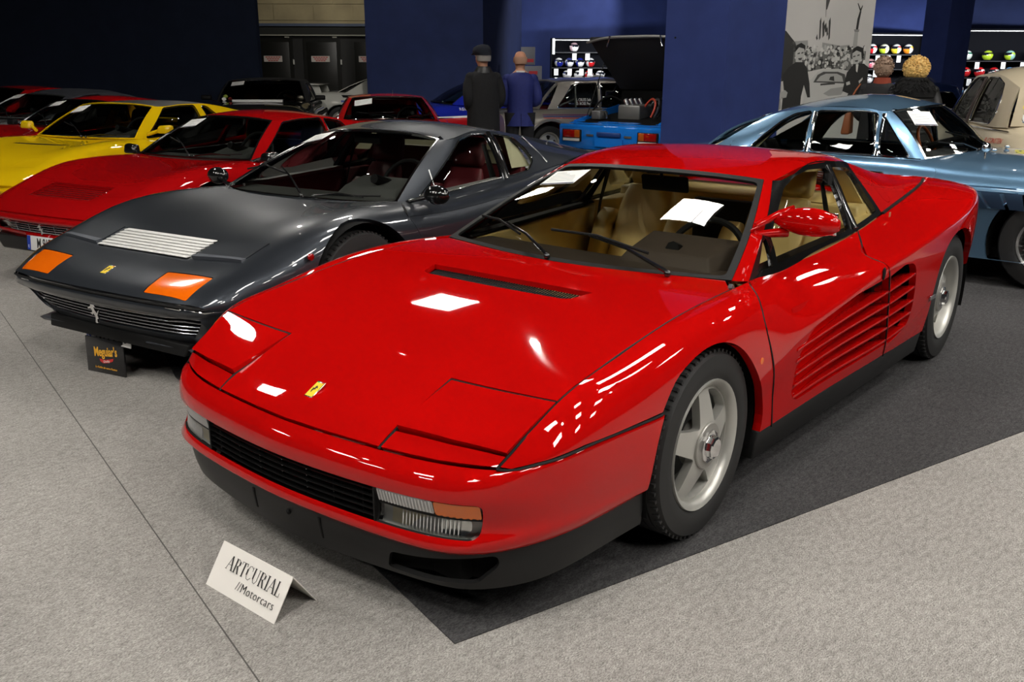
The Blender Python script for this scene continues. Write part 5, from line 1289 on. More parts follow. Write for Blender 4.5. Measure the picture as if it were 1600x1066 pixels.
# ------------------------------------------------------------------ grey wedge coupe with amber lamps
BBP = (-.46928, -2.24448, .12643852)
GREYM = paint('grey_metallic', (.030, .035, .043), .5, .34)
bb = thing('sports_car', 'dark grey metallic sports coupe with square amber lamps and a white hood grille', 'car', (BBP[0], BBP[1], 0), BBP[2], 'classic sports cars on show')
BBR = [
 [(.985, 0, .480), (.980, .2, .479), (.968, .42, .477), (.945, .60, .474), (.926, .676, .471), (.912, .71, .462), (.900, .722, .450), (.890, .725, .44)],
 [(.950, 0, .503), (.948, .2, .502), (.940, .40, .500), (.920, .60, .497), (.890, .690, .492), (.870, .735, .476), (.858, .752, .456), (.850, .755, .44)],
 [(.805, 0, .564), (.802, .2, .564), (.796, .40, .566), (.780, .60, .568), (.755, .720, .560), (.745, .775, .525), (.740, .795, .48), (.735, .800, .44)],
 [(.665, 0, .602), (.662, .2, .602), (.652, .40, .605), (.640, .60, .612), (.625, .735, .606), (.615, .805, .562), (.610, .828, .50), (.605, .832, .44)],
 [(.480, 0, .656), (.476, .2, .657), (.472, .40, .663), (.456, .62, .674), (.440, .745, .668), (.430, .828, .618), (.425, .858, .53), (.420, .862, .44)],
 [(.250, 0, .700), (.250, .2, .701), (.250, .42, .708), (.250, .60, .722), (.245, .745, .722), (.240, .838, .680), (.240, .876, .57), (.240, .882, .44)],
 [(.000, 0, .730), (.000, .2, .731), (.000, .42, .738), (.000, .60, .753), (.000, .745, .757), (.000, .846, .715), (.000, .888, .60), (.000, .894, .44)],
 [(-.25, 0, .746), (-.25, .2, .747), (-.25, .42, .752), (-.25, .60, .764), (-.25, .740, .764), (-.25, .848, .715), (-.25, .892, .60), (-.25, .898, .44)],
 [(-.50, 0, .757), (-.50, .2, .757), (-.50, .42, .758), (-.50, .60, .762), (-.50, .730, .756), (-.50, .852, .700), (-.50, .896, .58), (-.50, .900, .44)],
 [(-.95, 0, .757), (-.95, .2, .757), (-.95, .42, .757), (-.95, .60, .757), (-.95, .735, .750), (-.95, .858, .690), (-.95, .902, .57), (-.95, .905, .44)],
 [(-1.6, 0, .80), (-1.6, .2, .80), (-1.6, .42, .80), (-1.6, .60, .79), (-1.6, .740, .778), (-1.6, .860, .720), (-1.6, .906, .60), (-1.6, .910, .44)],
 [(-2.1, 0, .85), (-2.1, .2, .85), (-2.1, .42, .84), (-2.1, .60, .825), (-2.1, .738, .800), (-2.1, .864, .752), (-2.1, .912, .64), (-2.1, .915, .44)],
 [(-2.6, 0, .86), (-2.6, .2, .86), (-2.6, .42, .855), (-2.6, .60, .845), (-2.6, .730, .828), (-2.6, .864, .785), (-2.6, .914, .66), (-2.6, .915, .44)],
 [(-3.1, 0, .845), (-3.1, .2, .845), (-3.1, .42, .842), (-3.1, .60, .836), (-3.1, .710, .822), (-3.1, .825, .780), (-3.1, .872, .64), (-3.1, .88, .46)],
 [(-3.40, 0, .80), (-3.40, .2, .80), (-3.40, .42, .80), (-3.40, .58, .795), (-3.40, .67, .785), (-3.38, .745, .74), (-3.36, .79, .62), (-3.36, .80, .48)]]
C = Car(bb, GREYM, BBR, h=.045)
# cut-outs: cabin, arches, lamps, grille, lids, hood line, doors
cab = [(-.352, 0), (-.363, .24), (-.404, .47), (-.50, .685), (-.75, .72), (-1.3, .725), (-2.0, .70), (-2.02, .3), (-2.02, 0)]
C.cut(C.uvtop(fullpoly(cab), 5, .03))
C.arch(0, .341, .402, 4, 7, .43); C.arch(-2.5, .345, .40, 4, 7, .43)
for sd in (1, -1):
    q = C.uv([(.948, .361), (.927, .628), (.775, .648), (.796, .36)], (0, 1), 0, 5, sd, .012)
    C.part('indicator_lens', q, AMBER, gap=.004, off=-.002)
    q = C.uv([(.655, .366), (.47, .372), (.452, .682), (.625, .672)], (0, 1), 0, 5, sd, .008)
    C.part('headlight_lid', q, gap=.004, off=.004)
    q = C.uv([(.658, .366), (.63, .672), (.60, .672), (.62, .366)], (0, 1), 0, 5, sd, .003)
    V, F, LN = trim(C.B, q, (), h=.04, off=lambda P: .012 * np.clip((P[:, 0] - .60) / .04, 0, 1) + .004, thick=.02); meshobj('lid_front_lip', V, F, mat('mid_grey_lip', (.11, .12, .14), .3, .4), bb, LN)
    dr = [(-.40, .705), (-.45, .60), (-.475, .445), (-1.50, .445), (-1.56, .60), (-1.58, .70)]
    C.part('door', C.uv(dr, (0, 2), 5, 7, sd, .01), h=.045)
lou = C.uvtop([(.668, -.345), (.668, .345), (.476, .354), (.476, -.354)], 4)
C.cut(lou)
WL = mat('white_louvre', (.68, .68, .66), .45)
for k in range(7):
    t = (k + .5) / 7; x = .668 - .192 * t; z = .602 + .056 * t
    o = MB().box((x, 0, z + .003), (.034, .682, .004), Matrix.Rotation(.06, 3, 'Y')).build('hood_louvre', WL, bb, bevel=.001)
MB().box((.572, 0, .60), (.20, .69, .02), Matrix.Rotation(.29, 3, 'Y')).build('louvre_tray', mat('grey_tray', (.25, .25, .25), .6), bb)
C.shell()
# waist groove, dark lower body
LOW = paint('satin_dark_lower', (.018, .019, .021), .2, .38, .6)
lowh = [[(.985, 0, .462), (.980, .2, .461), (.968, .42, .459), (.948, .58, .456), (.925, .672, .453), (.885, .718, .448), (.74, .792, .446), (.605, .826, .446), (.42, .856, .446)],
        [(1.000, 0, .440), (.995, .2, .439), (.982, .42, .438), (.960, .58, .436), (.935, .690, .434), (.890, .738, .436), (.74, .806, .440), (.605, .838, .441), (.42, .866, .441)],
        [(.975, 0, .395), (.970, .2, .395), (.957, .42, .395), (.936, .58, .395), (.905, .672, .395), (.860, .718, .395), (.72, .788, .395), (.60, .822, .395), (.40, .852, .395)],
        [(.895, 0, .290), (.890, .2, .290), (.878, .42, .290), (.860, .56, .290), (.825, .630, .290), (.780, .672, .290), (.68, .745, .290), (.56, .79, .290), (.38, .82, .290)],
        [(.86, 0, .25), (.855, .2, .25), (.845, .42, .25), (.825, .55, .25), (.79, .615, .25), (.745, .655, .25), (.65, .73, .25), (.54, .775, .25), (.37, .805, .25)]]
NS = Surf([fullrow(r) for r in lowh])
gq = lambda pts: NS.inv(resample(roundpoly(pts, .02), .04), (1, 2), vr=(.12, .88))
panel('nose_panel', NS, RECT, [gq([(-.69, .405), (.69, .405), (.575, .283), (-.575, .283)])], GREYM, bb, h=.04, thick=.015)
GB = mat('grille_bar_steel', (.62, .63, .66), .25, .9)
MB().prism([(.80, -.60), (.83, -.4), (.85, 0), (.83, .4), (.80, .60), (.68, .5), (.68, -.5)], 2, .28, .40).build('grille_backing', DARK, bb)
for k in range(5):
    z = .302 + .023 * k; w = .585 + .10 * (z - .29) / .12
    xs = .895 + .08 * (z - .29) / .105
    p = [(xs - .012 - .045 * (y / .6) ** 2 - (.02 if abs(y) > .55 else 0), y, z) for y in np.linspace(-w, w, 15)]
    MB().tube(p, .0035, 6).build('grille_bar', GB, bb, smooth=True)
for k in range(7):
    y = -.48 + .16 * k
    MB().tube([(.945 - .05 * y * y, y, .40), (.865 - .05 * y * y, y, .29)], .003, 5).build('grille_upright', BLACK, bb)
MB().prism([((x - .45) * .12 - .02, (y - .5) * .10 + .35) for x, y in [(1 - a, b) for a, b in HORSE]], 0, .955, .962).build('grille_horse', CHROME, bb)
for k in range(2):
    p = [(x + .006 - .01 * k, y, z - .007 - .012 * k) for x, y, z in [(.985, 0, .472), (.98, .2, .471), (.968, .42, .469), (.945, .6, .466), (.926, .676, .463), (.905, .715, .458), (.74, .797, .452), (.605, .832, .450), (.42, .862, .449)]]
    MB().tube([(x, -y, z) for x, y, z in reversed(p[1:])] + p, .005 + .002 * k, 6).build('nose_groove', BLACK if k == 0 else CHROME, bb, smooth=True)
for sg in (1, -1):
    sd = [(.385, sg * .862, .446), (-.40, sg * .905, .446), (-1.0, sg * .908, .446), (-2.1, sg * .917, .446)]
    MB().hexa([(-.39, sg * .84, .19), (-2.12, sg * .86, .19), (-2.12, sg * .70, .19), (-.39, sg * .70, .19), (-.39, sg * .895, .442), (-2.12, sg * .91, .442), (-2.12, sg * .70, .442), (-.39, sg * .70, .442)]).build('lower_sill', LOW, bb, bevel=.01)
    MB().hexa([(-2.89, sg * .82, .22), (-3.36, sg * .76, .26), (-3.36, sg * .5, .26), (-2.89, sg * .5, .22), (-2.89, sg * .905, .45), (-3.38, sg * .80, .48), (-3.38, sg * .5, .48), (-2.89, sg * .5, .45)]).build('lower_quarter', LOW, bb, bevel=.01)
    C.line('shut_line_shade', [(-.505, .728), (-.44, .79), (-.40, .85)], (0, 1), 3, 5, both=False) if sg > 0 else None
    MB().lathe([(-.004, .017), (.008, .017), (.012, .010), (.013, 0)], (.374, sg * .862, .616), axis=1, seg=16).build('side_marker', REDLENS, bb, smooth=True, mirror=False)
MB().hexa([(.88, -.52, .19), (.88, .52, .19), (.6, .52, .19), (.6, -.52, .19), (.86, -.54, .25), (.86, .54, .25), (.6, .54, .25), (.6, -.54, .25)]).build('chin', BLACK, bb, bevel=.01)
MB().hexa([(.86, .26, .205), (.84, .60, .205), (.70, .66, .205), (.70, .26, .205), (.885, .24, .225), (.86, .61, .225), (.70, .68, .225), (.70, .24, .225)]).build('chin_spoiler', mat('mid_grey_lip'), bb, bevel=.006)
MB().hexa([(.86, -.60, .205), (.84, -.30, .205), (.70, -.30, .205), (.70, -.66, .205), (.875, -.62, .225), (.87, -.28, .225), (.70, -.28, .225), (.70, -.68, .225)]).build('chin_spoiler', mat('mid_grey_lip'), bb, bevel=.006)
MB().prism([(.6, -.6), (.6, .6), (-3.3, .6), (-3.3, -.6)], 2, .17, .25).build('floor_pan', DARK, bb)
MB().box((-3.36, 0, .62), (.06, 1.45, .34)).build('tail_panel', BLACK, bb, bevel=.02)
for sg in (1, -1):
    wheel(bb, (0, sg * .76, .341), sg, .341, .215, .205, 'star5', dish=.06, detail=sg > 0)
    wheel(bb, (-2.5, sg * .785, .345), sg, .345, .225, .205, 'star5', dish=.06, detail=False)
wheel_box(bb, 0, .40, .45, .87); wheel_box(bb, -2.5, .40, .45, .88)
base = [(-.352, 0, .757), (-.366, .25, .757), (-.408, .49, .756), (-.505, .69, .754)]
top = [(-1.15, 0, 1.098), (-1.155, .18, 1.095), (-1.172, .35, 1.082), (-1.205, .485, 1.056)]
sides = [(base[3], top[3]), ((-.565, .718, .748), (-1.215, .515, 1.052)), ((-1.05, .735, .752), (-1.45, .535, 1.085)), ((-1.60, .738, .778), (-1.68, .540, 1.082)), ((-2.05, .735, .80), (-1.98, .535, 1.046)), ((-2.6, .715, .83), (-2.45, .52, .975)), ((-3.15, .665, .822), (-3.10, .50, .865))]
gd = [(-.66, .768), (-1.05, .775), (-1.565, .798), (-1.60, .92), (-1.63, 1.066), (-1.46, 1.068), (-1.30, 1.045), (-1.215, 1.005)]
gq2 = [(-1.64, .800), (-1.90, .815), (-2.02, .875), (-2.0, .96), (-1.945, 1.028), (-1.70, 1.062)]
R = greenhouse(bb, GREYM, base, top, .014, sides, [0, .05, .052, .05, .045, 0, 0], glass('grey_screen', (.90, .92, .90), 1.0), side_glass=[('door_glass', gd), ('quarter_glass', gq2)], sail_from=4, back=dict(base=(-2.06, .56, .84), bow=0, bulge=.0), wsframe=CHROME, seal=.010, frame_mat=GLOSSBLACK, ring_r=.0045)
for sg in (1, -1):
    MB().tube([(-.83, sg * .735, .765), (-.84, sg * .70, .83), (-.86, sg * .655, .905)], .004, 6).build('vent_post', STEEL, bb, smooth=True)
    MB().tube([(-1.603, sg * .742, .79), (-1.615, sg * .695, .88), (-1.64, sg * .625, .99), (-1.66, sg * .55, 1.075)], .009, 6, ry=.022).build('door_post', GLOSSBLACK, bb, smooth=True)
    MB().tube([(-2.10, sg * .552, 1.02), (-2.15, sg * .62, .94), (-2.20, sg * .70, .845)], .008, 6, ry=.02).build('sail_grille', STEEL, bb, smooth=True)
    fp = curve([(-2.40, sg * .59, .94), (-2.46, sg * .625, .90), (-2.56, sg * .64, .875), (-2.62, sg * .62, .89), (-2.58, sg * .575, .94), (-2.48, sg * .555, .965)], 40, closed=True)
    MB().tube([tuple(p) for p in fp] + [tuple(fp[0])], .004, 5, cap=False).build('filler_ring', STEEL, bb, smooth=True)
    g = empty('door_mirror', (-.62, sg * .885, .80), 0, bb)
    MB().sphere((0, 0, 0), (.055, .082, .055), 18, 12).build('mirror_shell', GLOSSBLACK, g, smooth=True)
    MB().tube([(.02, -sg * .06, -.015), (.06, -sg * .15, -.04), (.05, -sg * .17, -.045)], .012, 8).build('mirror_arm', GLOSSBLACK, g, smooth=True)
OX = mat('oxblood_leather', srgb(118, 40, 46), .5, noise=(6, .1))
cabin(bb, -.42, -1.88, .70, .26, .84, OX, seats=((-1.28, .35),), dash=mat('grey_suede', (.070, .072, .066), .8), dz=.755, wheel_at=(-1.0, .36, .76), seat_kw=dict(zc=.33, back=.50, rec=.33, mat2=mat('dark_oxblood', srgb(96, 36, 38), .6)), binn=(-.78, .33, .24, .84), trim_col=OX)
CREAM = mat('cream_trim', srgb(190, 185, 150), .6)
MB().hexa([(-1.93, -.64, .84), (-1.93, .64, .84), (-2.03, .62, .84), (-2.03, -.62, .84), (-1.97, -.56, .93), (-1.97, .56, .93), (-2.05, .56, .93), (-2.05, -.56, .93)]).build('rear_trim', CREAM, bb)
for sg in (1, -1):
    MB().hexa([(-1.82, sg * .64, .83), (-2.03, sg * .66, .83), (-2.03, sg * .60, .83), (-1.9, sg * .58, .83), (-1.86, sg * .55, 1.03), (-1.99, sg * .53, 1.03), (-1.99, sg * .46, 1.03), (-1.9, sg * .46, 1.03)]).build('pillar_trim', CREAM, bb)
    MB().hexa([(-.60, sg * .70, .745), (-1.58, sg * .72, .775), (-1.58, sg * .66, .775), (-.62, sg * .64, .745), (-.60, sg * .70, .765), (-1.58, sg * .72, .795), (-1.58, sg * .66, .795), (-.62, sg * .64, .765)]).build('door_top_rail', mat('pale_rail', (.40, .38, .36), .5), bb)
    MB().tube([(-1.61, sg * .55, 1.0), (-1.61, sg * .62, .80), (-1.55, sg * .66, .5)], .004, 6, ry=.024).build('seat_belt', BLACK, bb)
MB().box((-1.21, -.10, 1.035), (.02, .22, .065)).build('rear_view_mirror', BLACK, bb, bevel=.008)
wiper(bb, (-.345, .12, .772), (-.60, -.28, .895), pts=[(-.53, -.17, .865), (-.60, -.42, .895), (-.58, -.56, .865)])
wiper(bb, (-.36, .20, .772), (-.385, .55, .79), pts=[(-.375, .24, .785), (-.40, .45, .79), (-.45, .62, .795)])
badge('hood_badge', bb, frame((.862, 0, .5435), (0, 1, 0), (-.9, 0, .38)), .042, .07)
plate(bb, frame((.842, -.085, .205), (0, 1, 0), (-.18, 0, 1)), '9814 YCC', .345, .10)
sheet_on('price_sheet', 'white information sheet behind the windscreen of the dark grey coupe', R['W'], (.85, .13), .20, .145, .15, BBP, 6)
# advertising board leaning on the number plate
M = Matrix.Translation((BBP[0], BBP[1], 0)) @ Matrix.Rotation(BBP[2], 4, 'Z')
bd = tag(empty('advertising_board'), 'small black board with gold lettering leaning on the number plate of the grey coupe', 'sign')
bd.matrix_world = M @ frame((.862, -.105, .092), (-.09, 1, 0), (-.04, 0, 1))
MB().box((0, 0, 0), (.268, .183, .010)).build('board', mat('board_black', (.008, .008, .009), .25, coat=.5), bd, bevel=.0015)
GOLD = mat('gold_print', srgb(240, 178, 50), .4)
text('brand_lettering', "Meguiar's", .066, GOLD, bd, Matrix.Translation((.004, .022, .0055)) @ Matrix.Rotation(.10, 4, 'Z'), shear=.1, sx=.66, bold=.0016)
MB().prism([(-.04, -.016), (-.036, -.030), (-.016, -.038), (.02, -.032), (.052, -.020), (.060, -.004), (.03, -.012), (-.008, -.020), (-.026, -.018)], 2, .0052, .0062).build('ribbon_print', mat('ribbon_red', (.55, .02, .02), .5), bd)
text('ribbon_lettering', 'Quality', .016, WHITE, bd, Matrix.Translation((.008, -.025, .0065)) @ Matrix.Rotation(.15, 4, 'Z'), shear=.3)
text('slogan_lettering', 'Le Reflet de votre Passion', .0145, GOLD, bd, Matrix.Translation((.0, -.062, .0055)), shear=.3)
# ------------------------------------------------------------------ the row of mid-engined cars on the left
def wedge(name, label, pose, P, sx=1.0, sy=1.0, sz=1.0, wb=2.35, base=None, top=None, sides=None, crown=None, glasses=(), roofm=None, screen=None, wsframe=None, cabm=None, cab_kw=None, interior=True, nose='grille', plate_s=None, vent=None, seam=True, louvre=False, dash=None, mirror=None, mirror_c=(-.62, .86, .80), pillarm=None, group='classic sports cars on show', backkw=None, sailf=4, rails=True, hoodline=True, wheels=True, wr=.31):
    t = thing(name, label, 'car', (pose[0], pose[1], 0), pose[2], group)
    k = wb / 2.5
    def fx(x): return x * sx if x > 0 else x * k
    net = [[(fx(x), y * sy, z * sz if z > .44 else z) for x, y, z in r] for r in BBR]
    C = Car(t, P, net, h=.06)
    b3 = base[3]; s_end = sides[sailf][0]
    cab = [(base[0][0], 0), (base[1][0], base[1][1]), (base[2][0], base[2][1]), (b3[0] + .01, b3[1] - .01), (sides[2][0][0], sides[2][0][1] - .015), (s_end[0] + .03, s_end[1] - .05), (s_end[0] + .01, 0)]
    C.cut(C.uvtop(fullpoly(cab), 5, .02))
    C.arch(0, wr, wr + .055, 4, 7, .43); C.arch(-wb, wr, wr + .055, 4, 7, .43)
    for sd in (1, -1):
        dr = [(-.40, .69 * sz), (-.45, .60), (-.475, .445), (-1.42, .445), (-1.48, .60), (-1.50, .68 * sz)]
        C.part('door', C.uv(dr, (0, 2), 5, 7, sd, .01))
        lid = [(.70 * sx, .37 * sy), (.50 * sx, .375 * sy), (.48 * sx, .655 * sy), (.665 * sx, .645 * sy)]
        C.part('headlight_lid', C.uv(lid, (0, 1), 0, 5, sd, .012), gap=.003)
    if vent:
        q = C.uvtop([(vent[0], -vent[2]), (vent[0], vent[2]), (vent[1], vent[2]), (vent[1], -vent[2])], 4, .01); C.cut(q)
        zz = [C.on([(x, 0), (x + .001, 0)], (0, 1), 0, 4, 1)[0][2] for x in vent[:2]]
        n = 8 if louvre else 3
        for j in range(n):
            f = (j + .5) / n; x = vent[0] + (vent[1] - vent[0]) * f; z = zz[0] + (zz[1] - zz[0]) * f
            MB().box((x, 0, z - .004), (abs(vent[1] - vent[0]) / n * .62, vent[2] * 1.98, .006), Matrix.Rotation(.1, 3, 'Y')).build('hood_louvre', P if louvre else BLACK, t)
        MB().box(((vent[0] + vent[1]) / 2, 0, (zz[0] + zz[1]) / 2 - .04), (abs(vent[0] - vent[1]), vent[2] * 2, .02), Matrix.Rotation(math.atan2(zz[1] - zz[0], abs(vent[1] - vent[0])), 3, 'Y')).build('vent_tray', BLACK, t)
    C.shell()
    # nose: bumper band, grille, chin
    f = lambda pts: [(x * sx, -y * sy, z) for x, y, z in reversed(pts[1:])] + [(x * sx, y * sy, z) for x, y, z in pts]
    hb = [(.985, 0), (.978, .2), (.962, .42), (.938, .6), (.90, .71), (.80, .775), (.66, .82), (.42, .87)]
    NSF = Surf([f([(x + dx, y, z) for x, y in hb]) for dx, z in ((-.012, .470), (.030, .455), (.034, .425), (.004, .412), (-.02, .400), (-.05, .330), (-.04, .318), (-.045, .295), (-.07, .285))])
    gq = lambda pts: NSF.inv(resample(roundpoly(pts, .015), .05), (1, 2), vr=(.1, .9))
    w = .40 * sy
    panel('front_bumper', NSF, RECT, [gq([(-.66 * sy, .335), (.66 * sy, .335), (.66 * sy, .40), (-.66 * sy, .40)])], P, t, h=.05, thick=.02)
    GR = mat('grille_bar_steel')
    for j in range(4):
        z = .345 + .016 * j
        MB().tube([((.945 - .06 * (y / w) ** 2 * .4) * sx, y, z) for y in np.linspace(-w, w, 9)], .0035, 5).build('grille_bar', GR, t, smooth=True)
    for j in range(5): MB().tube([(.93 * sx, (-.3 + .15 * j) * sy, .335), (.945 * sx, (-.3 + .15 * j) * sy, .402)], .003, 5).build('grille_upright', GR, t)
    MB().prism([((x - .45) * .09, (y - .5) * .075 + .368) for x, y in [(1 - a, b) for a, b in HORSE]], 0, .955 * sx, .962 * sx).build('grille_horse', CHROME, t)
    MB().prism([(.78 * sx, -.62 * sy), (.86 * sx, -.3), (.87 * sx, 0), (.86 * sx, .3), (.78 * sx, .62 * sy), (.6, .5), (.6, -.5)], 2, .31, .43).build('grille_backing', DARK, t)
    for sg in (1, -1):
        MB().hexa([(.88 * sx, sg * .42 * sy, .338), (.82 * sx, sg * .64 * sy, .338), (.80 * sx, sg * .64 * sy, .338), (.86 * sx, sg * .42 * sy, .338), (.935 * sx, sg * .42 * sy, .398), (.875 * sx, sg * .64 * sy, .398), (.80 * sx, sg * .64 * sy, .398), (.86 * sx, sg * .42 * sy, .398)]).build('marker_lamp', mat('pale_lamp_lens', (.55, .55, .50), .2, coat=1), t, bevel=.004)
        MB().hexa([(-.36, sg * .82 * sy, .19), (-wb + .37, sg * .84 * sy, .19), (-wb + .37, sg * .70 * sy, .19), (-.36, sg * .70 * sy, .19), (-.36, sg * .885 * sy, .442), (-wb + .37, sg * .905 * sy, .442), (-wb + .37, sg * .70 * sy, .442), (-.36, sg * .70 * sy, .442)]).build('lower_sill', P, t, bevel=.01)
        MB().hexa([(-wb - .37, sg * .80 * sy, .22), (-3.32 * k, sg * .74 * sy, .26), (-3.32 * k, sg * .5, .26), (-wb - .37, sg * .5, .22), (-wb - .37, sg * .90 * sy, .45), (-3.36 * k, sg * .79 * sy, .48), (-3.36 * k, sg * .5, .48), (-wb - .37, sg * .5, .45)]).build('lower_quarter', P, t, bevel=.01)
    MB().hexa([(.88 * sx, -.62 * sy, .17), (.88 * sx, .62 * sy, .17), (.4, .70 * sy, .17), (.4, -.70 * sy, .17), (.91 * sx, -.66 * sy, .285), (.91 * sx, .66 * sy, .285), (.38, .80 * sy, .285), (.38, -.80 * sy, .285)]).build('chin_spoiler', mat('satin_black'), t, bevel=.02)
    if plate_s: plate(t, frame((.955 * sx, .02, .262), (0, 1, 0), (-.1, 0, 1)), plate_s, .36, .105)
    MB().prism([(.5, -.55), (.5, .55), (-3.2 * k, .55), (-3.2 * k, -.55)], 2, .17, .25).build('floor_pan', DARK, t)
    MB().box((-3.34 * k, 0, .62), (.06, 1.42 * sy, .34)).build('tail_panel', BLACK, t, bevel=.02)
    if wheels:
        for sg in (1, -1):
            for x in (0, -wb): wheel(t, (x, sg * .74 * sy, wr), sg, wr, .20, .195, 'plain', dish=.05, detail=False)
        wheel_box(t, 0, wr + .055, .45, .83 * sy); wheel_box(t, -wb, wr + .055, .45, .84 * sy)
    R = greenhouse(t, P, base, top, .014, sides, crown, screen, side_glass=glasses, sail_from=sailf, back=backkw or dict(base=(s_end[0] - .03, .54 * sy, s_end[2] + .03), bow=0, bulge=0), wsframe=wsframe, roofm=roofm, seal=.012, h=.06, sidemat=glass('row_side_glass', (.80, .83, .80), 1.0), pillarm=pillarm, ring_r=.005)
    if interior:
        kw = dict(seats=((-1.22, .34),), dz=base[3][2] - .005, wheel_at=(-.93, .34, base[3][2] + .01), seat_kw=dict(zc=.32, back=.50, rec=.34), binn=(-.72, .32, .22, base[3][2] + .07), dash=dash)
        kw.update(cab_kw or {}); cabin(t, base[3][0] + .08, s_end[0] + .12, b3[1] - .02, .26, .82, cabm or BLACK, **kw)
    mm = mirror or P
    for sg in (1, -1):
        g = empty('door_mirror', (mirror_c[0], sg * mirror_c[1], mirror_c[2]), 0, t)
        MB().hexa([(-.04, -sg * .06, -.045), (-.05, sg * .09, -.045), (.045, sg * .08, -.035), (.05, -sg * .06, -.035), (-.04, -sg * .05, .04), (-.05, sg * .09, .045), (.02, sg * .08, .045), (.03, -sg * .05, .035)]).build('mirror_shell', mm, g, bevel=.02)
        MB().tube([(.0, -sg * .05, -.01), (.05, -sg * .17, -.05)], .018, 8).build('mirror_arm', mm, g, smooth=True)
    x0 = base[0][0]
    wiper(t, (x0 + .01, .10, base[0][2] + .012), (x0 - .22, -.28, base[0][2] + .13), pts=[(x0 - .14, -.16, base[0][2] + .10), (x0 - .25, -.40, base[0][2] + .13)])
    wiper(t, (x0 + .01, .16, base[0][2] + .012), (x0 - .05, .50, base[0][2] + .03), pts=[(x0 - .02, .22, base[0][2] + .025), (x0 - .10, .58, base[0][2] + .04)])
    MB().box((-1.1, -.06, top[0][2] - .055), (.02, .21, .06)).build('rear_view_mirror', BLACK, t, bevel=.006)
    return t, C, R
def scr(hw0=.66, hw1=.47, zb=.77, zt=1.06, x0=-.42, x1=-1.0, rb=.13, rt=.05):
    base = [(x0, 0, zb + .002), (x0 - .012, hw0 * .36, zb + .001), (x0 - rb * .45, hw0 * .7, zb), (x0 - rb, hw0, zb - .002)]
    top = [(x1, 0, zt + .03), (x1 - .004, hw1 * .36, zt + .028), (x1 - rt * .45, hw1 * .71, zt + .018), (x1 - rt, hw1, zt)]
    return base, top
red_gt = paint('deep_red_paint', (.36, .003, .004), 0, .5)
b, tp = scr(.645, .455, .770, 1.048, -.43, -.985)
sd = [(b[3], tp[3]), ((-.62, .68, .752), (-1.06, .485, 1.045)), ((-1.0, .70, .758), (-1.32, .505, 1.065)), ((-1.5, .70, .785), (-1.58, .51, 1.062)), ((-1.92, .695, .805), (-1.86, .505, 1.03)), ((-2.4, .675, .83), (-2.3, .49, .965)), ((-2.95, .63, .82), (-2.9, .47, .86))]
GP = (-1.27758, -4.72333, .174529)
t3, C3, R3_ = wedge('sports_car', 'red wedge coupe with a slatted hood vent between the grey coupe and the yellow car', GP, red_gt, .945, .945, 1.0, 2.35, b, tp, sd, [0, .045, .048, .046, .04, 0, 0],
    [('door_glass', [(-.645, .768), (-1.0, .776), (-1.49, .803), (-1.53, .92), (-1.57, 1.05), (-1.32, 1.052), (-1.09, 1.035)]), ('quarter_glass', [(-1.56, .808), (-1.84, .822), (-1.86, .92), (-1.83, 1.015), (-1.60, 1.045)])],
    screen=glass('red_screen', (.86, .89, .86), 1.0), cabm=mat('black_leather', (.015, .015, .015), .5), plate_s='M 9172', vent=(.735, .50, .34), louvre=True, mirror=GLOSSBLACK, mirror_c=(-.60, .79, .79), dash=mat('grey_suede'))
sheet_on('price_sheet', 'white information sheet behind the windscreen of the red coupe beside the grey one', R3_['W'], (.78, .19), .20, .145, .15, GP, 7)
YEL_P = paint('yellow_paint', (.72, .47, .004), 0, .5)
YP = (-1.65487, -7.15593, .282798)
b, tp = scr(.675, .495, .79, 1.085, -.41, -.97)
sd = [(b[3], tp[3]), ((-.62, .71, .775), (-1.05, .525, 1.082)), ((-1.0, .735, .785), (-1.32, .545, 1.095)), ((-1.5, .73, .815), (-1.58, .55, 1.095)), ((-1.95, .72, .835), (-1.78, .545, 1.085)), ((-2.5, .70, .86), (-2.3, .53, 1.00)), ((-3.05, .65, .86), (-3.0, .50, .89))]
t4, C4, R4 = wedge('sports_car', 'bright yellow targa-roofed sports car with a black hood slot in the left row', YP, YEL_P, 1.0, 1.02, 1.03, 2.45, b, tp, sd, [0, .03, .03, .03, .03, 0, 0],
    [('door_glass', [(-.645, .79), (-1.0, .80), (-1.47, .832), (-1.52, .95), (-1.54, 1.082), (-1.32, 1.082), (-1.085, 1.068)]), ('quarter_glass', [(-1.62, .845), (-1.90, .855), (-1.80, .98), (-1.72, 1.07), (-1.64, 1.07)])],
    roofm=mat('black_targa_panel', (.012, .012, .012), .5), screen=glass('yellow_screen', (.86, .88, .84), 1.0), cabm=mat('black_leather'), vent=(.02, -.03, .38), mirror_c=(-.66, .93, .88), wsframe=YEL_P)
sheet_on('price_sheet', 'white information sheet behind the windscreen of the yellow car', R4['W'], (.79, .15), .20, .145, .15, YP, 7)
R2P = (-2.379, -9.480, .19365)
b, tp = scr(.65, .52, .785, 1.055, -.41, -1.0)
sd = [(b[3], tp[3]), ((-.62, .69, .77), (-1.09, .545, 1.05)), ((-1.0, .715, .78), (-1.32, .55, 1.07)), ((-1.5, .715, .81), (-1.58, .555, 1.07)), ((-1.95, .71, .83), (-1.80, .545, 1.055)), ((-2.5, .69, .85), (-2.3, .53, .99)), ((-3.05, .64, .85), (-3.0, .50, .88))]
t5, C5, R5 = wedge('sports_car', 'red sports car with black roof panel between the yellow and the silver cars', R2P, RED, .96, 1.0, 1.02, 2.45, b, tp, sd, [0, .045, .05, .045, .035, 0, 0],
    [('door_glass', [(-.645, .785), (-1.0, .797), (-1.47, .825), (-1.52, .94), (-1.54, 1.055), (-1.34, 1.056), (-1.115, 1.038)])],
    roofm=None, screen=glass('red_screen'), cabm=mat('black_leather'), mirror=BLACK)
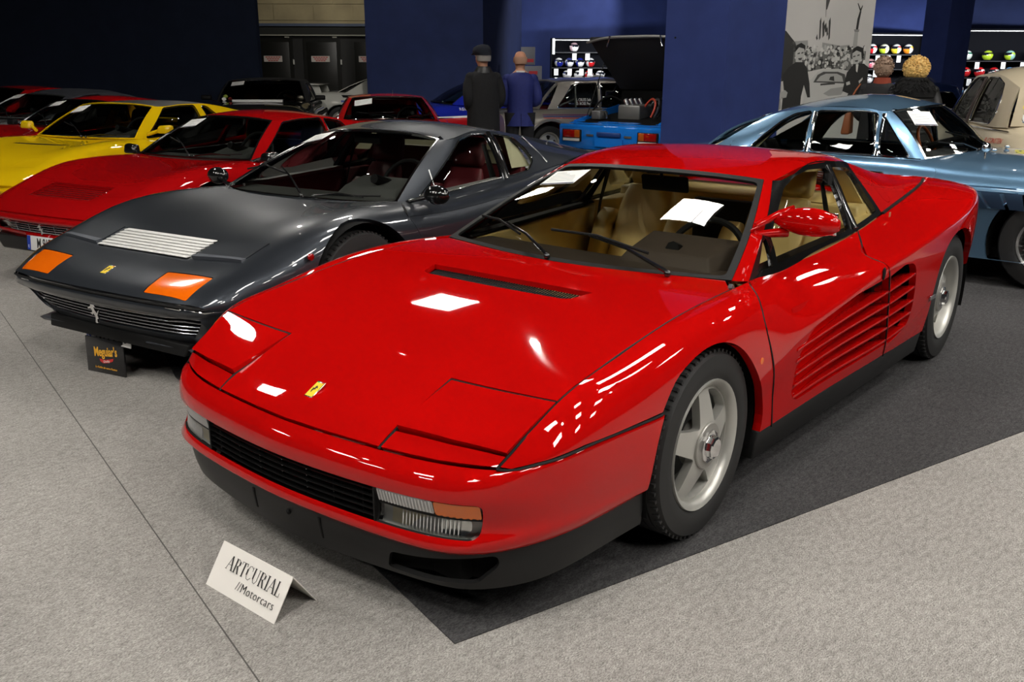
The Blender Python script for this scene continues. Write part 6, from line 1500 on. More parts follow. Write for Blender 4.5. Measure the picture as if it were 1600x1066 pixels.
sheet_on('price_sheet', 'white information sheet behind the windscreen of the red car beyond the yellow one', R5['W'], (.78, .24), .20, .145, .15, R2P, 7)
SP = (-2.79, -11.58, .1989)
SILV = paint('silver_paint', (.42, .42, .42), .5, .35); REDL = mat('red_leather', srgb(120, 22, 28), .5)
b, tp = scr(.70, .55, .80, 1.075, -.45, -1.02)
sd = [(b[3], tp[3]), ((-.64, .73, .79), (-1.10, .575, 1.07)), ((-1.0, .745, .80), (-1.35, .58, 1.10)), ((-1.5, .745, .82), (-1.62, .58, 1.115)), ((-2.05, .73, .84), (-2.0, .57, 1.10)), ((-2.5, .71, .85), (-2.4, .55, 1.01)), ((-3.05, .66, .85), (-3.0, .52, .88))]
t6, C6, R6 = wedge('sports_car', 'silver open car with red seats and a raised dark soft top near the left edge', SP, SILV, 1.0, 1.03, 1.02, 2.5, b, tp, sd, [0, .03, .05, .055, .05, 0, 0],
    [('door_glass', [(-.74, .80), (-1.0, .81), (-1.52, .835), (-1.58, .95), (-1.60, 1.09), (-1.36, 1.08), (-1.19, 1.05)])],
    roofm=mat('dark_canvas', (.022, .024, .032), .8), pillarm=mat('dark_canvas'), screen=glass('silver_screen', (.88, .90, .88), 1.0), cabm=REDL, wsframe=STEEL, mirror=SILV, cab_kw=dict(trim_col=REDL))
sheet_on('price_sheet', 'white information sheet behind the windscreen of the silver car with red seats', R6['W'], (.84, .22), .20, .145, .15, SP, 6)
FP = (-3.2, -13.75, .22)
b, tp = scr(.68, .55, .82, 1.125, -.45, -1.02)
sd = [(b[3], tp[3]), ((-.64, .72, .80), (-1.10, .575, 1.12)), ((-1.0, .735, .81), (-1.35, .585, 1.14)), ((-1.5, .735, .83), (-1.62, .585, 1.14)), ((-2.05, .72, .85), (-2.0, .57, 1.10)), ((-2.5, .70, .86), (-2.4, .55, 1.0)), ((-3.05, .65, .86), (-3.0, .52, .89))]
t7, C7, R7 = wedge('sports_car', 'dark red coupe half out of view at the far left end of the row', FP, red_gt, 1.0, 1.0, 1.03, 2.5, b, tp, sd, [0, .02, .03, .03, .03, 0, 0],
    [('door_glass', [(-.74, .82), (-1.0, .83), (-1.52, .85), (-1.58, .97), (-1.60, 1.12), (-1.36, 1.115), (-1.19, 1.09)])], roofm=None, screen=glass('red_screen'), cabm=mat('black_leather'))
# ------------------------------------------------------------------ upright cars
def stations(L):
    """(x, z centre, shoulder y, shoulder z, widest y, widest z, sill y, sill z)"""
    out = []
    for x, zc, ys, zs, yw, zw, yl, zl in L:
        out.append([(x, 0, zc), (x, ys * .35, zc), (x, ys * .72, zc * .65 + zs * .35), (x, ys, zs), (x, ys * .25 + yw * .75, zs * .55 + zw * .45), (x, yw, zw), (x, yw * .995 * .6 + yl * .4, zw * .45 + zl * .55), (x, yl, zl)])
    return out
def cap(t, name, S, u, m):
    v = np.linspace(0, 1, 40); P = S.ev(np.stack([np.full(40, u), v], 1)); c = P.mean(0)
    V = [tuple(p) for p in P] + [tuple(c)]
    meshobj(name, V, [(i, (i + 1) % 40, 40) for i in range(40)], m, t, smooth=False)
def saloon(name, label, pose, P, st, wb, track, wr, ww, rim, style, base, top, sides, crown, glasses, screen, wsframe, roofm=None, arch_dz=.0, arch_r=.05, low=.2, back=None, doors=(), frame_mat=CHROME, inter=None, group='classic cars on show', pillarm=None, h=.06, sail_from=None, sidemat=None, cat='car', rimm=None, chrome_belt=None, arches=True, cabin_hole=True, backm=None):
    t = thing(name, label, cat, (pose[0], pose[1], 0), pose[2], group)
    C = Car(t, P, stations(st) if len(st[0]) == 8 and not hasattr(st[0][0], '__len__') else st, h=h)
    n = (sail_from if sail_from is not None else len(sides) - 1)
    if cabin_hole:
        b3 = base[3]; e = sides[n][0]
        cab = [(base[0][0], 0), (base[1][0], base[1][1]), (base[2][0], base[2][1]), (b3[0], b3[1] - .02)] + [(s[0][0], s[0][1] - .025) for s in sides[2:n]] + [(e[0] + .02, e[1] - .05), (e[0] + (back or {}).get('bow', -.06), 0)]
        C.cut(C.uvtop(fullpoly(cab), 5, .02))
    if arches:
        for x in (0, -wb): C.arch(x, wr + arch_dz, wr + arch_r, 3, 7, low)
    for d in doors:
        for sd in (1, -1): C.part('door', C.uv(d, (0, 2), 3, 7, sd, .03), h=h)
    C.shell(); cap(t, 'nose_panel', C.B, 0, P); cap(t, 'tail_panel', C.B, 1, P)
    for sg in (1, -1):
        for x in (0, -wb): wheel(t, (x, sg * track, wr), sg, wr, ww, rim, style, rim_mat=rimm or ALLOY, dish=.03, detail=False)
    for x in (0, -wb): wheel_box(t, x, wr + arch_r, track - .25, track + ww / 2)
    x1, x0 = st[0][0] if not hasattr(st[0][0], '__len__') else st[0][0][0], st[-1][0] if not hasattr(st[-1][0], '__len__') else st[-1][0][0]
    MB().prism([(x1 - .15, -track + .05), (x1 - .15, track - .05), (x0 + .15, track - .05), (x0 + .15, -track + .05)], 2, low, low + .06).build('floor_pan', DARK, t)
    R = greenhouse(t, P, base, top, .02, sides, crown, screen, side_glass=glasses, sail_from=sail_from, back=back, wsframe=wsframe, roofm=roofm, seal=.012, frame_mat=frame_mat, h=h, sidemat=sidemat, pillarm=pillarm, backm=backm)
    if inter: cabin(t, base[3][0] + .05, sides[n][0][0] + .1, base[3][1] - .04, low + .06, base[3][2], **inter)
    if chrome_belt:
        for sg in (1, -1):
            p = [(x, sg * y, z) for x, y, z in chrome_belt]; MB().tube(curve(p, 24), .008, 6).build('belt_trim', CHROME, t, smooth=True)
    return t, C, R
# ---- pale blue metallic four-seater behind the red coupe
BLUEM = paint('ice_blue_metallic', srgb(112, 150, 182), .75, .30)
PBP = (-5.376, 1.116, 1.5447)
stb = [(.86, .56, .50, .55, .66, .50, .62, .30), (.78, .70, .58, .68, .76, .58, .74, .24), (.50, .815, .64, .775, .825, .64, .80, .20), (.15, .852, .68, .80, .845, .69, .82, .19), (-.20, .872, .70, .818, .850, .70, .83, .19),
       (-.60, .888, .72, .826, .855, .70, .83, .19), (-.90, .880, .735, .838, .857, .70, .83, .19), (-1.4, .85, .742, .842, .858, .70, .83, .19), (-1.9, .85, .738, .842, .856, .70, .83, .19), (-2.35, .86, .725, .838, .850, .71, .82, .19), (-2.75, .86, .69, .835, .835, .71, .80, .20), (-3.2, .80, .62, .785, .79, .69, .74, .24), (-3.62, .70, .54, .69, .70, .62, .64, .30)]
base = [(-.655, 0, .893), (-.69, .25, .89), (-.775, .49, .872), (-.905, .70, .846)]
top = [(-1.06, 0, 1.215), (-1.075, .20, 1.213), (-1.14, .40, 1.20), (-1.235, .555, 1.180)]
sides = [(base[3], top[3]), ((-.95, .735, .842), (-1.265, .580, 1.176)), ((-1.26, .742, .842), (-1.40, .595, 1.195)), ((-1.80, .740, .842), (-1.80, .600, 1.192)), ((-2.33, .722, .836), (-2.12, .565, 1.140)), ((-2.66, .66, .838), (-2.27, .50, 1.105))]
HIDE = mat('black_hide', (.012, .012, .012), .45)
t8, C8, R8 = saloon('grand_tourer', 'pale metallic blue two-door coupe with chrome windows behind the red one with strakes', PBP, BLUEM, stb, 2.65, .70, .325, .18, .20, 'wire', base, top, sides, [0, .075, .082, .078, .06, .05],
    [('vent_glass', [(-1.0, .858), (-1.228, .858), (-1.268, 1.128), (-1.25, 1.13)]), ('door_glass', [(-1.268, .858), (-1.775, .860), (-1.785, 1.165), (-1.42, 1.172), (-1.305, 1.160)]), ('quarter_glass', [(-1.822, .860), (-2.29, .855), (-2.26, .90), (-2.07, 1.075), (-1.97, 1.135), (-1.830, 1.163)])],
    glass('blue_screen', (.86, .89, .87), 1.0), CHROME, arch_r=.065, low=.18, back=dict(base=(-2.76, .60, .842), bow=-.02, bulge=.035), doors=[[(-.785, .80), (-.775, .66), (-.80, .30), (-1.86, .30), (-1.88, .66), (-1.87, .80)]], h=.05,
    inter=dict(m=HIDE, seats=((-1.60, .33), (-2.2, .30)), dz=.84, wheel_at=(-1.20, .34, .86), wheel_m=mat('wood_rim', srgb(140, 70, 30), .3, coat=.6), wheel_sm=STEEL, seat_kw=dict(zc=.38, back=.46, rec=.3, head=False)), rimm=STEEL,
    chrome_belt=[(-.92, .742, .846), (-1.26, .750, .846), (-1.80, .748, .846), (-2.35, .730, .841)])
for sg in (1, -1):
    for x in (-1.248, -1.80):
        a = R8['G'].ev(R8['G'].inv(np.array([[x, .855], [x - (.02 if x > -1.5 else 0), 1.16]]), (0, 2))); MB().tube([(q[0], sg * (q[1] + .006), q[2]) for q in a], .007, 6, ry=.016).build('window_post', CHROME, t8, smooth=True)
    vt = C8.on(resample(np.array([(-.64, .668), (-.215, .668), (-.33, .555), (-.47, .552)]), .05), (0, 2), 3, 6, sg, .002)
    MB().tube([tuple(q) for q in vt] + [tuple(vt[0])], .006, 6, cap=False).build('louvre_surround', BLUEM, t8, smooth=True)
    for k in range(3):
        a, b = (-.60 + .145 * k, .662), (-.49 + .115 * k, .558); p = C8.on(np.array([a, b, (a[0] + .10, .662), (b[0] + .08, .558)]), None, 0, 0, sg) if False else None
        q = C8.uv([a, (a[0] + .115, .664), (b[0] + .09, .556), b], (0, 2), 3, 6, sg)
        V, F, LN = trim(C8.B, q, (), h=.04, off=lambda P, a=a: .003 + .014 * np.clip((P[:, 0] - a[0] + .1) / .2, 0, 1), thick=.018); meshobj('side_louvre', V, F, mat('dark_blue_louvre', srgb(52, 74, 100), .35, .6), t8, LN)
    cr = [(-2.3, .705), (-1.8, .702), (-1.2, .702), (-.6, .702), (-.2, .700)]
    p = C8.on(resample(np.array(cr + cr[::-1][1:-1], float), .1), (0, 2), 4, 6, sg, .001); p = p[:len(p) // 2]
    MB().tube([tuple(q) for q in p], .006, 6, ry=.012).build('side_crease', BLUEM, t8, smooth=True)
    g = empty('fuel_flap', (0, 0, 0), 0, t8); MB().lathe([(0, .035), (.006, .03)], (-2.45, sg * .70, .87), axis=1, seg=16).build('filler_ring', CHROME, g)
wiper(t8, (-.66, .10, .905), (-.86, -.22, 1.03), pts=[(-.78, -.10, .98), (-.88, -.36, 1.03)])
wiper(t8, (-.66, -.24, .90), (-.82, -.50, .965), pts=[(-.74, -.36, .94), (-.86, -.60, .97)])
g = empty('fender_mirror', (-.52, -.62, .90), 0, t8); MB().sphere((0, 0, .05), (.03, .06, .035), 12, 8).build('mirror_shell', CHROME, g, smooth=True); MB().tube([(0, 0, -.03), (0, 0, .05)], .008, 6).build('mirror_stalk', CHROME, g)
for k in (-.2, .2): MB().sphere((-.56, k, .905), (.02, .015, .012), 10, 6).build('washer_jet', CHROME, t8, smooth=True)
CR2 = mat('cream_trim', srgb(190, 185, 150), .6)
for sg in (1, -1): MB().hexa([(-2.25, sg * .68, .85), (-2.7, sg * .62, .84), (-2.7, sg * .56, .84), (-2.3, sg * .60, .85), (-2.05, sg * .56, 1.10), (-2.24, sg * .50, 1.08), (-2.24, sg * .44, 1.08), (-2.05, sg * .50, 1.10)]).build('pillar_trim', CR2, t8)
sheet_on('price_sheet', 'white information sheet behind the windscreen of the pale blue coupe', R8['W'], (.74, .15), .20, .16, -.35, PBP, 6)

# ---- cream saloon at the right edge (seen from its rear left)
CREAMP = paint('cream_paint', srgb(205, 192, 165), 0, .35)
JH = math.radians(212)
JPOSE = (-10.48, -.73, JH)
stj = [(.78, .50, .40, .50, .60, .45, .56, .28), (.70, .74, .42, .70, .74, .58, .72, .22), (.40, .86, .48, .80, .83, .62, .80, .20), (.0, .92, .56, .83, .85, .62, .82, .20), (-.55, .95, .66, .86, .85, .64, .82, .20), (-1.0, .95, .72, .875, .85, .64, .82, .20), (-1.7, .95, .74, .88, .85, .64, .82, .20), (-2.3, .95, .72, .875, .845, .64, .81, .20), (-2.75, .94, .66, .865, .83, .62, .80, .22), (-3.2, .86, .56, .80, .77, .58, .72, .26), (-3.65, .62, .42, .58, .60, .48, .54, .32)]
base = [(-.66, 0, .96), (-.70, .24, .955), (-.80, .47, .935), (-.95, .66, .90)]
top = [(-1.05, 0, 1.36), (-1.06, .19, 1.355), (-1.12, .38, 1.34), (-1.20, .52, 1.31)]
sides = [(base[3], top[3]), ((-1.0, .70, .885), (-1.25, .545, 1.325)), ((-1.55, .74, .885), (-1.60, .57, 1.37)), ((-2.1, .74, .885), (-2.05, .57, 1.365)), ((-2.55, .71, .88), (-2.42, .56, 1.28)), ((-2.66, .68, .885), (-2.50, .545, 1.25))]
t9, C9, R9 = saloon('saloon', 'cream rally saloon with round stickers on its rear glass at the right edge', JPOSE, CREAMP, stj, 2.73, .70, .33, .18, .20, 'wire', base, top, sides, [0, .07, .085, .08, .06, .05],
    [('vent_glass', [(-1.04, .90), (-1.22, .90), (-1.29, 1.23), (-1.20, 1.18)]), ('door_glass', [(-1.24, .90), (-1.70, .90), (-1.70, 1.345), (-1.50, 1.345), (-1.315, 1.27)]), ('rear_door_glass', [(-1.78, .90), (-2.34, .90), (-2.40, 1.0), (-2.35, 1.15), (-2.25, 1.28), (-2.05, 1.34), (-1.78, 1.345)])],
    glass('cream_screen', (.55, .60, .55), 1.0), CHROME, arch_r=.05, low=.2, back=dict(base=(-2.70, .66, .90), bow=-.14, bulge=.04), doors=[[(-1.0, .86), (-.98, .30), (-1.72, .30), (-1.73, .86)], [(-1.75, .86), (-1.75, .30), (-2.3, .30), (-2.44, .55), (-2.45, .86)]], h=.055,
    inter=dict(m=mat('brown_hide', srgb(80, 40, 30), .5), seats=((-1.55, .34), (-2.2, .32)), dz=.90, wheel_at=(-1.25, -.34, .92), seat_kw=dict(zc=.42, back=.50, rec=.3, head=False)),
    chrome_belt=[(-.96, .75, .868), (-1.6, .79, .866), (-2.3, .78, .862), (-2.8, .70, .85)], rimm=STEEL)
t9.scale = (1, 1, 1.05)
def stick(R, uv, w, h, m, name, rnd=True, off=.004):
    K = R['K']; p = K.ev(np.array([uv]))[0]; nn = Vector(K.nrm(np.array([uv]))[0]); up = Vector(K.ev(np.array([[uv[0] - .03, uv[1]]]))[0] - p); up = (up - nn * up.dot(nn)).normalized(); x = up.cross(nn)
    M = frame(Vector(p) + nn * off, x, up); mb = MB()
    if rnd: mb.lathe([(0, .5), (.002, .5), (.002, 0)], axis=2, seg=24)
    else: mb.box((0, 0, 0), (1, 1, .002))
    mb.V = [(v[0] * w, v[1] * h, v[2]) for v in mb.V]; o = mb.build(name, m, t9); o.matrix_local = M; return o
stick(R9, (.40, .895), .13, .11, WHITE, 'round_sticker'); stick(R9, (.60, .90), .11, .09, mat('sticker_yellow', srgb(235, 220, 40), .5), 'round_sticker'); stick(R9, (.22, .865), .11, .10, mat('sticker_orange', srgb(235, 170, 120), .5), 'round_sticker')
for k, u in enumerate((.90, .82, .74)): stick(R9, (.84, u), .09, .07, WHITE, 'square_sticker', False)
stick(R9, (.40, .895), .05, .05, mat('sticker_ink', (.1, .12, .05), .6), 'sticker_mark', True, .006); stick(R9, (.57, .90), .03, .02, mat('sticker_ink'), 'sticker_mark', True, .006)
RIN = mat('rally_red_ink', srgb(195, 70, 55), .6)
def side_text(t, C, s, x, z, size, m, sd=1, tilt=0.0, sx=.8):
    p = C.on(np.array([(x, z)] * 2), (0, 2), 3, 7, sd, .003)[0] if False else C.B.ev(C.B.inv(np.array([[x, z]]), (0, 2), vr=C.vr(3, 7, sd)))[0]
    q = C.B.inv(np.array([[x, z]]), (0, 2), vr=C.vr(3, 7, sd)); nn = Vector(C.B.nrm(q)[0])
    xx = Vector((-1, 0, 0)) if sd > 0 else Vector((1, 0, 0)); xx = (xx - nn * xx.dot(nn)).normalized(); yy = nn.cross(xx)
    M = frame(Vector(p) + nn * .004, xx * math.cos(tilt) + yy * math.sin(tilt), yy); text('lettering', s, size, m, t, M, sx=sx)
side_text(t9, C9, 'B. CONSTEN', -2.68, .76, .075, RIN, 1, .08); side_text(t9, C9, 'J. RENEL', -2.64, .67, .075, RIN, 1, .08); side_text(t9, C9, '484', -2.60, .58, .07, INK, 1, .05)
for sg in (1, -1): MB().tube([(-1.62, sg * .835, .82), (-1.62, sg * .87, .82), (-1.50, sg * .87, .82)], .009, 6).build('door_handle', CHROME, t9)
for x in (-1.74,): 
    for sg in (1, -1): MB().tube([(x, sg * .752, .89), (x, sg * .70, 1.1), (x, sg * .60, 1.345)], .012, 6, ry=.03).build('door_post', mat('dark_brown_post', (.03, .015, .01), .4), t9)
for sg in (1, -1): MB().tube([(-1.9, sg * .55, .9), (-2.0, sg * .45, 1.3)], .02, 8).build('roll_bar', mat('pale_bar', (.45, .42, .38), .4), t9); MB().tube([(-2.15, sg * .55, .9), (-1.95, sg * .46, 1.3)], .02, 8).build('roll_bar', mat('pale_bar'), t9)

# ---- silver rally saloon behind the men
SILV2 = paint('warm_silver_metallic', srgb(170, 165, 155), .6, .35)
SHD = math.radians(150); 
st2 = [(.70, .62, .55, .58, .68, .50, .66, .26), (.62, .78, .60, .74, .76, .60, .74, .22), (.2, .83, .66, .79, .80, .62, .78, .20), (-.5, .85, .68, .82, .81, .64, .79, .20), (-1.0, .86, .70, .835, .81, .64, .79, .20), (-1.6, .86, .70, .84, .81, .64, .79, .20), (-2.2, .86, .69, .84, .81, .64, .79, .20), (-2.6, .85, .66, .82, .80, .64, .78, .22), (-3.25, .80, .60, .76, .74, .60, .70, .28)]
base = [(-.62, 0, .87), (-.63, .22, .868), (-.66, .45, .862), (-.72, .64, .850)]
top = [(-.98, 0, 1.30), (-.985, .2, 1.298), (-1.0, .40, 1.29), (-1.04, .56, 1.275)]
sides = [(base[3], top[3]), ((-.77, .68, .845), (-1.08, .585, 1.275)), ((-1.5, .70, .845), (-1.5, .60, 1.285)), ((-2.1, .69, .845), (-2.05, .60, 1.28)), ((-2.48, .66, .845), (-2.25, .56, 1.265))]
d2 = Vector((math.cos(SHD), math.sin(SHD)))
t10, C10, R10 = saloon('rally_saloon', 'silver two-door rally saloon with purple and red stripes behind the bald person', (-9.94 + d2.x * 2.5, -7.51 + d2.y * 2.5, SHD), SILV2, st2, 2.5, .70, .30, .19, .19, 'plain', base, top, sides, [0, .05, .055, .05, .04],
    [('door_glass', [(-.86, .86), (-1.53, .86), (-1.53, 1.25), (-1.10, 1.25)]), ('quarter_glass', [(-1.59, .86), (-2.32, .87), (-2.20, 1.02), (-2.05, 1.22), (-1.95, 1.25), (-1.59, 1.255)])], glass('silver_car_screen', (.5, .53, .5), 1.0), CHROME, arch_r=.09, low=.2, back=dict(base=(-2.62, .60, .85), bow=-.03, bulge=.02), doors=[[(-.78, .82), (-.76, .30), (-1.55, .30), (-1.56, .82)]],
    inter=dict(m=mat('rally_red_seat', srgb(130, 15, 20), .6), seats=((-1.35, .34),), dz=.84, seat_kw=dict(zc=.36, back=.60, rec=.25, head=False)))
for sg in (1, -1):
    for x in (0, -2.5): MB().lathe([(sg * .78, .40), (sg * .865, .405), (sg * .865, .37), (sg * .78, .36)], (x, 0, .30), axis=1, seg=20, close=True, a0=-.25, a1=PI + .25).build('wheel_arch_flare', SILV2, t10, smooth=True, sharp=40)
    MB().tube([(-1.9, sg * .5, .85), (-1.9, sg * .45, 1.25)], .02, 8).build('roll_cage', STEEL, t10); MB().tube([(-2.4, sg * .55, .86), (-1.9, sg * .45, 1.22)], .02, 8).build('roll_cage', STEEL, t10); MB().tube([(-1.9, sg * .45, 1.0), (-2.3, sg * .52, .86)], .018, 8).build('roll_cage', STEEL, t10)
    for z, c in ((.74, srgb(120, 40, 110)), (.715, srgb(40, 50, 150)), (.69, srgb(200, 30, 40))):
        q = C10.uv([(-.9, z + .012), (-2.6, z + .030), (-2.6, z + .022), (-.9, z - .012)], (0, 2), 3, 6, sg); V, F, LN = trim(C10.B, q, (), h=.12, off=.002, thick=0); meshobj('side_stripe', V, F, mat('stripe_%d' % int(z * 1000), c, .3, coat=.8), t10, LN)
for k, s in enumerate(('J. CRUSS Seb', 'D. ROSE Paul')):
    p = R10['G'].ev(R10['G'].inv(np.array([[-1.85, .99 - .06 * k]]), (0, 2)))[0]
    for sg in (1, -1): text('name_lettering', s, .065, WHITE, t10, frame((p[0], sg * (p[1] + .008), p[2]), (-sg, 0, 0), (0, -sg * .22, 1)), sx=.75, bold=.001)
MB().box((-1.1, .32, 1.345), (.05, .30, .05)).build('roof_board', WHITE, t10)
for sg in (1, -1): MB().box((-1.56, sg * .652, 1.07), (.03, .012, .42), Matrix.Rotation(.21 * sg, 3, 'X')).build('door_post', CHROME, t10)

# ---- low blue car with its rear lid up
BLP = paint('bright_blue_paint', srgb(24, 110, 200), 0, .35)
EP = (-10.61, -4.45, PI)
stE = [(.9, .45, .5, .44, .62, .42, .6, .25), (.5, .62, .55, .60, .76, .52, .74, .2), (.0, .74, .62, .70, .82, .56, .8, .2), (-.5, .78, .66, .75, .82, .58, .8, .2), (-1.4, .76, .68, .75, .82, .58, .8, .2), (-2.0, .74, .70, .74, .83, .58, .8, .2), (-2.5, .72, .72, .72, .84, .56, .8, .22), (-2.9, .69, .74, .68, .82, .54, .78, .26), (-2.97, .66, .73, .65, .80, .52, .76, .28)]
base = [(-.45, 0, .79), (-.46, .2, .79), (-.50, .42, .785), (-.56, .60, .77)]; top = [(-1.0, 0, 1.11), (-1.0, .17, 1.108), (-1.02, .33, 1.10), (-1.05, .46, 1.085)]
sides = [(base[3], top[3]), ((-.62, .66, .76), (-1.1, .49, 1.085)), ((-1.2, .69, .76), (-1.3, .51, 1.09)), ((-1.6, .68, .76), (-1.5, .51, 1.085)), ((-1.75, .64, .76), (-1.62, .48, 1.06))]
t11, C11, R11 = saloon('rear_engined_coupe', 'low bright blue coupe with its rear lid raised over the engine, behind the blue pillar', EP, BLP, stE, 2.3, .70, .30, .22, .19, 'plain', base, top, sides, [0, .03, .03, .03, .02], [('door_glass', [(-.72, .775), (-1.5, .775), (-1.48, 1.06), (-1.1, 1.06)])], GLASSD, BLACK, low=.2, back=dict(base=(-1.80, .58, .76), bow=0, bulge=0), inter=dict(m=HIDE, dz=.75))
# engine bay: recessed tray with machinery
MB().hexa([(-1.86, -.56, .73), (-1.86, .56, .73), (-2.82, .62, .70), (-2.82, -.62, .70), (-1.86, -.56, .80), (-1.86, .56, .80), (-2.82, .62, .712), (-2.82, -.62, .712)]).build('engine_bay', DARK, t11)
IRON = mat('engine_grey', (.20, .20, .19), .45, .6)
for sg in (1, -1):
    MB().hexa([(-1.86, sg * .56, .70), (-2.84, sg * .63, .69), (-2.84, sg * .67, .69), (-1.86, sg * .66, .70), (-1.86, sg * .56, .90), (-2.84, sg * .63, .735), (-2.84, sg * .67, .73), (-1.86, sg * .66, .86)]).build('bay_wall', BLP, t11, bevel=.01)
MB().box((-2.2, .05, .82), (.5, .34, .18)).build('engine_block', IRON, t11, bevel=.02)
for k in range(4): MB().tube([(-2.0 - .12 * k, .12, .90), (-2.0 - .12 * k, .16, .97)], .032, 10).build('intake_trumpet', STEEL, t11)
for k in range(3): MB().tube(curve([(-2.0 - .15 * k, -.1, .88), (-2.1 - .13 * k, -.25, .98), (-2.3 - .1 * k, -.38, .90), (-2.55, -.45 + .05 * k, .78)], 16), .014, 8).build('engine_hose', (BLACK, STEEL, mat('red_lead', (.5, .06, .03), .5))[k], t11, smooth=True)
MB().tube(curve([(-2.15, .3, .92), (-2.3, .45, 1.0), (-2.5, .50, .92), (-2.7, .5, .78)], 16), .012, 8).build('engine_hose', BLACK, t11, smooth=True)
MB().tube(curve([(-2.75, .2, .77), (-2.6, .30, .80), (-2.45, .42, .83), (-2.3, .48, .80)], 12), .012, 8).build('engine_hose', STEEL, t11, smooth=True)
MB().box((-2.6, .42, .79), (.16, .14, .10)).build('battery_box', IRON, t11, bevel=.01)
# rear panel with lamps
MB().hexa([(-2.98, -.78, .40), (-2.98, .78, .40), (-2.90, .78, .40), (-2.90, -.78, .40), (-2.99, -.80, .685), (-2.99, .80, .685), (-2.88, .80, .70), (-2.88, -.80, .70)]).build('rear_panel', BLP, t11, bevel=.02)
for sg in (1, -1):
    g = empty('tail_lamp', (-2.995, sg * .58, .565), 0, t11)
    MB().box((0, 0, 0), (.02, .30, .14)).build('lamp_surround', BLACK, g, bevel=.006); MB().box((-.008, sg * .04, .02), (.02, .18, .085)).build('red_lens', REDLENS, g, bevel=.004); MB().box((-.008, -sg * .09, .02), (.02, .08, .085)).build('amber_lens', mat('amber_dark_lens', srgb(170, 80, 20), .2, coat=1), g, bevel=.004); MB().box((-.008, 0, -.048), (.02, .26, .03)).build('clear_lens', mat('lamp_back_grey'), g)
    MB().box((-3.0, sg * .29, .575), (.004, .11, .022)).build('maker_script', STEEL, t11)
MB().box((-3.0, 0, .59), (.03, .36, .05)).build('plate_recess', mat('deep_blue_recess', srgb(10, 50, 110), .5), t11, bevel=.008); MB().box((-3.0, 0, .50), (.012, .42, .10)).build('plate_panel', BLP, t11)
MB().hexa([(-3.03, -.80, .32), (-3.03, .80, .32), (-2.85, .80, .30), (-2.85, -.80, .30), (-3.04, -.80, .40), (-3.04, .80, .40), (-2.85, .80, .42), (-2.85, -.80, .42)]).build('rear_bumper', BLACK, t11, bevel=.015); MB().tube([(-3.05, .5, .41), (-3.05, -.5, .41)], .012, 8).build('bumper_trim', CHROME, t11)
ld = empty('engine_lid', (0, 0, 0), 0, t11)
MB().hexa([(-1.80, -.60, 1.07), (-1.80, .60, 1.07), (-1.76, .60, 1.10), (-1.76, -.60, 1.10), (-2.42, -.74, 1.66), (-2.42, .74, 1.66), (-2.37, .74, 1.69), (-2.37, -.74, 1.69)]).build('lid_skin', mat('lid_underside', (.006, .006, .007), .7), ld, bevel=.01)
MB().tube(curve([(-2.43, -.76, 1.62), (-2.44, -.5, 1.665), (-2.44, 0, 1.68), (-2.44, .5, 1.665), (-2.43, .76, 1.62)], 20), .016, 8).build('lid_edge', mat('lid_edge_grey', (.25, .25, .24), .4, .4), ld, smooth=True)
for sg in (1, -1): MB().tube([(-2.45, sg * .38, 1.69), (-2.46, sg * .40, 1.62), (-2.46, sg * .42, 1.57)], .014, 8).build('lid_catch', CHROME, ld)
MB().tube([(-2.6, .62, .76), (-2.1, .66, 1.45)], .007, 6).build('lid_stay', BLACK, ld)
MB().hexa([(-1.78, -.60, .80), (-1.78, .60, .80), (-1.74, .60, .80), (-1.74, -.60, .80), (-1.78, -.58, 1.08), (-1.78, .58, 1.08), (-1.74, .58, 1.08), (-1.74, -.58, 1.08)]).build('bay_front_wall', DARK, t11)

t11.scale = (1, 1, 1.12)
# ---- blue, white and red racing coupe beside the man in the cap
RP = paint('racing_blue_paint', srgb(28, 40, 150), 0, .35)
RH = math.radians(330); rd = Vector((math.cos(RH), math.sin(RH)))
stR = [(1.0, .48, .5, .46, .62, .42, .6, .22), (.6, .66, .56, .62, .78, .52, .76, .18), (.1, .80, .64, .76, .86, .58, .84, .16), (-.5, .84, .70, .80, .88, .60, .85, .16), (-1.4, .84, .72, .80, .88, .60, .85, .16), (-2.2, .86, .72, .82, .90, .62, .87, .18), (-3.0, .84, .66, .80, .86, .60, .82, .24)]
base = [(-.30, 0, .86), (-.31, .22, .86), (-.36, .45, .85), (-.46, .64, .83)]; top = [(-1.0, 0, 1.215), (-1.0, .18, 1.213), (-1.02, .36, 1.205), (-1.08, .50, 1.185)]
sides = [(base[3], top[3]), ((-.54, .70, .82), (-1.14, .53, 1.185)), ((-1.2, .73, .82), (-1.35, .55, 1.195)), ((-1.8, .72, .82), (-1.8, .55, 1.19)), ((-2.2, .68, .83), (-2.0, .52, 1.16))]
t12, C12, R12 = saloon('racing_coupe', 'blue and red racing coupe with a white stripe beside the person in the cap', (-10.62 + rd.x * .35, -10.32 + rd.y * .35, RH), RP, stR, 2.5, .74, .31, .24, .19, 'plain', base, top, sides, [0, .03, .03, .03, .02], [('door_glass', [(-.66, .835), (-1.55, .835), (-1.6, 1.15), (-1.2, 1.155)])], glass('green_screen', (.45, .55, .5), 1.0), BLACK, low=.16, back=dict(base=(-2.5, .62, .84), bow=0, bulge=.02), inter=dict(m=HIDE, dz=.82, seat_kw=dict(zc=.34, back=.5)), roofm=paint('white_race_paint', (.75, .75, .75)))
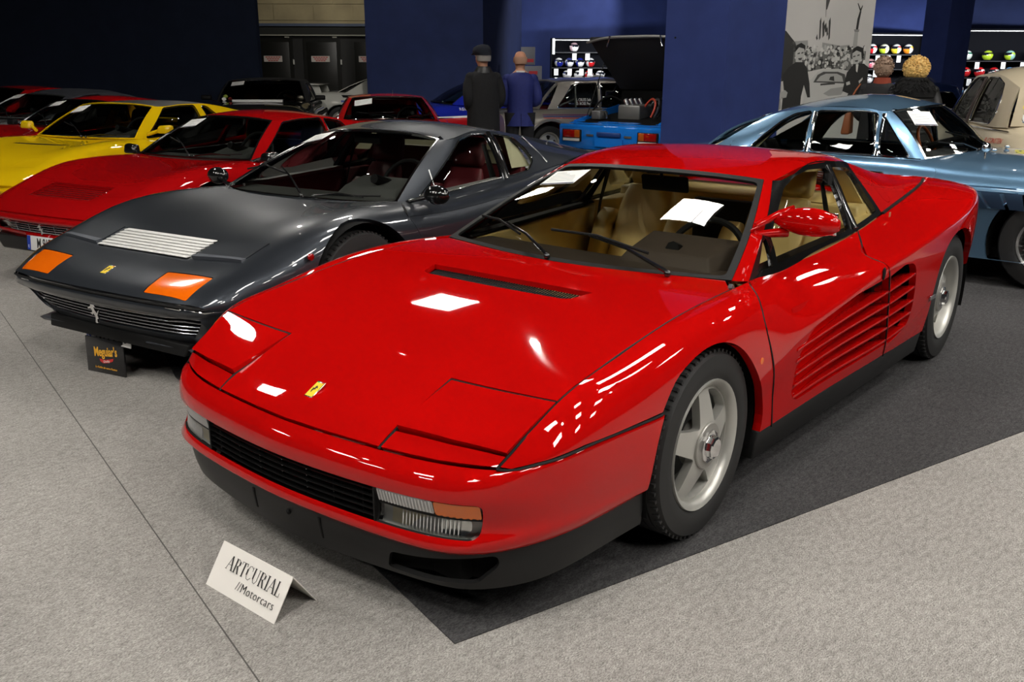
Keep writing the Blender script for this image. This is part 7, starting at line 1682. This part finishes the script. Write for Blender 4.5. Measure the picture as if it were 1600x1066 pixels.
for sg in (1, -1):
    for nm, z0, z1, c in (('side_stripe', .60, .635, (.8, .8, .8)), ('side_stripe', .24, .60, srgb(190, 20, 30)), ('side_stripe', .40, .455, srgb(240, 200, 40))):
        q = C12.uv([(.42, z0), (.42, z1 - .03), (-2.9, z1 + .06), (-2.9, z0)] if z0 > .5 else [(.42, z0), (.42, z1 - .04), (-.6, z1), (-2.1, z1 + .02), (-2.1, z0)] if z0 < .3 else [(-.42, z0), (-.42, z1), (-2.0, z1), (-2.0, z0)], (0, 2), 4, 7, sg)
        V, F, LN = trim(C12.B, q, [C12.uv([(.36 * math.cos(a), .31 + .36 * math.sin(a)) for a in np.linspace(-.3, PI + .3, 20)], (0, 2), 4, 7, sg)] if z0 < .3 and False else (), h=.1, off=.003 if z0 < .3 else .005, thick=0); meshobj(nm, V, F, mat('race_band_%d' % int(z0 * 100), c, .3, coat=1), t12, LN)
    side_text(t12, C12, 'RECARO', -.72, .745, .10, WHITE, sg, 0, .9)
MB().prism([(1.02, -.6), (1.02, .6), (.3, .6), (.3, -.6)], 2, .50, .505).build('bonnet_band', mat('race_band_60'), t12)

# ---- small red coupe facing us behind the grey roof
RRP = paint('tomato_red_paint', (.50, .012, .010), 0, .32)
RHD = math.radians(50); rd = Vector((math.cos(RHD), math.sin(RHD)))
stS = [(.75, .50, .5, .48, .62, .44, .6, .24), (.45, .70, .56, .66, .74, .54, .72, .2), (.0, .78, .62, .74, .80, .58, .78, .2), (-.5, .82, .66, .78, .81, .58, .78, .2), (-1.2, .80, .68, .79, .81, .58, .78, .2), (-1.9, .80, .68, .79, .81, .58, .78, .2), (-2.6, .78, .62, .76, .78, .58, .74, .22), (-3.0, .66, .52, .64, .66, .52, .62, .28)]
base = [(-.42, 0, .835), (-.44, .22, .833), (-.50, .44, .825), (-.60, .62, .81)]; top = [(-.86, 0, 1.16), (-.87, .17, 1.158), (-.90, .34, 1.15), (-.96, .475, 1.13)]
sides = [(base[3], top[3]), ((-.66, .665, .80), (-1.02, .50, 1.13)), ((-1.1, .69, .80), (-1.2, .515, 1.14)), ((-1.6, .68, .80), (-1.55, .51, 1.135)), ((-2.0, .63, .80), (-1.85, .46, 1.08))]
t13, C13, R13 = saloon('sports_coupe', 'small red coupe with chrome screen pillars facing us behind the roof of the grey coupe', (-6.92 + rd.x * .55, -7.76 + rd.y * .55, RHD), RRP, stS, 2.3, .66, .30, .17, .19, 'plain', base, top, sides, [0, .035, .04, .04, .03], [('door_glass', [(-.78, .815), (-1.50, .815), (-1.50, 1.10), (-1.10, 1.10)])], glass('red_screen'), CHROME, low=.2, back=dict(base=(-2.2, .56, .81), bow=0, bulge=.02), inter=dict(m=HIDE, dz=.80, wheel_at=(-.98, .32, .82), seat_kw=dict(zc=.34, back=.46)), pillarm=RRP)
wiper(t13, (-.43, .06, .85), (-.55, -.30, .92), pts=[(-.50, -.14, .89), (-.60, -.42, .93)]); wiper(t13, (-.43, .22, .85), (-.50, .46, .885), pts=[(-.45, .26, .865), (-.53, .55, .89)])
MB().prism([(.0, .0), (.075, .0), (.0375, .065)], 1, 0, .006).build('warning_triangle', mat('pale_triangle', srgb(200, 160, 140), .5), t13).location = (-1.5, .18, .98)
MB().tube([(-1.25, .1, 1.17), (-1.25, .1, 1.24)], .003, 5).build('aerial', STEEL, t13)
sheet_on('price_sheet', 'white information sheet behind the windscreen of the small red coupe', R13['W'], (.70, .19), .24, .13, .1, (t13.location.x, t13.location.y, RHD), 4, band=False, sc=(1.08, 1.08, .93))
t13.scale = (1.08, 1.08, .93)

# ---- black open car facing us
BKP = paint('black_paint', (.012, .012, .011), 0, .3)
BH = math.radians(44); rd = Vector((math.cos(BH), math.sin(BH)))
base = [(-.55, 0, .90), (-.57, .25, .898), (-.62, .50, .89), (-.72, .70, .875)]; top = [(-.98, 0, 1.29), (-.985, .2, 1.288), (-1.01, .41, 1.28), (-1.06, .575, 1.262)]
sides = [(base[3], top[3]), ((-.78, .735, .865), (-1.12, .60, 1.262)), ((-1.4, .76, .865), (-1.45, .61, 1.275)), ((-2.0, .75, .865), (-1.9, .60, 1.26)), ((-2.3, .70, .865), (-2.1, .55, 1.21))]
stK = [(.85, .60, .6, .58, .70, .5, .68, .26), (.75, .78, .66, .75, .80, .6, .78, .22), (.2, .86, .70, .82, .86, .62, .84, .2), (-.5, .895, .74, .86, .87, .64, .84, .2), (-1.2, .87, .76, .86, .87, .64, .84, .2), (-2.0, .87, .75, .86, .87, .64, .84, .2), (-2.8, .86, .70, .84, .84, .62, .80, .22), (-3.4, .80, .62, .76, .76, .58, .72, .28)]
t14, C14, R14 = saloon('convertible', 'black car with a soft top facing us in front of the steel doors', (-8.35 + rd.x * .62, -12.75 + rd.y * .62, BH), BKP, stK, 2.5, .72, .31, .19, .2, 'plain', base, top, sides, [0, .03, .04, .04, .03], [('door_glass', [(-.9, .88), (-1.85, .88), (-1.85, 1.22), (-1.2, 1.22)])], glass('smoky_screen', (.5, .48, .42), 1.0), CHROME, low=.2, back=dict(base=(-2.5, .62, .87), bow=0, bulge=.02), inter=dict(m=mat('tan_hide', srgb(120, 80, 45), .5), dz=.88, wheel_at=(-1.08, .36, .9), seat_kw=dict(zc=.38, back=.52)), roofm=mat('black_canvas', (.015, .015, .014), .9), pillarm=mat('black_canvas'))
MB().box((-.30, .0, .905), (.10, .78, .05)).build('hood_board', WHITE, t14, bevel=.004)
MB().lathe([(0, .07), (.02, .065), (.03, .05), (.03, 0)], (-.80, .60, .93), axis=0, seg=20).build('door_mirror', STEEL, t14, smooth=True)
for sg in (1, -1):
    g = empty('door_mirror', (-.86, sg * .92, .95), 0, t14); MB().hexa([(-.03, -.09, -.05), (-.03, .09, -.05), (.04, .08, -.04), (.04, -.08, -.04), (-.03, -.09, .05), (-.03, .09, .05), (.03, .08, .04), (.03, -.08, .04)]).build('mirror_shell', BLACK, g, bevel=.02); MB().tube([(0, -sg * .05, -.03), (0, -sg * .16, -.07)], .012, 6).build('mirror_arm', BLACK, g)
for k, (y, z, m) in enumerate(((-.58, .965, mat('sticker_green', srgb(150, 170, 60), .5)), (-.60, .915, WHITE), (-.50, .915, mat('sticker_red', srgb(170, 50, 40), .5)))):
    MB().lathe([(0, .035), (.003, .035), (.003, 0)], (-.66 - (z - .89) * .8, y, z + .01), axis=0, seg=16).build('screen_sticker', m, t14)
sheet_on('price_sheet', 'white information sheet behind the windscreen of the black car', R14['W'], (.80, .17), .22, .10, .05, (t14.location.x, t14.location.y, BH), 3, band=False, sc=(1.17, 1.17, .97))
t14.scale = (1.17, 1.17, .97)

# ---- white rally car far back, facing right
WP = paint('chalk_white_paint', srgb(190, 190, 182), 0, .4)
WH = math.radians(132); rd = Vector((math.cos(WH), math.sin(WH)))
base = [(-.35, 0, .86), (-.37, .22, .86), (-.44, .46, .85), (-.55, .66, .84)]; top = [(-1.05, 0, 1.30), (-1.05, .19, 1.298), (-1.08, .38, 1.29), (-1.13, .52, 1.27)]
sides = [(base[3], top[3]), ((-.62, .72, .83), (-1.19, .55, 1.27)), ((-1.2, .76, .84), (-1.35, .57, 1.285)), ((-1.7, .76, .86), (-1.65, .57, 1.28)), ((-2.45, .72, .90), (-1.85, .54, 1.25))]
stW = [(.75, .45, .5, .42, .70, .4, .68, .24), (.5, .66, .58, .62, .82, .5, .80, .2), (.0, .80, .66, .76, .88, .58, .85, .18), (-.6, .85, .72, .81, .88, .6, .85, .18), (-1.4, .86, .74, .83, .88, .6, .85, .18), (-2.1, .92, .74, .88, .90, .64, .87, .2), (-2.7, .95, .74, .92, .90, .68, .87, .24), (-3.2, .92, .70, .90, .86, .68, .82, .32)]
t15, C15, R15 = saloon('rally_car', 'white rally car with a rear wing and roof scoop in front of the steel doors', (-13.5 + rd.x * .9, -13.8 + rd.y * .9, WH), WP, stW, 2.53, .74, .31, .22, .2, 'plain', base, top, sides, [0, .03, .03, .03, .02], [('door_glass', [(-.75, .855), (-1.58, .875), (-1.55, 1.235), (-1.25, 1.24)])], glass('white_car_screen', (.4, .42, .4), 1.0), BLACK, low=.18, back=dict(base=(-2.6, .66, .94), bow=0, bulge=.02), inter=dict(m=HIDE, dz=.84, seat_kw=dict(zc=.36, back=.52)))
MB().hexa([(-1.20, -.3, 1.31), (-1.20, .3, 1.31), (-1.75, .34, 1.30), (-1.75, -.34, 1.30), (-1.18, -.26, 1.36), (-1.18, .26, 1.36), (-1.72, .30, 1.345), (-1.72, -.30, 1.345)]).build('roof_scoop', WP, t15, bevel=.015)
for sg in (1, -1):
    MB().hexa([(-2.95, sg * .66, .90), (-3.20, sg * .66, .90), (-3.20, sg * .72, .90), (-2.95, sg * .72, .90), (-3.02, sg * .66, 1.10), (-3.24, sg * .66, 1.10), (-3.24, sg * .70, 1.10), (-3.02, sg * .70, 1.10)]).build('wing_support', WP, t15, bevel=.008)
    q = C15.uv([(-1.75, .74), (-2.5, .76), (-2.5, .72), (-1.75, .71)], (0, 2), 3, 6, sg); V, F, LN = trim(C15.B, q, (), h=.1, off=.003, thick=0); meshobj('side_stripe', V, F, mat('stripe_blue', srgb(40, 60, 160), .4), t15, LN)
    q = C15.uv([(-1.75, .855), (-2.5, .875), (-2.45, .82), (-1.8, .80)], (0, 2), 3, 6, sg); V, F, LN = trim(C15.B, q, (), h=.1, off=.003, thick=0); meshobj('side_intake', V, F, BLACK, t15, LN)
MB().hexa([(-2.98, -.80, 1.09), (-2.98, .80, 1.09), (-3.28, .80, 1.10), (-3.28, -.80, 1.10), (-2.98, -.80, 1.11), (-2.98, .80, 1.11), (-3.28, .80, 1.13), (-3.28, -.80, 1.13)]).build('rear_wing', WP, t15, bevel=.006)

# ---- dark blue coupe glimpsed beside the woman's shoulder
DBP = paint('midnight_blue_paint', srgb(20, 34, 70), .3, .3)
DH = math.radians(205)
base = [(-.65, 0, .90), (-.67, .22, .90), (-.74, .45, .885), (-.86, .64, .86)]; top = [(-1.05, 0, 1.25), (-1.06, .18, 1.248), (-1.10, .36, 1.235), (-1.16, .50, 1.215)]
sides = [(base[3], top[3]), ((-.92, .69, .85), (-1.22, .53, 1.215)), ((-1.5, .72, .85), (-1.5, .55, 1.235)), ((-2.0, .71, .85), (-1.95, .54, 1.215)), ((-2.5, .64, .85), (-2.25, .48, 1.13))]
t16, C16, R16 = saloon('fastback_coupe', 'dark blue fastback coupe with a chrome window line between the woman and the cream saloon', (-15.6, -3.2, DH), DBP, stb, 2.6, .68, .32, .17, .2, 'wire', base, top, sides, [0, .045, .05, .05, .04], [('door_glass', [(-1.0, .865), (-1.95, .865), (-1.93, 1.18), (-1.3, 1.19)]), ('quarter_glass', [(-2.02, .865), (-2.36, .865), (-2.15, 1.08), (-2.02, 1.16)])], glass('pale_screen', (.55, .65, .58), 1.0), CHROME, low=.19, back=dict(base=(-2.8, .56, .86), bow=0, bulge=.04), inter=dict(m=HIDE, dz=.85, seats=((-1.55, .33),), seat_kw=dict(zc=.38, back=.46, head=False)))
# ------------------------------------------------------------------ people
SKIN = mat('skin', srgb(205, 150, 120), .55, noise=(14, .06))
def loft(rows, name, m, parent, seg=20, capb=True, capt=True, sharp=70):
    """rows: (centre xyz, half depth x, half width y)"""
    V = []; F = []
    for c, rx, ry in rows:
        for j in range(seg):
            a = 2 * PI * j / seg; ca, sa = math.cos(a), math.sin(a)
            V.append((c[0] + rx * abs(ca) ** .85 * (1 if ca > 0 else -1), c[1] + ry * abs(sa) ** .85 * (1 if sa > 0 else -1), c[2]))
    for i in range(len(rows) - 1):
        for j in range(seg): F.append((i * seg + j, i * seg + (j + 1) % seg, (i + 1) * seg + (j + 1) % seg, (i + 1) * seg + j))
    if capb: F.append(tuple(range(seg - 1, -1, -1)))
    if capt: F.append(tuple((len(rows) - 1) * seg + j for j in range(seg)))
    o = MB().add(V, F).build(name, m, parent, smooth=True, sharp=sharp)
    return o
def body(parent, H, joints, radii, edges, m):
    """one continuous skin surface grown on a skeleton"""
    me = bpy.data.meshes.new('body'); me.from_pydata([tuple(j) for j in joints], edges, []); o = bpy.data.objects.new('body', me); COL.objects.link(o)
    sk = o.modifiers.new('skin', 'SKIN'); 
    for i, r in enumerate(radii): me.skin_vertices[0].data[i].radius = r if hasattr(r, '__len__') else (r, r)
    me.skin_vertices[0].data[0].use_root = True
    sb = o.modifiers.new('sub', 'SUBSURF'); sb.levels = sb.render_levels = 2
    dg = bpy.context.evaluated_depsgraph_get(); dg.update()
    m2 = bpy.data.meshes.new_from_object(o.evaluated_get(dg)); bpy.data.objects.remove(o)
    m2.materials.clear(); m2.materials.append(m); m2.polygons.foreach_set('use_smooth', [True] * len(m2.polygons))
    b = bpy.data.objects.new('body', m2); COL.objects.link(b); b.parent = parent
    return b
def person(label, loc, face, H, arms='down', turn=0.0, hairm=None, hair='none', lean=0.0):
    """builds the bare continuous figure; face = heading (+x of the figure looks that way)"""
    t = thing('person', label, 'person', (loc[0], loc[1], 0), face)
    k = H / 1.75
    J = []; R = []; E = []
    def add(p, r, par=None):
        J.append(Vector(p) * k); R.append(r * k if not hasattr(r, '__len__') else (r[0] * k, r[1] * k)); i = len(J) - 1
        if par is not None: E.append((par, i))
        return i
    pel = add((0, 0, .96), (.13, .15)); wa = add((.0, 0, 1.12), (.11, .14), pel); ch = add((.0, 0, 1.30), (.12, .165), wa); sh = add((-.01, 0, 1.42), (.075, .12), ch); nk = add((.005, 0, 1.50), .055, sh); hd0 = add((.02, 0, 1.56), .068, nk)
    c, s_ = math.cos(turn), math.sin(turn)
    hd1 = add((.03 * c + .01, .03 * s_, 1.64), (.092, .078), hd0); hd2 = add((.02, 0, 1.70), (.080, .070), hd1); add((.015, 0, 1.735), (.045, .04), hd2)
    add((.105 * c, .105 * s_, 1.605), .012, hd1)
    for sg in (1, -1):
        hip = add((0, sg * .095, .90), .09, pel); kn = add((.01, sg * .10, .50), .058, hip); an = add((-.01, sg * .105, .09), .04, kn); add((.10, sg * .12, .035), .035, an)
        so = add((-.01, sg * .165, 1.38), .042, sh)
        if arms == 'folded': el = add((-.03, sg * .215, 1.12), .034, so); wr = add((.17, sg * .05, 1.10), .030, el); hv = (-.06 * sg, .02)
        elif arms == 'front': el = add((-.05, sg * .21, 1.12), .034, so); wr = add((.14, sg * .13, 1.02), .030, el); hv = (-.02 * sg, -.01)
        else: el = add((-.03, sg * .23, 1.12), .042, so); wr = add((.02, sg * .24, .88), .032, el); hv = (0, -.07)
        w = Vector(J[wr]) / k; d = Vector((.06 if arms != 'down' else .0, hv[0], hv[1])).normalized()
        pm = add(w + d * .05, (.018, .036), wr)
        side_ = Vector((0, 0, 1)) if arms != 'down' else Vector((1, 0, 0))
        for f, ln in enumerate((.070, .080, .074, .058)):
            b0 = w + d * .075 + side_ * (.026 - .0175 * f); f1 = add(b0, .0095, pm); f2 = add(b0 + d * ln * .55, .0088, f1); add(b0 + d * ln * .9 + Vector((0, -.012 * sg, -.01)), .0075, f2)
        th = add(w + d * .035 + side_ * .036, .0105, pm); add(w + d * .072 + side_ * .052, .009, th)
    b = body(t, H, J, R, E, SKIN)
    for sg in (1, -1):
        MB().sphere((0, 0, 0), (.018 * k, .008 * k, .032 * k), 10, 8).build('ear', SKIN, t, smooth=True).location = Vector((.012, sg * .083, 1.625)) * k
        e = MB().sphere((0, 0, 0), (.008 * k,) * 3, 8, 6).build('eye', mat('eye_white', (.7, .7, .68), .2), t, smooth=True); e.location = Vector((.098 * c - sg * .032 * s_, .098 * s_ + sg * .032 * c, 1.652)) * k
        MB().hexa([tuple(Vector(p) * k) for p in ((-.10, sg * .06, 0), (.17, sg * .07, 0), (.17, sg * .17, 0), (-.10, sg * .16, 0), (-.09, sg * .065, .09), (.12, sg * .08, .05), (.12, sg * .16, .05), (-.09, sg * .155, .09))]).build('shoe', mat('black_shoe', (.01, .01, .01), .3), t, bevel=.015)
    m_ = MB().box((0, 0, 0), (.006, .045 * k, .008 * k)).build('mouth', mat('lips', srgb(165, 95, 85), .5), t); m_.location = Vector((.098 * c, .098 * s_, 1.578)) * k; m_.rotation_euler = (0, 0, turn)
    return t, k
def trousers(t, k, m):
    for sg in (1, -1):
        loft([((0, sg * .09 * k, .97 * k), .13 * k, .115 * k), ((0, sg * .10 * k, .75 * k), .095 * k, .09 * k), ((.01, sg * .10 * k, .5 * k), .075 * k, .075 * k), ((-.0, sg * .105 * k, .06 * k), .065 * k, .062 * k)][::-1], 'trouser_leg', m, t)
def coat(t, k, m, z0, waist, hem, sh=.225, arms='down', name='coat', collar=True):
    rows = [(0, z0, hem[0], hem[1]), (0, (z0 + 1.02) / 2, (hem[0] + waist[0]) / 2 + .005, (hem[1] + waist[1]) / 2), (0, 1.06, waist[0], waist[1]), (0, 1.18, waist[0] + .012, waist[1] + .012), (-.005, 1.30, .150, sh - .02), (-.01, 1.38, .135, sh - .005), (-.01, 1.425, .115, sh - .04), (-.005, 1.455, .095, .135), (0, 1.475, .075, .085)]
    loft([((x * k, 0, z * k), rx * k, ry * k) for x, z, rx, ry in rows], name, m, t, seg=28, sharp=80)
    for sg in (1, -1):
        if arms == 'folded': P = [(-.01, sg * (sh - .035), 1.405), (-.02, sg * (sh + .0), 1.30), (-.03, sg * (sh + .02), 1.12), (.06, sg * .17, 1.09), (.17, sg * .05, 1.10)]; r = [.058, .064, .062, .056, .048]
        elif arms == 'front': P = [(-.01, sg * (sh - .035), 1.405), (-.02, sg * (sh + .0), 1.30), (-.05, sg * (sh + .01), 1.12), (.03, sg * .18, 1.05), (.13, sg * .135, 1.02)]; r = [.060, .067, .064, .060, .054]
        else: P = [(-.01, sg * (sh - .035), 1.405), (-.02, sg * (sh + .02), 1.30), (-.03, sg * (sh + .03), 1.12), (.02, sg * (sh + .03), .90)]; r = [.065, .07, .064, .052]
        n = 14; C_ = curve(np.array(P), n); rr = np.interp(np.linspace(0, 1, n), np.linspace(0, 1, len(r)), r)
        MB().tube([tuple(p * k) for p in C_], list(rr * k), 14, up=(1, 0, .01)).build('sleeve', m, t, smooth=True, sharp=70)
        MB().sphere(tuple(Vector((-.01, sg * (sh - .035), 1.395)) * k), (.068 * k, .068 * k, .062 * k), 14, 10).build('shoulder_seam', m, t, smooth=True)
VIEW = math.radians(218.65)
# man in a flat cap and long black coat
BC = mat('black_wool', (.009, .009, .010), .9, noise=(40, .2))
t, k = person('person in a long black overcoat and flat cap with his back to us', (-6.32, -5.47), VIEW + .35, 1.725, 'front', turn=.55)
coat(t, k, BC, .55, (.165, .20), (.19, .215), .20, 'front', 'overcoat'); trousers(t, k, mat('dark_trousers', (.012, .012, .014), .9))
loft([((-.005 * k, 0, 1.44 * k), .105 * k, .125 * k), ((-.012 * k, 0, 1.505 * k), .085 * k, .088 * k), ((-.012 * k, 0, 1.525 * k), .078 * k, .08 * k)], 'coat_collar', mat('leather_collar', (.02, .02, .02), .4), t)
CAPM = mat('navy_tweed', (.010, .012, .020), .95)
cp = loft([((.0, 0, 1.655 * k), .118 * k, .098 * k), ((.015 * k, .01, 1.70 * k), .130 * k, .112 * k), ((.015 * k, .01, 1.745 * k), .115 * k, .10 * k), ((.005 * k, 0, 1.775 * k), .07 * k, .065 * k), ((0, 0, 1.785 * k), .02 * k, .02 * k)], 'flat_cap', CAPM, t)
MB().hexa([tuple(Vector(q) * k) for q in ((.06, -.03, 1.665), (.09, .105, 1.665), (.14, .11, 1.66), (.155, .01, 1.66), (.06, -.03, 1.69), (.09, .105, 1.69), (.14, .11, 1.67), (.155, .01, 1.67))]).build('cap_peak', CAPM, t, bevel=.006)
loft([((-.03 * k, 0, 1.585 * k), .07 * k, .083 * k), ((-.025 * k, 0, 1.62 * k), .083 * k, .090 * k), ((-.015 * k, 0, 1.66 * k), .092 * k, .092 * k)], 'grey_hair', mat('grey_hair', srgb(150, 145, 140), .8), t)
# bald man in a blue suit
BS = mat('blue_suit', srgb(34, 44, 112), .75, noise=(30, .08))
t, k = person('bald person in a blue suit jacket with folded arms and his back to us', (-6.84, -5.30), VIEW + .1, 1.70, 'folded', turn=-.3)
coat(t, k, BS, .80, (.13, .165), (.15, .19), .20, 'folded', 'suit_jacket'); trousers(t, k, mat('dark_trousers'))
loft([((0, 0, 1.44 * k), .072 * k, .078 * k), ((.0, 0, 1.495 * k), .066 * k, .068 * k)], 'shirt_collar', WHITE, t)
MB().box((-.158 * k, 0, .88 * k), (.004, .004, .16)).build('jacket_vent', mat('seam_dark_blue', srgb(16, 20, 55), .9), t)
loft([((-.03 * k, 0, 1.58 * k), .066 * k, .078 * k), ((-.028 * k, 0, 1.63 * k), .084 * k, .088 * k), ((-.02 * k, 0, 1.665 * k), .09 * k, .088 * k)], 'cropped_hair', mat('stubble', srgb(190, 148, 122), .6), t)
for a, b in (((.09, -.085, 1.65), (-.01, -.092, 1.648)), ((.09, .06, 1.65), (-.01, .092, 1.648))): MB().tube([tuple(Vector(a) * k), tuple(Vector(b) * k)], .0025, 5).build('spectacle_arm', BLACK, t)
# blonde woman with a fur collar
t, k = person('blonde person in a black padded coat with a black fur collar, seen from behind', (-7.54, -.74), VIEW - .2, 1.60, 'front', turn=-.2)
PUF = mat('black_padded_nylon', (.010, .010, .010), .5, bump=(18, .6)); 
coat(t, k, PUF, .62, (.19, .235), (.20, .25), .235, 'front', 'padded_coat'); trousers(t, k, mat('dark_trousers'))
for z in (.80, .95, 1.08, 1.2): loft([((0, 0, (z - .02) * k), .195 * k, .238 * k), ((0, 0, z * k), .203 * k, .246 * k), ((0, 0, (z + .02) * k), .195 * k, .238 * k)], 'quilt_ridge', PUF, t, capb=False, capt=False)
FUR = mat('black_fur', (.008, .008, .008), .95)
random.seed(3)
fb = MB()
for i in range(900):
    a = random.random() * 2 * PI; r = .15 + .10 * random.random(); z = 1.37 + .16 * (1 - (r - .15) / .10) + .03 * random.random()
    p = Vector((r * math.cos(a) * .85, r * math.sin(a), z)) * k; d = Vector((math.cos(a), math.sin(a), .1 - random.random() * .6)) * .05
    q = Vector((-math.sin(a), math.cos(a), 0)) * .006; fb.add([p - q, p + q, p + d], [(0, 1, 2)])
loft([((-.01, 0, 1.33 * k), .17 * k, .225 * k), ((-.01, 0, 1.40 * k), .185 * k, .235 * k), ((-.01, 0, 1.48 * k), .165 * k, .195 * k), ((0, 0, 1.54 * k), .11 * k, .12 * k)], 'fur_collar', FUR, t)
o = fb.build('fur_strands', FUR, t); o['kind'] = 'stuff'
BL = mat('blonde_hair', srgb(225, 185, 110), .6, noise=(30, .2))
def curls(t, k, m, c, r, n, seed, s=.03):
    random.seed(seed)
    loft([((c[0] * k, c[1] * k, (c[2] - r[2] * .95) * k), r[0] * .5 * k, r[1] * .55 * k), ((c[0] * k, c[1] * k, (c[2] - r[2] * .5) * k), r[0] * .88 * k, r[1] * .92 * k), ((c[0] * k, c[1] * k, c[2] * k), r[0] * k, r[1] * k), ((c[0] * k, c[1] * k, (c[2] + r[2] * .6) * k), r[0] * .82 * k, r[1] * .82 * k), ((c[0] * k, c[1] * k, (c[2] + r[2] * .95) * k), r[0] * .35 * k, r[1] * .35 * k)], 'hair', m, t)
    mb = MB()
    for i in range(n):
        th = math.acos(1 - 1.75 * random.random()); a = random.random() * 2 * PI
        p = Vector((c[0] + r[0] * .97 * math.sin(th) * math.cos(a), c[1] + r[1] * .97 * math.sin(th) * math.sin(a), c[2] + r[2] * .97 * math.cos(th)))
        w = random.random() * PI; tn = Vector((-math.sin(a) * math.cos(w), math.cos(a) * math.cos(w), math.sin(w)))
        out = (p - Vector(c)).normalized()
        mb.tube([tuple((p + tn * s * q + out * .012 * math.sin(3 * q)) * k) for q in (-.8, -.2, .4, 1.0)], [.004 * k, .008 * k, .008 * k, .003 * k], 5)
    o = mb.build('hair_locks', m, t, smooth=True); o['kind'] = 'stuff'
curls(t, k, BL, (-.01, 0, 1.635), (.128, .135, .125), 320, 5, .028)
# second woman, mostly hidden
t, k = person('grey-brown haired person in a dark coat with a tan shoulder bag, beside the blonde one', (-8.15, -1.25), VIEW - .5, 1.60, 'front', turn=-.4)
coat(t, k, mat('charcoal_coat', (.014, .014, .015), .9), .62, (.17, .21), (.19, .235), .225, 'front', 'dark_coat'); trousers(t, k, mat('dark_trousers'))
curls(t, k, mat('ash_brown_hair', srgb(150, 125, 105), .7, noise=(30, .2)), (-.01, 0, 1.645), (.115, .108, .12), 160, 8)
loft([((0, 0, 1.44 * k), .10 * k, .11 * k), ((0, 0, 1.53 * k), .085 * k, .09 * k)], 'scarf', mat('brick_scarf', srgb(140, 60, 40), .9), t)
bg = thing('shoulder_bag', 'tan leather shoulder bag with straps carried by the grey-brown haired person', 'bag', (t.location.x, t.location.y, 0), t.rotation_euler.z)
TANB = mat('tan_bag_leather', srgb(150, 85, 50), .5)
MB().hexa([(-.12, .27, .78), (.14, .27, .78), (.14, .37, .78), (-.12, .37, .78), (-.10, .28, 1.04), (.12, .28, 1.04), (.12, .34, 1.04), (-.10, .34, 1.04)]).build('bag_body', TANB, bg, bevel=.02)
for x in (-.075, .03): MB().tube(curve(np.array([(x, .31, 1.03), (x - .02, .29, 1.18), (-.01 + x * .3, .22, 1.33 * 1.0)]), 12), .004, 6, ry=.014).build('bag_strap', TANB, bg, smooth=True)
# ---- cars on the carpet stand on its pile
for o in (hero, bb, t3, t4, t8): o.location.z = .004
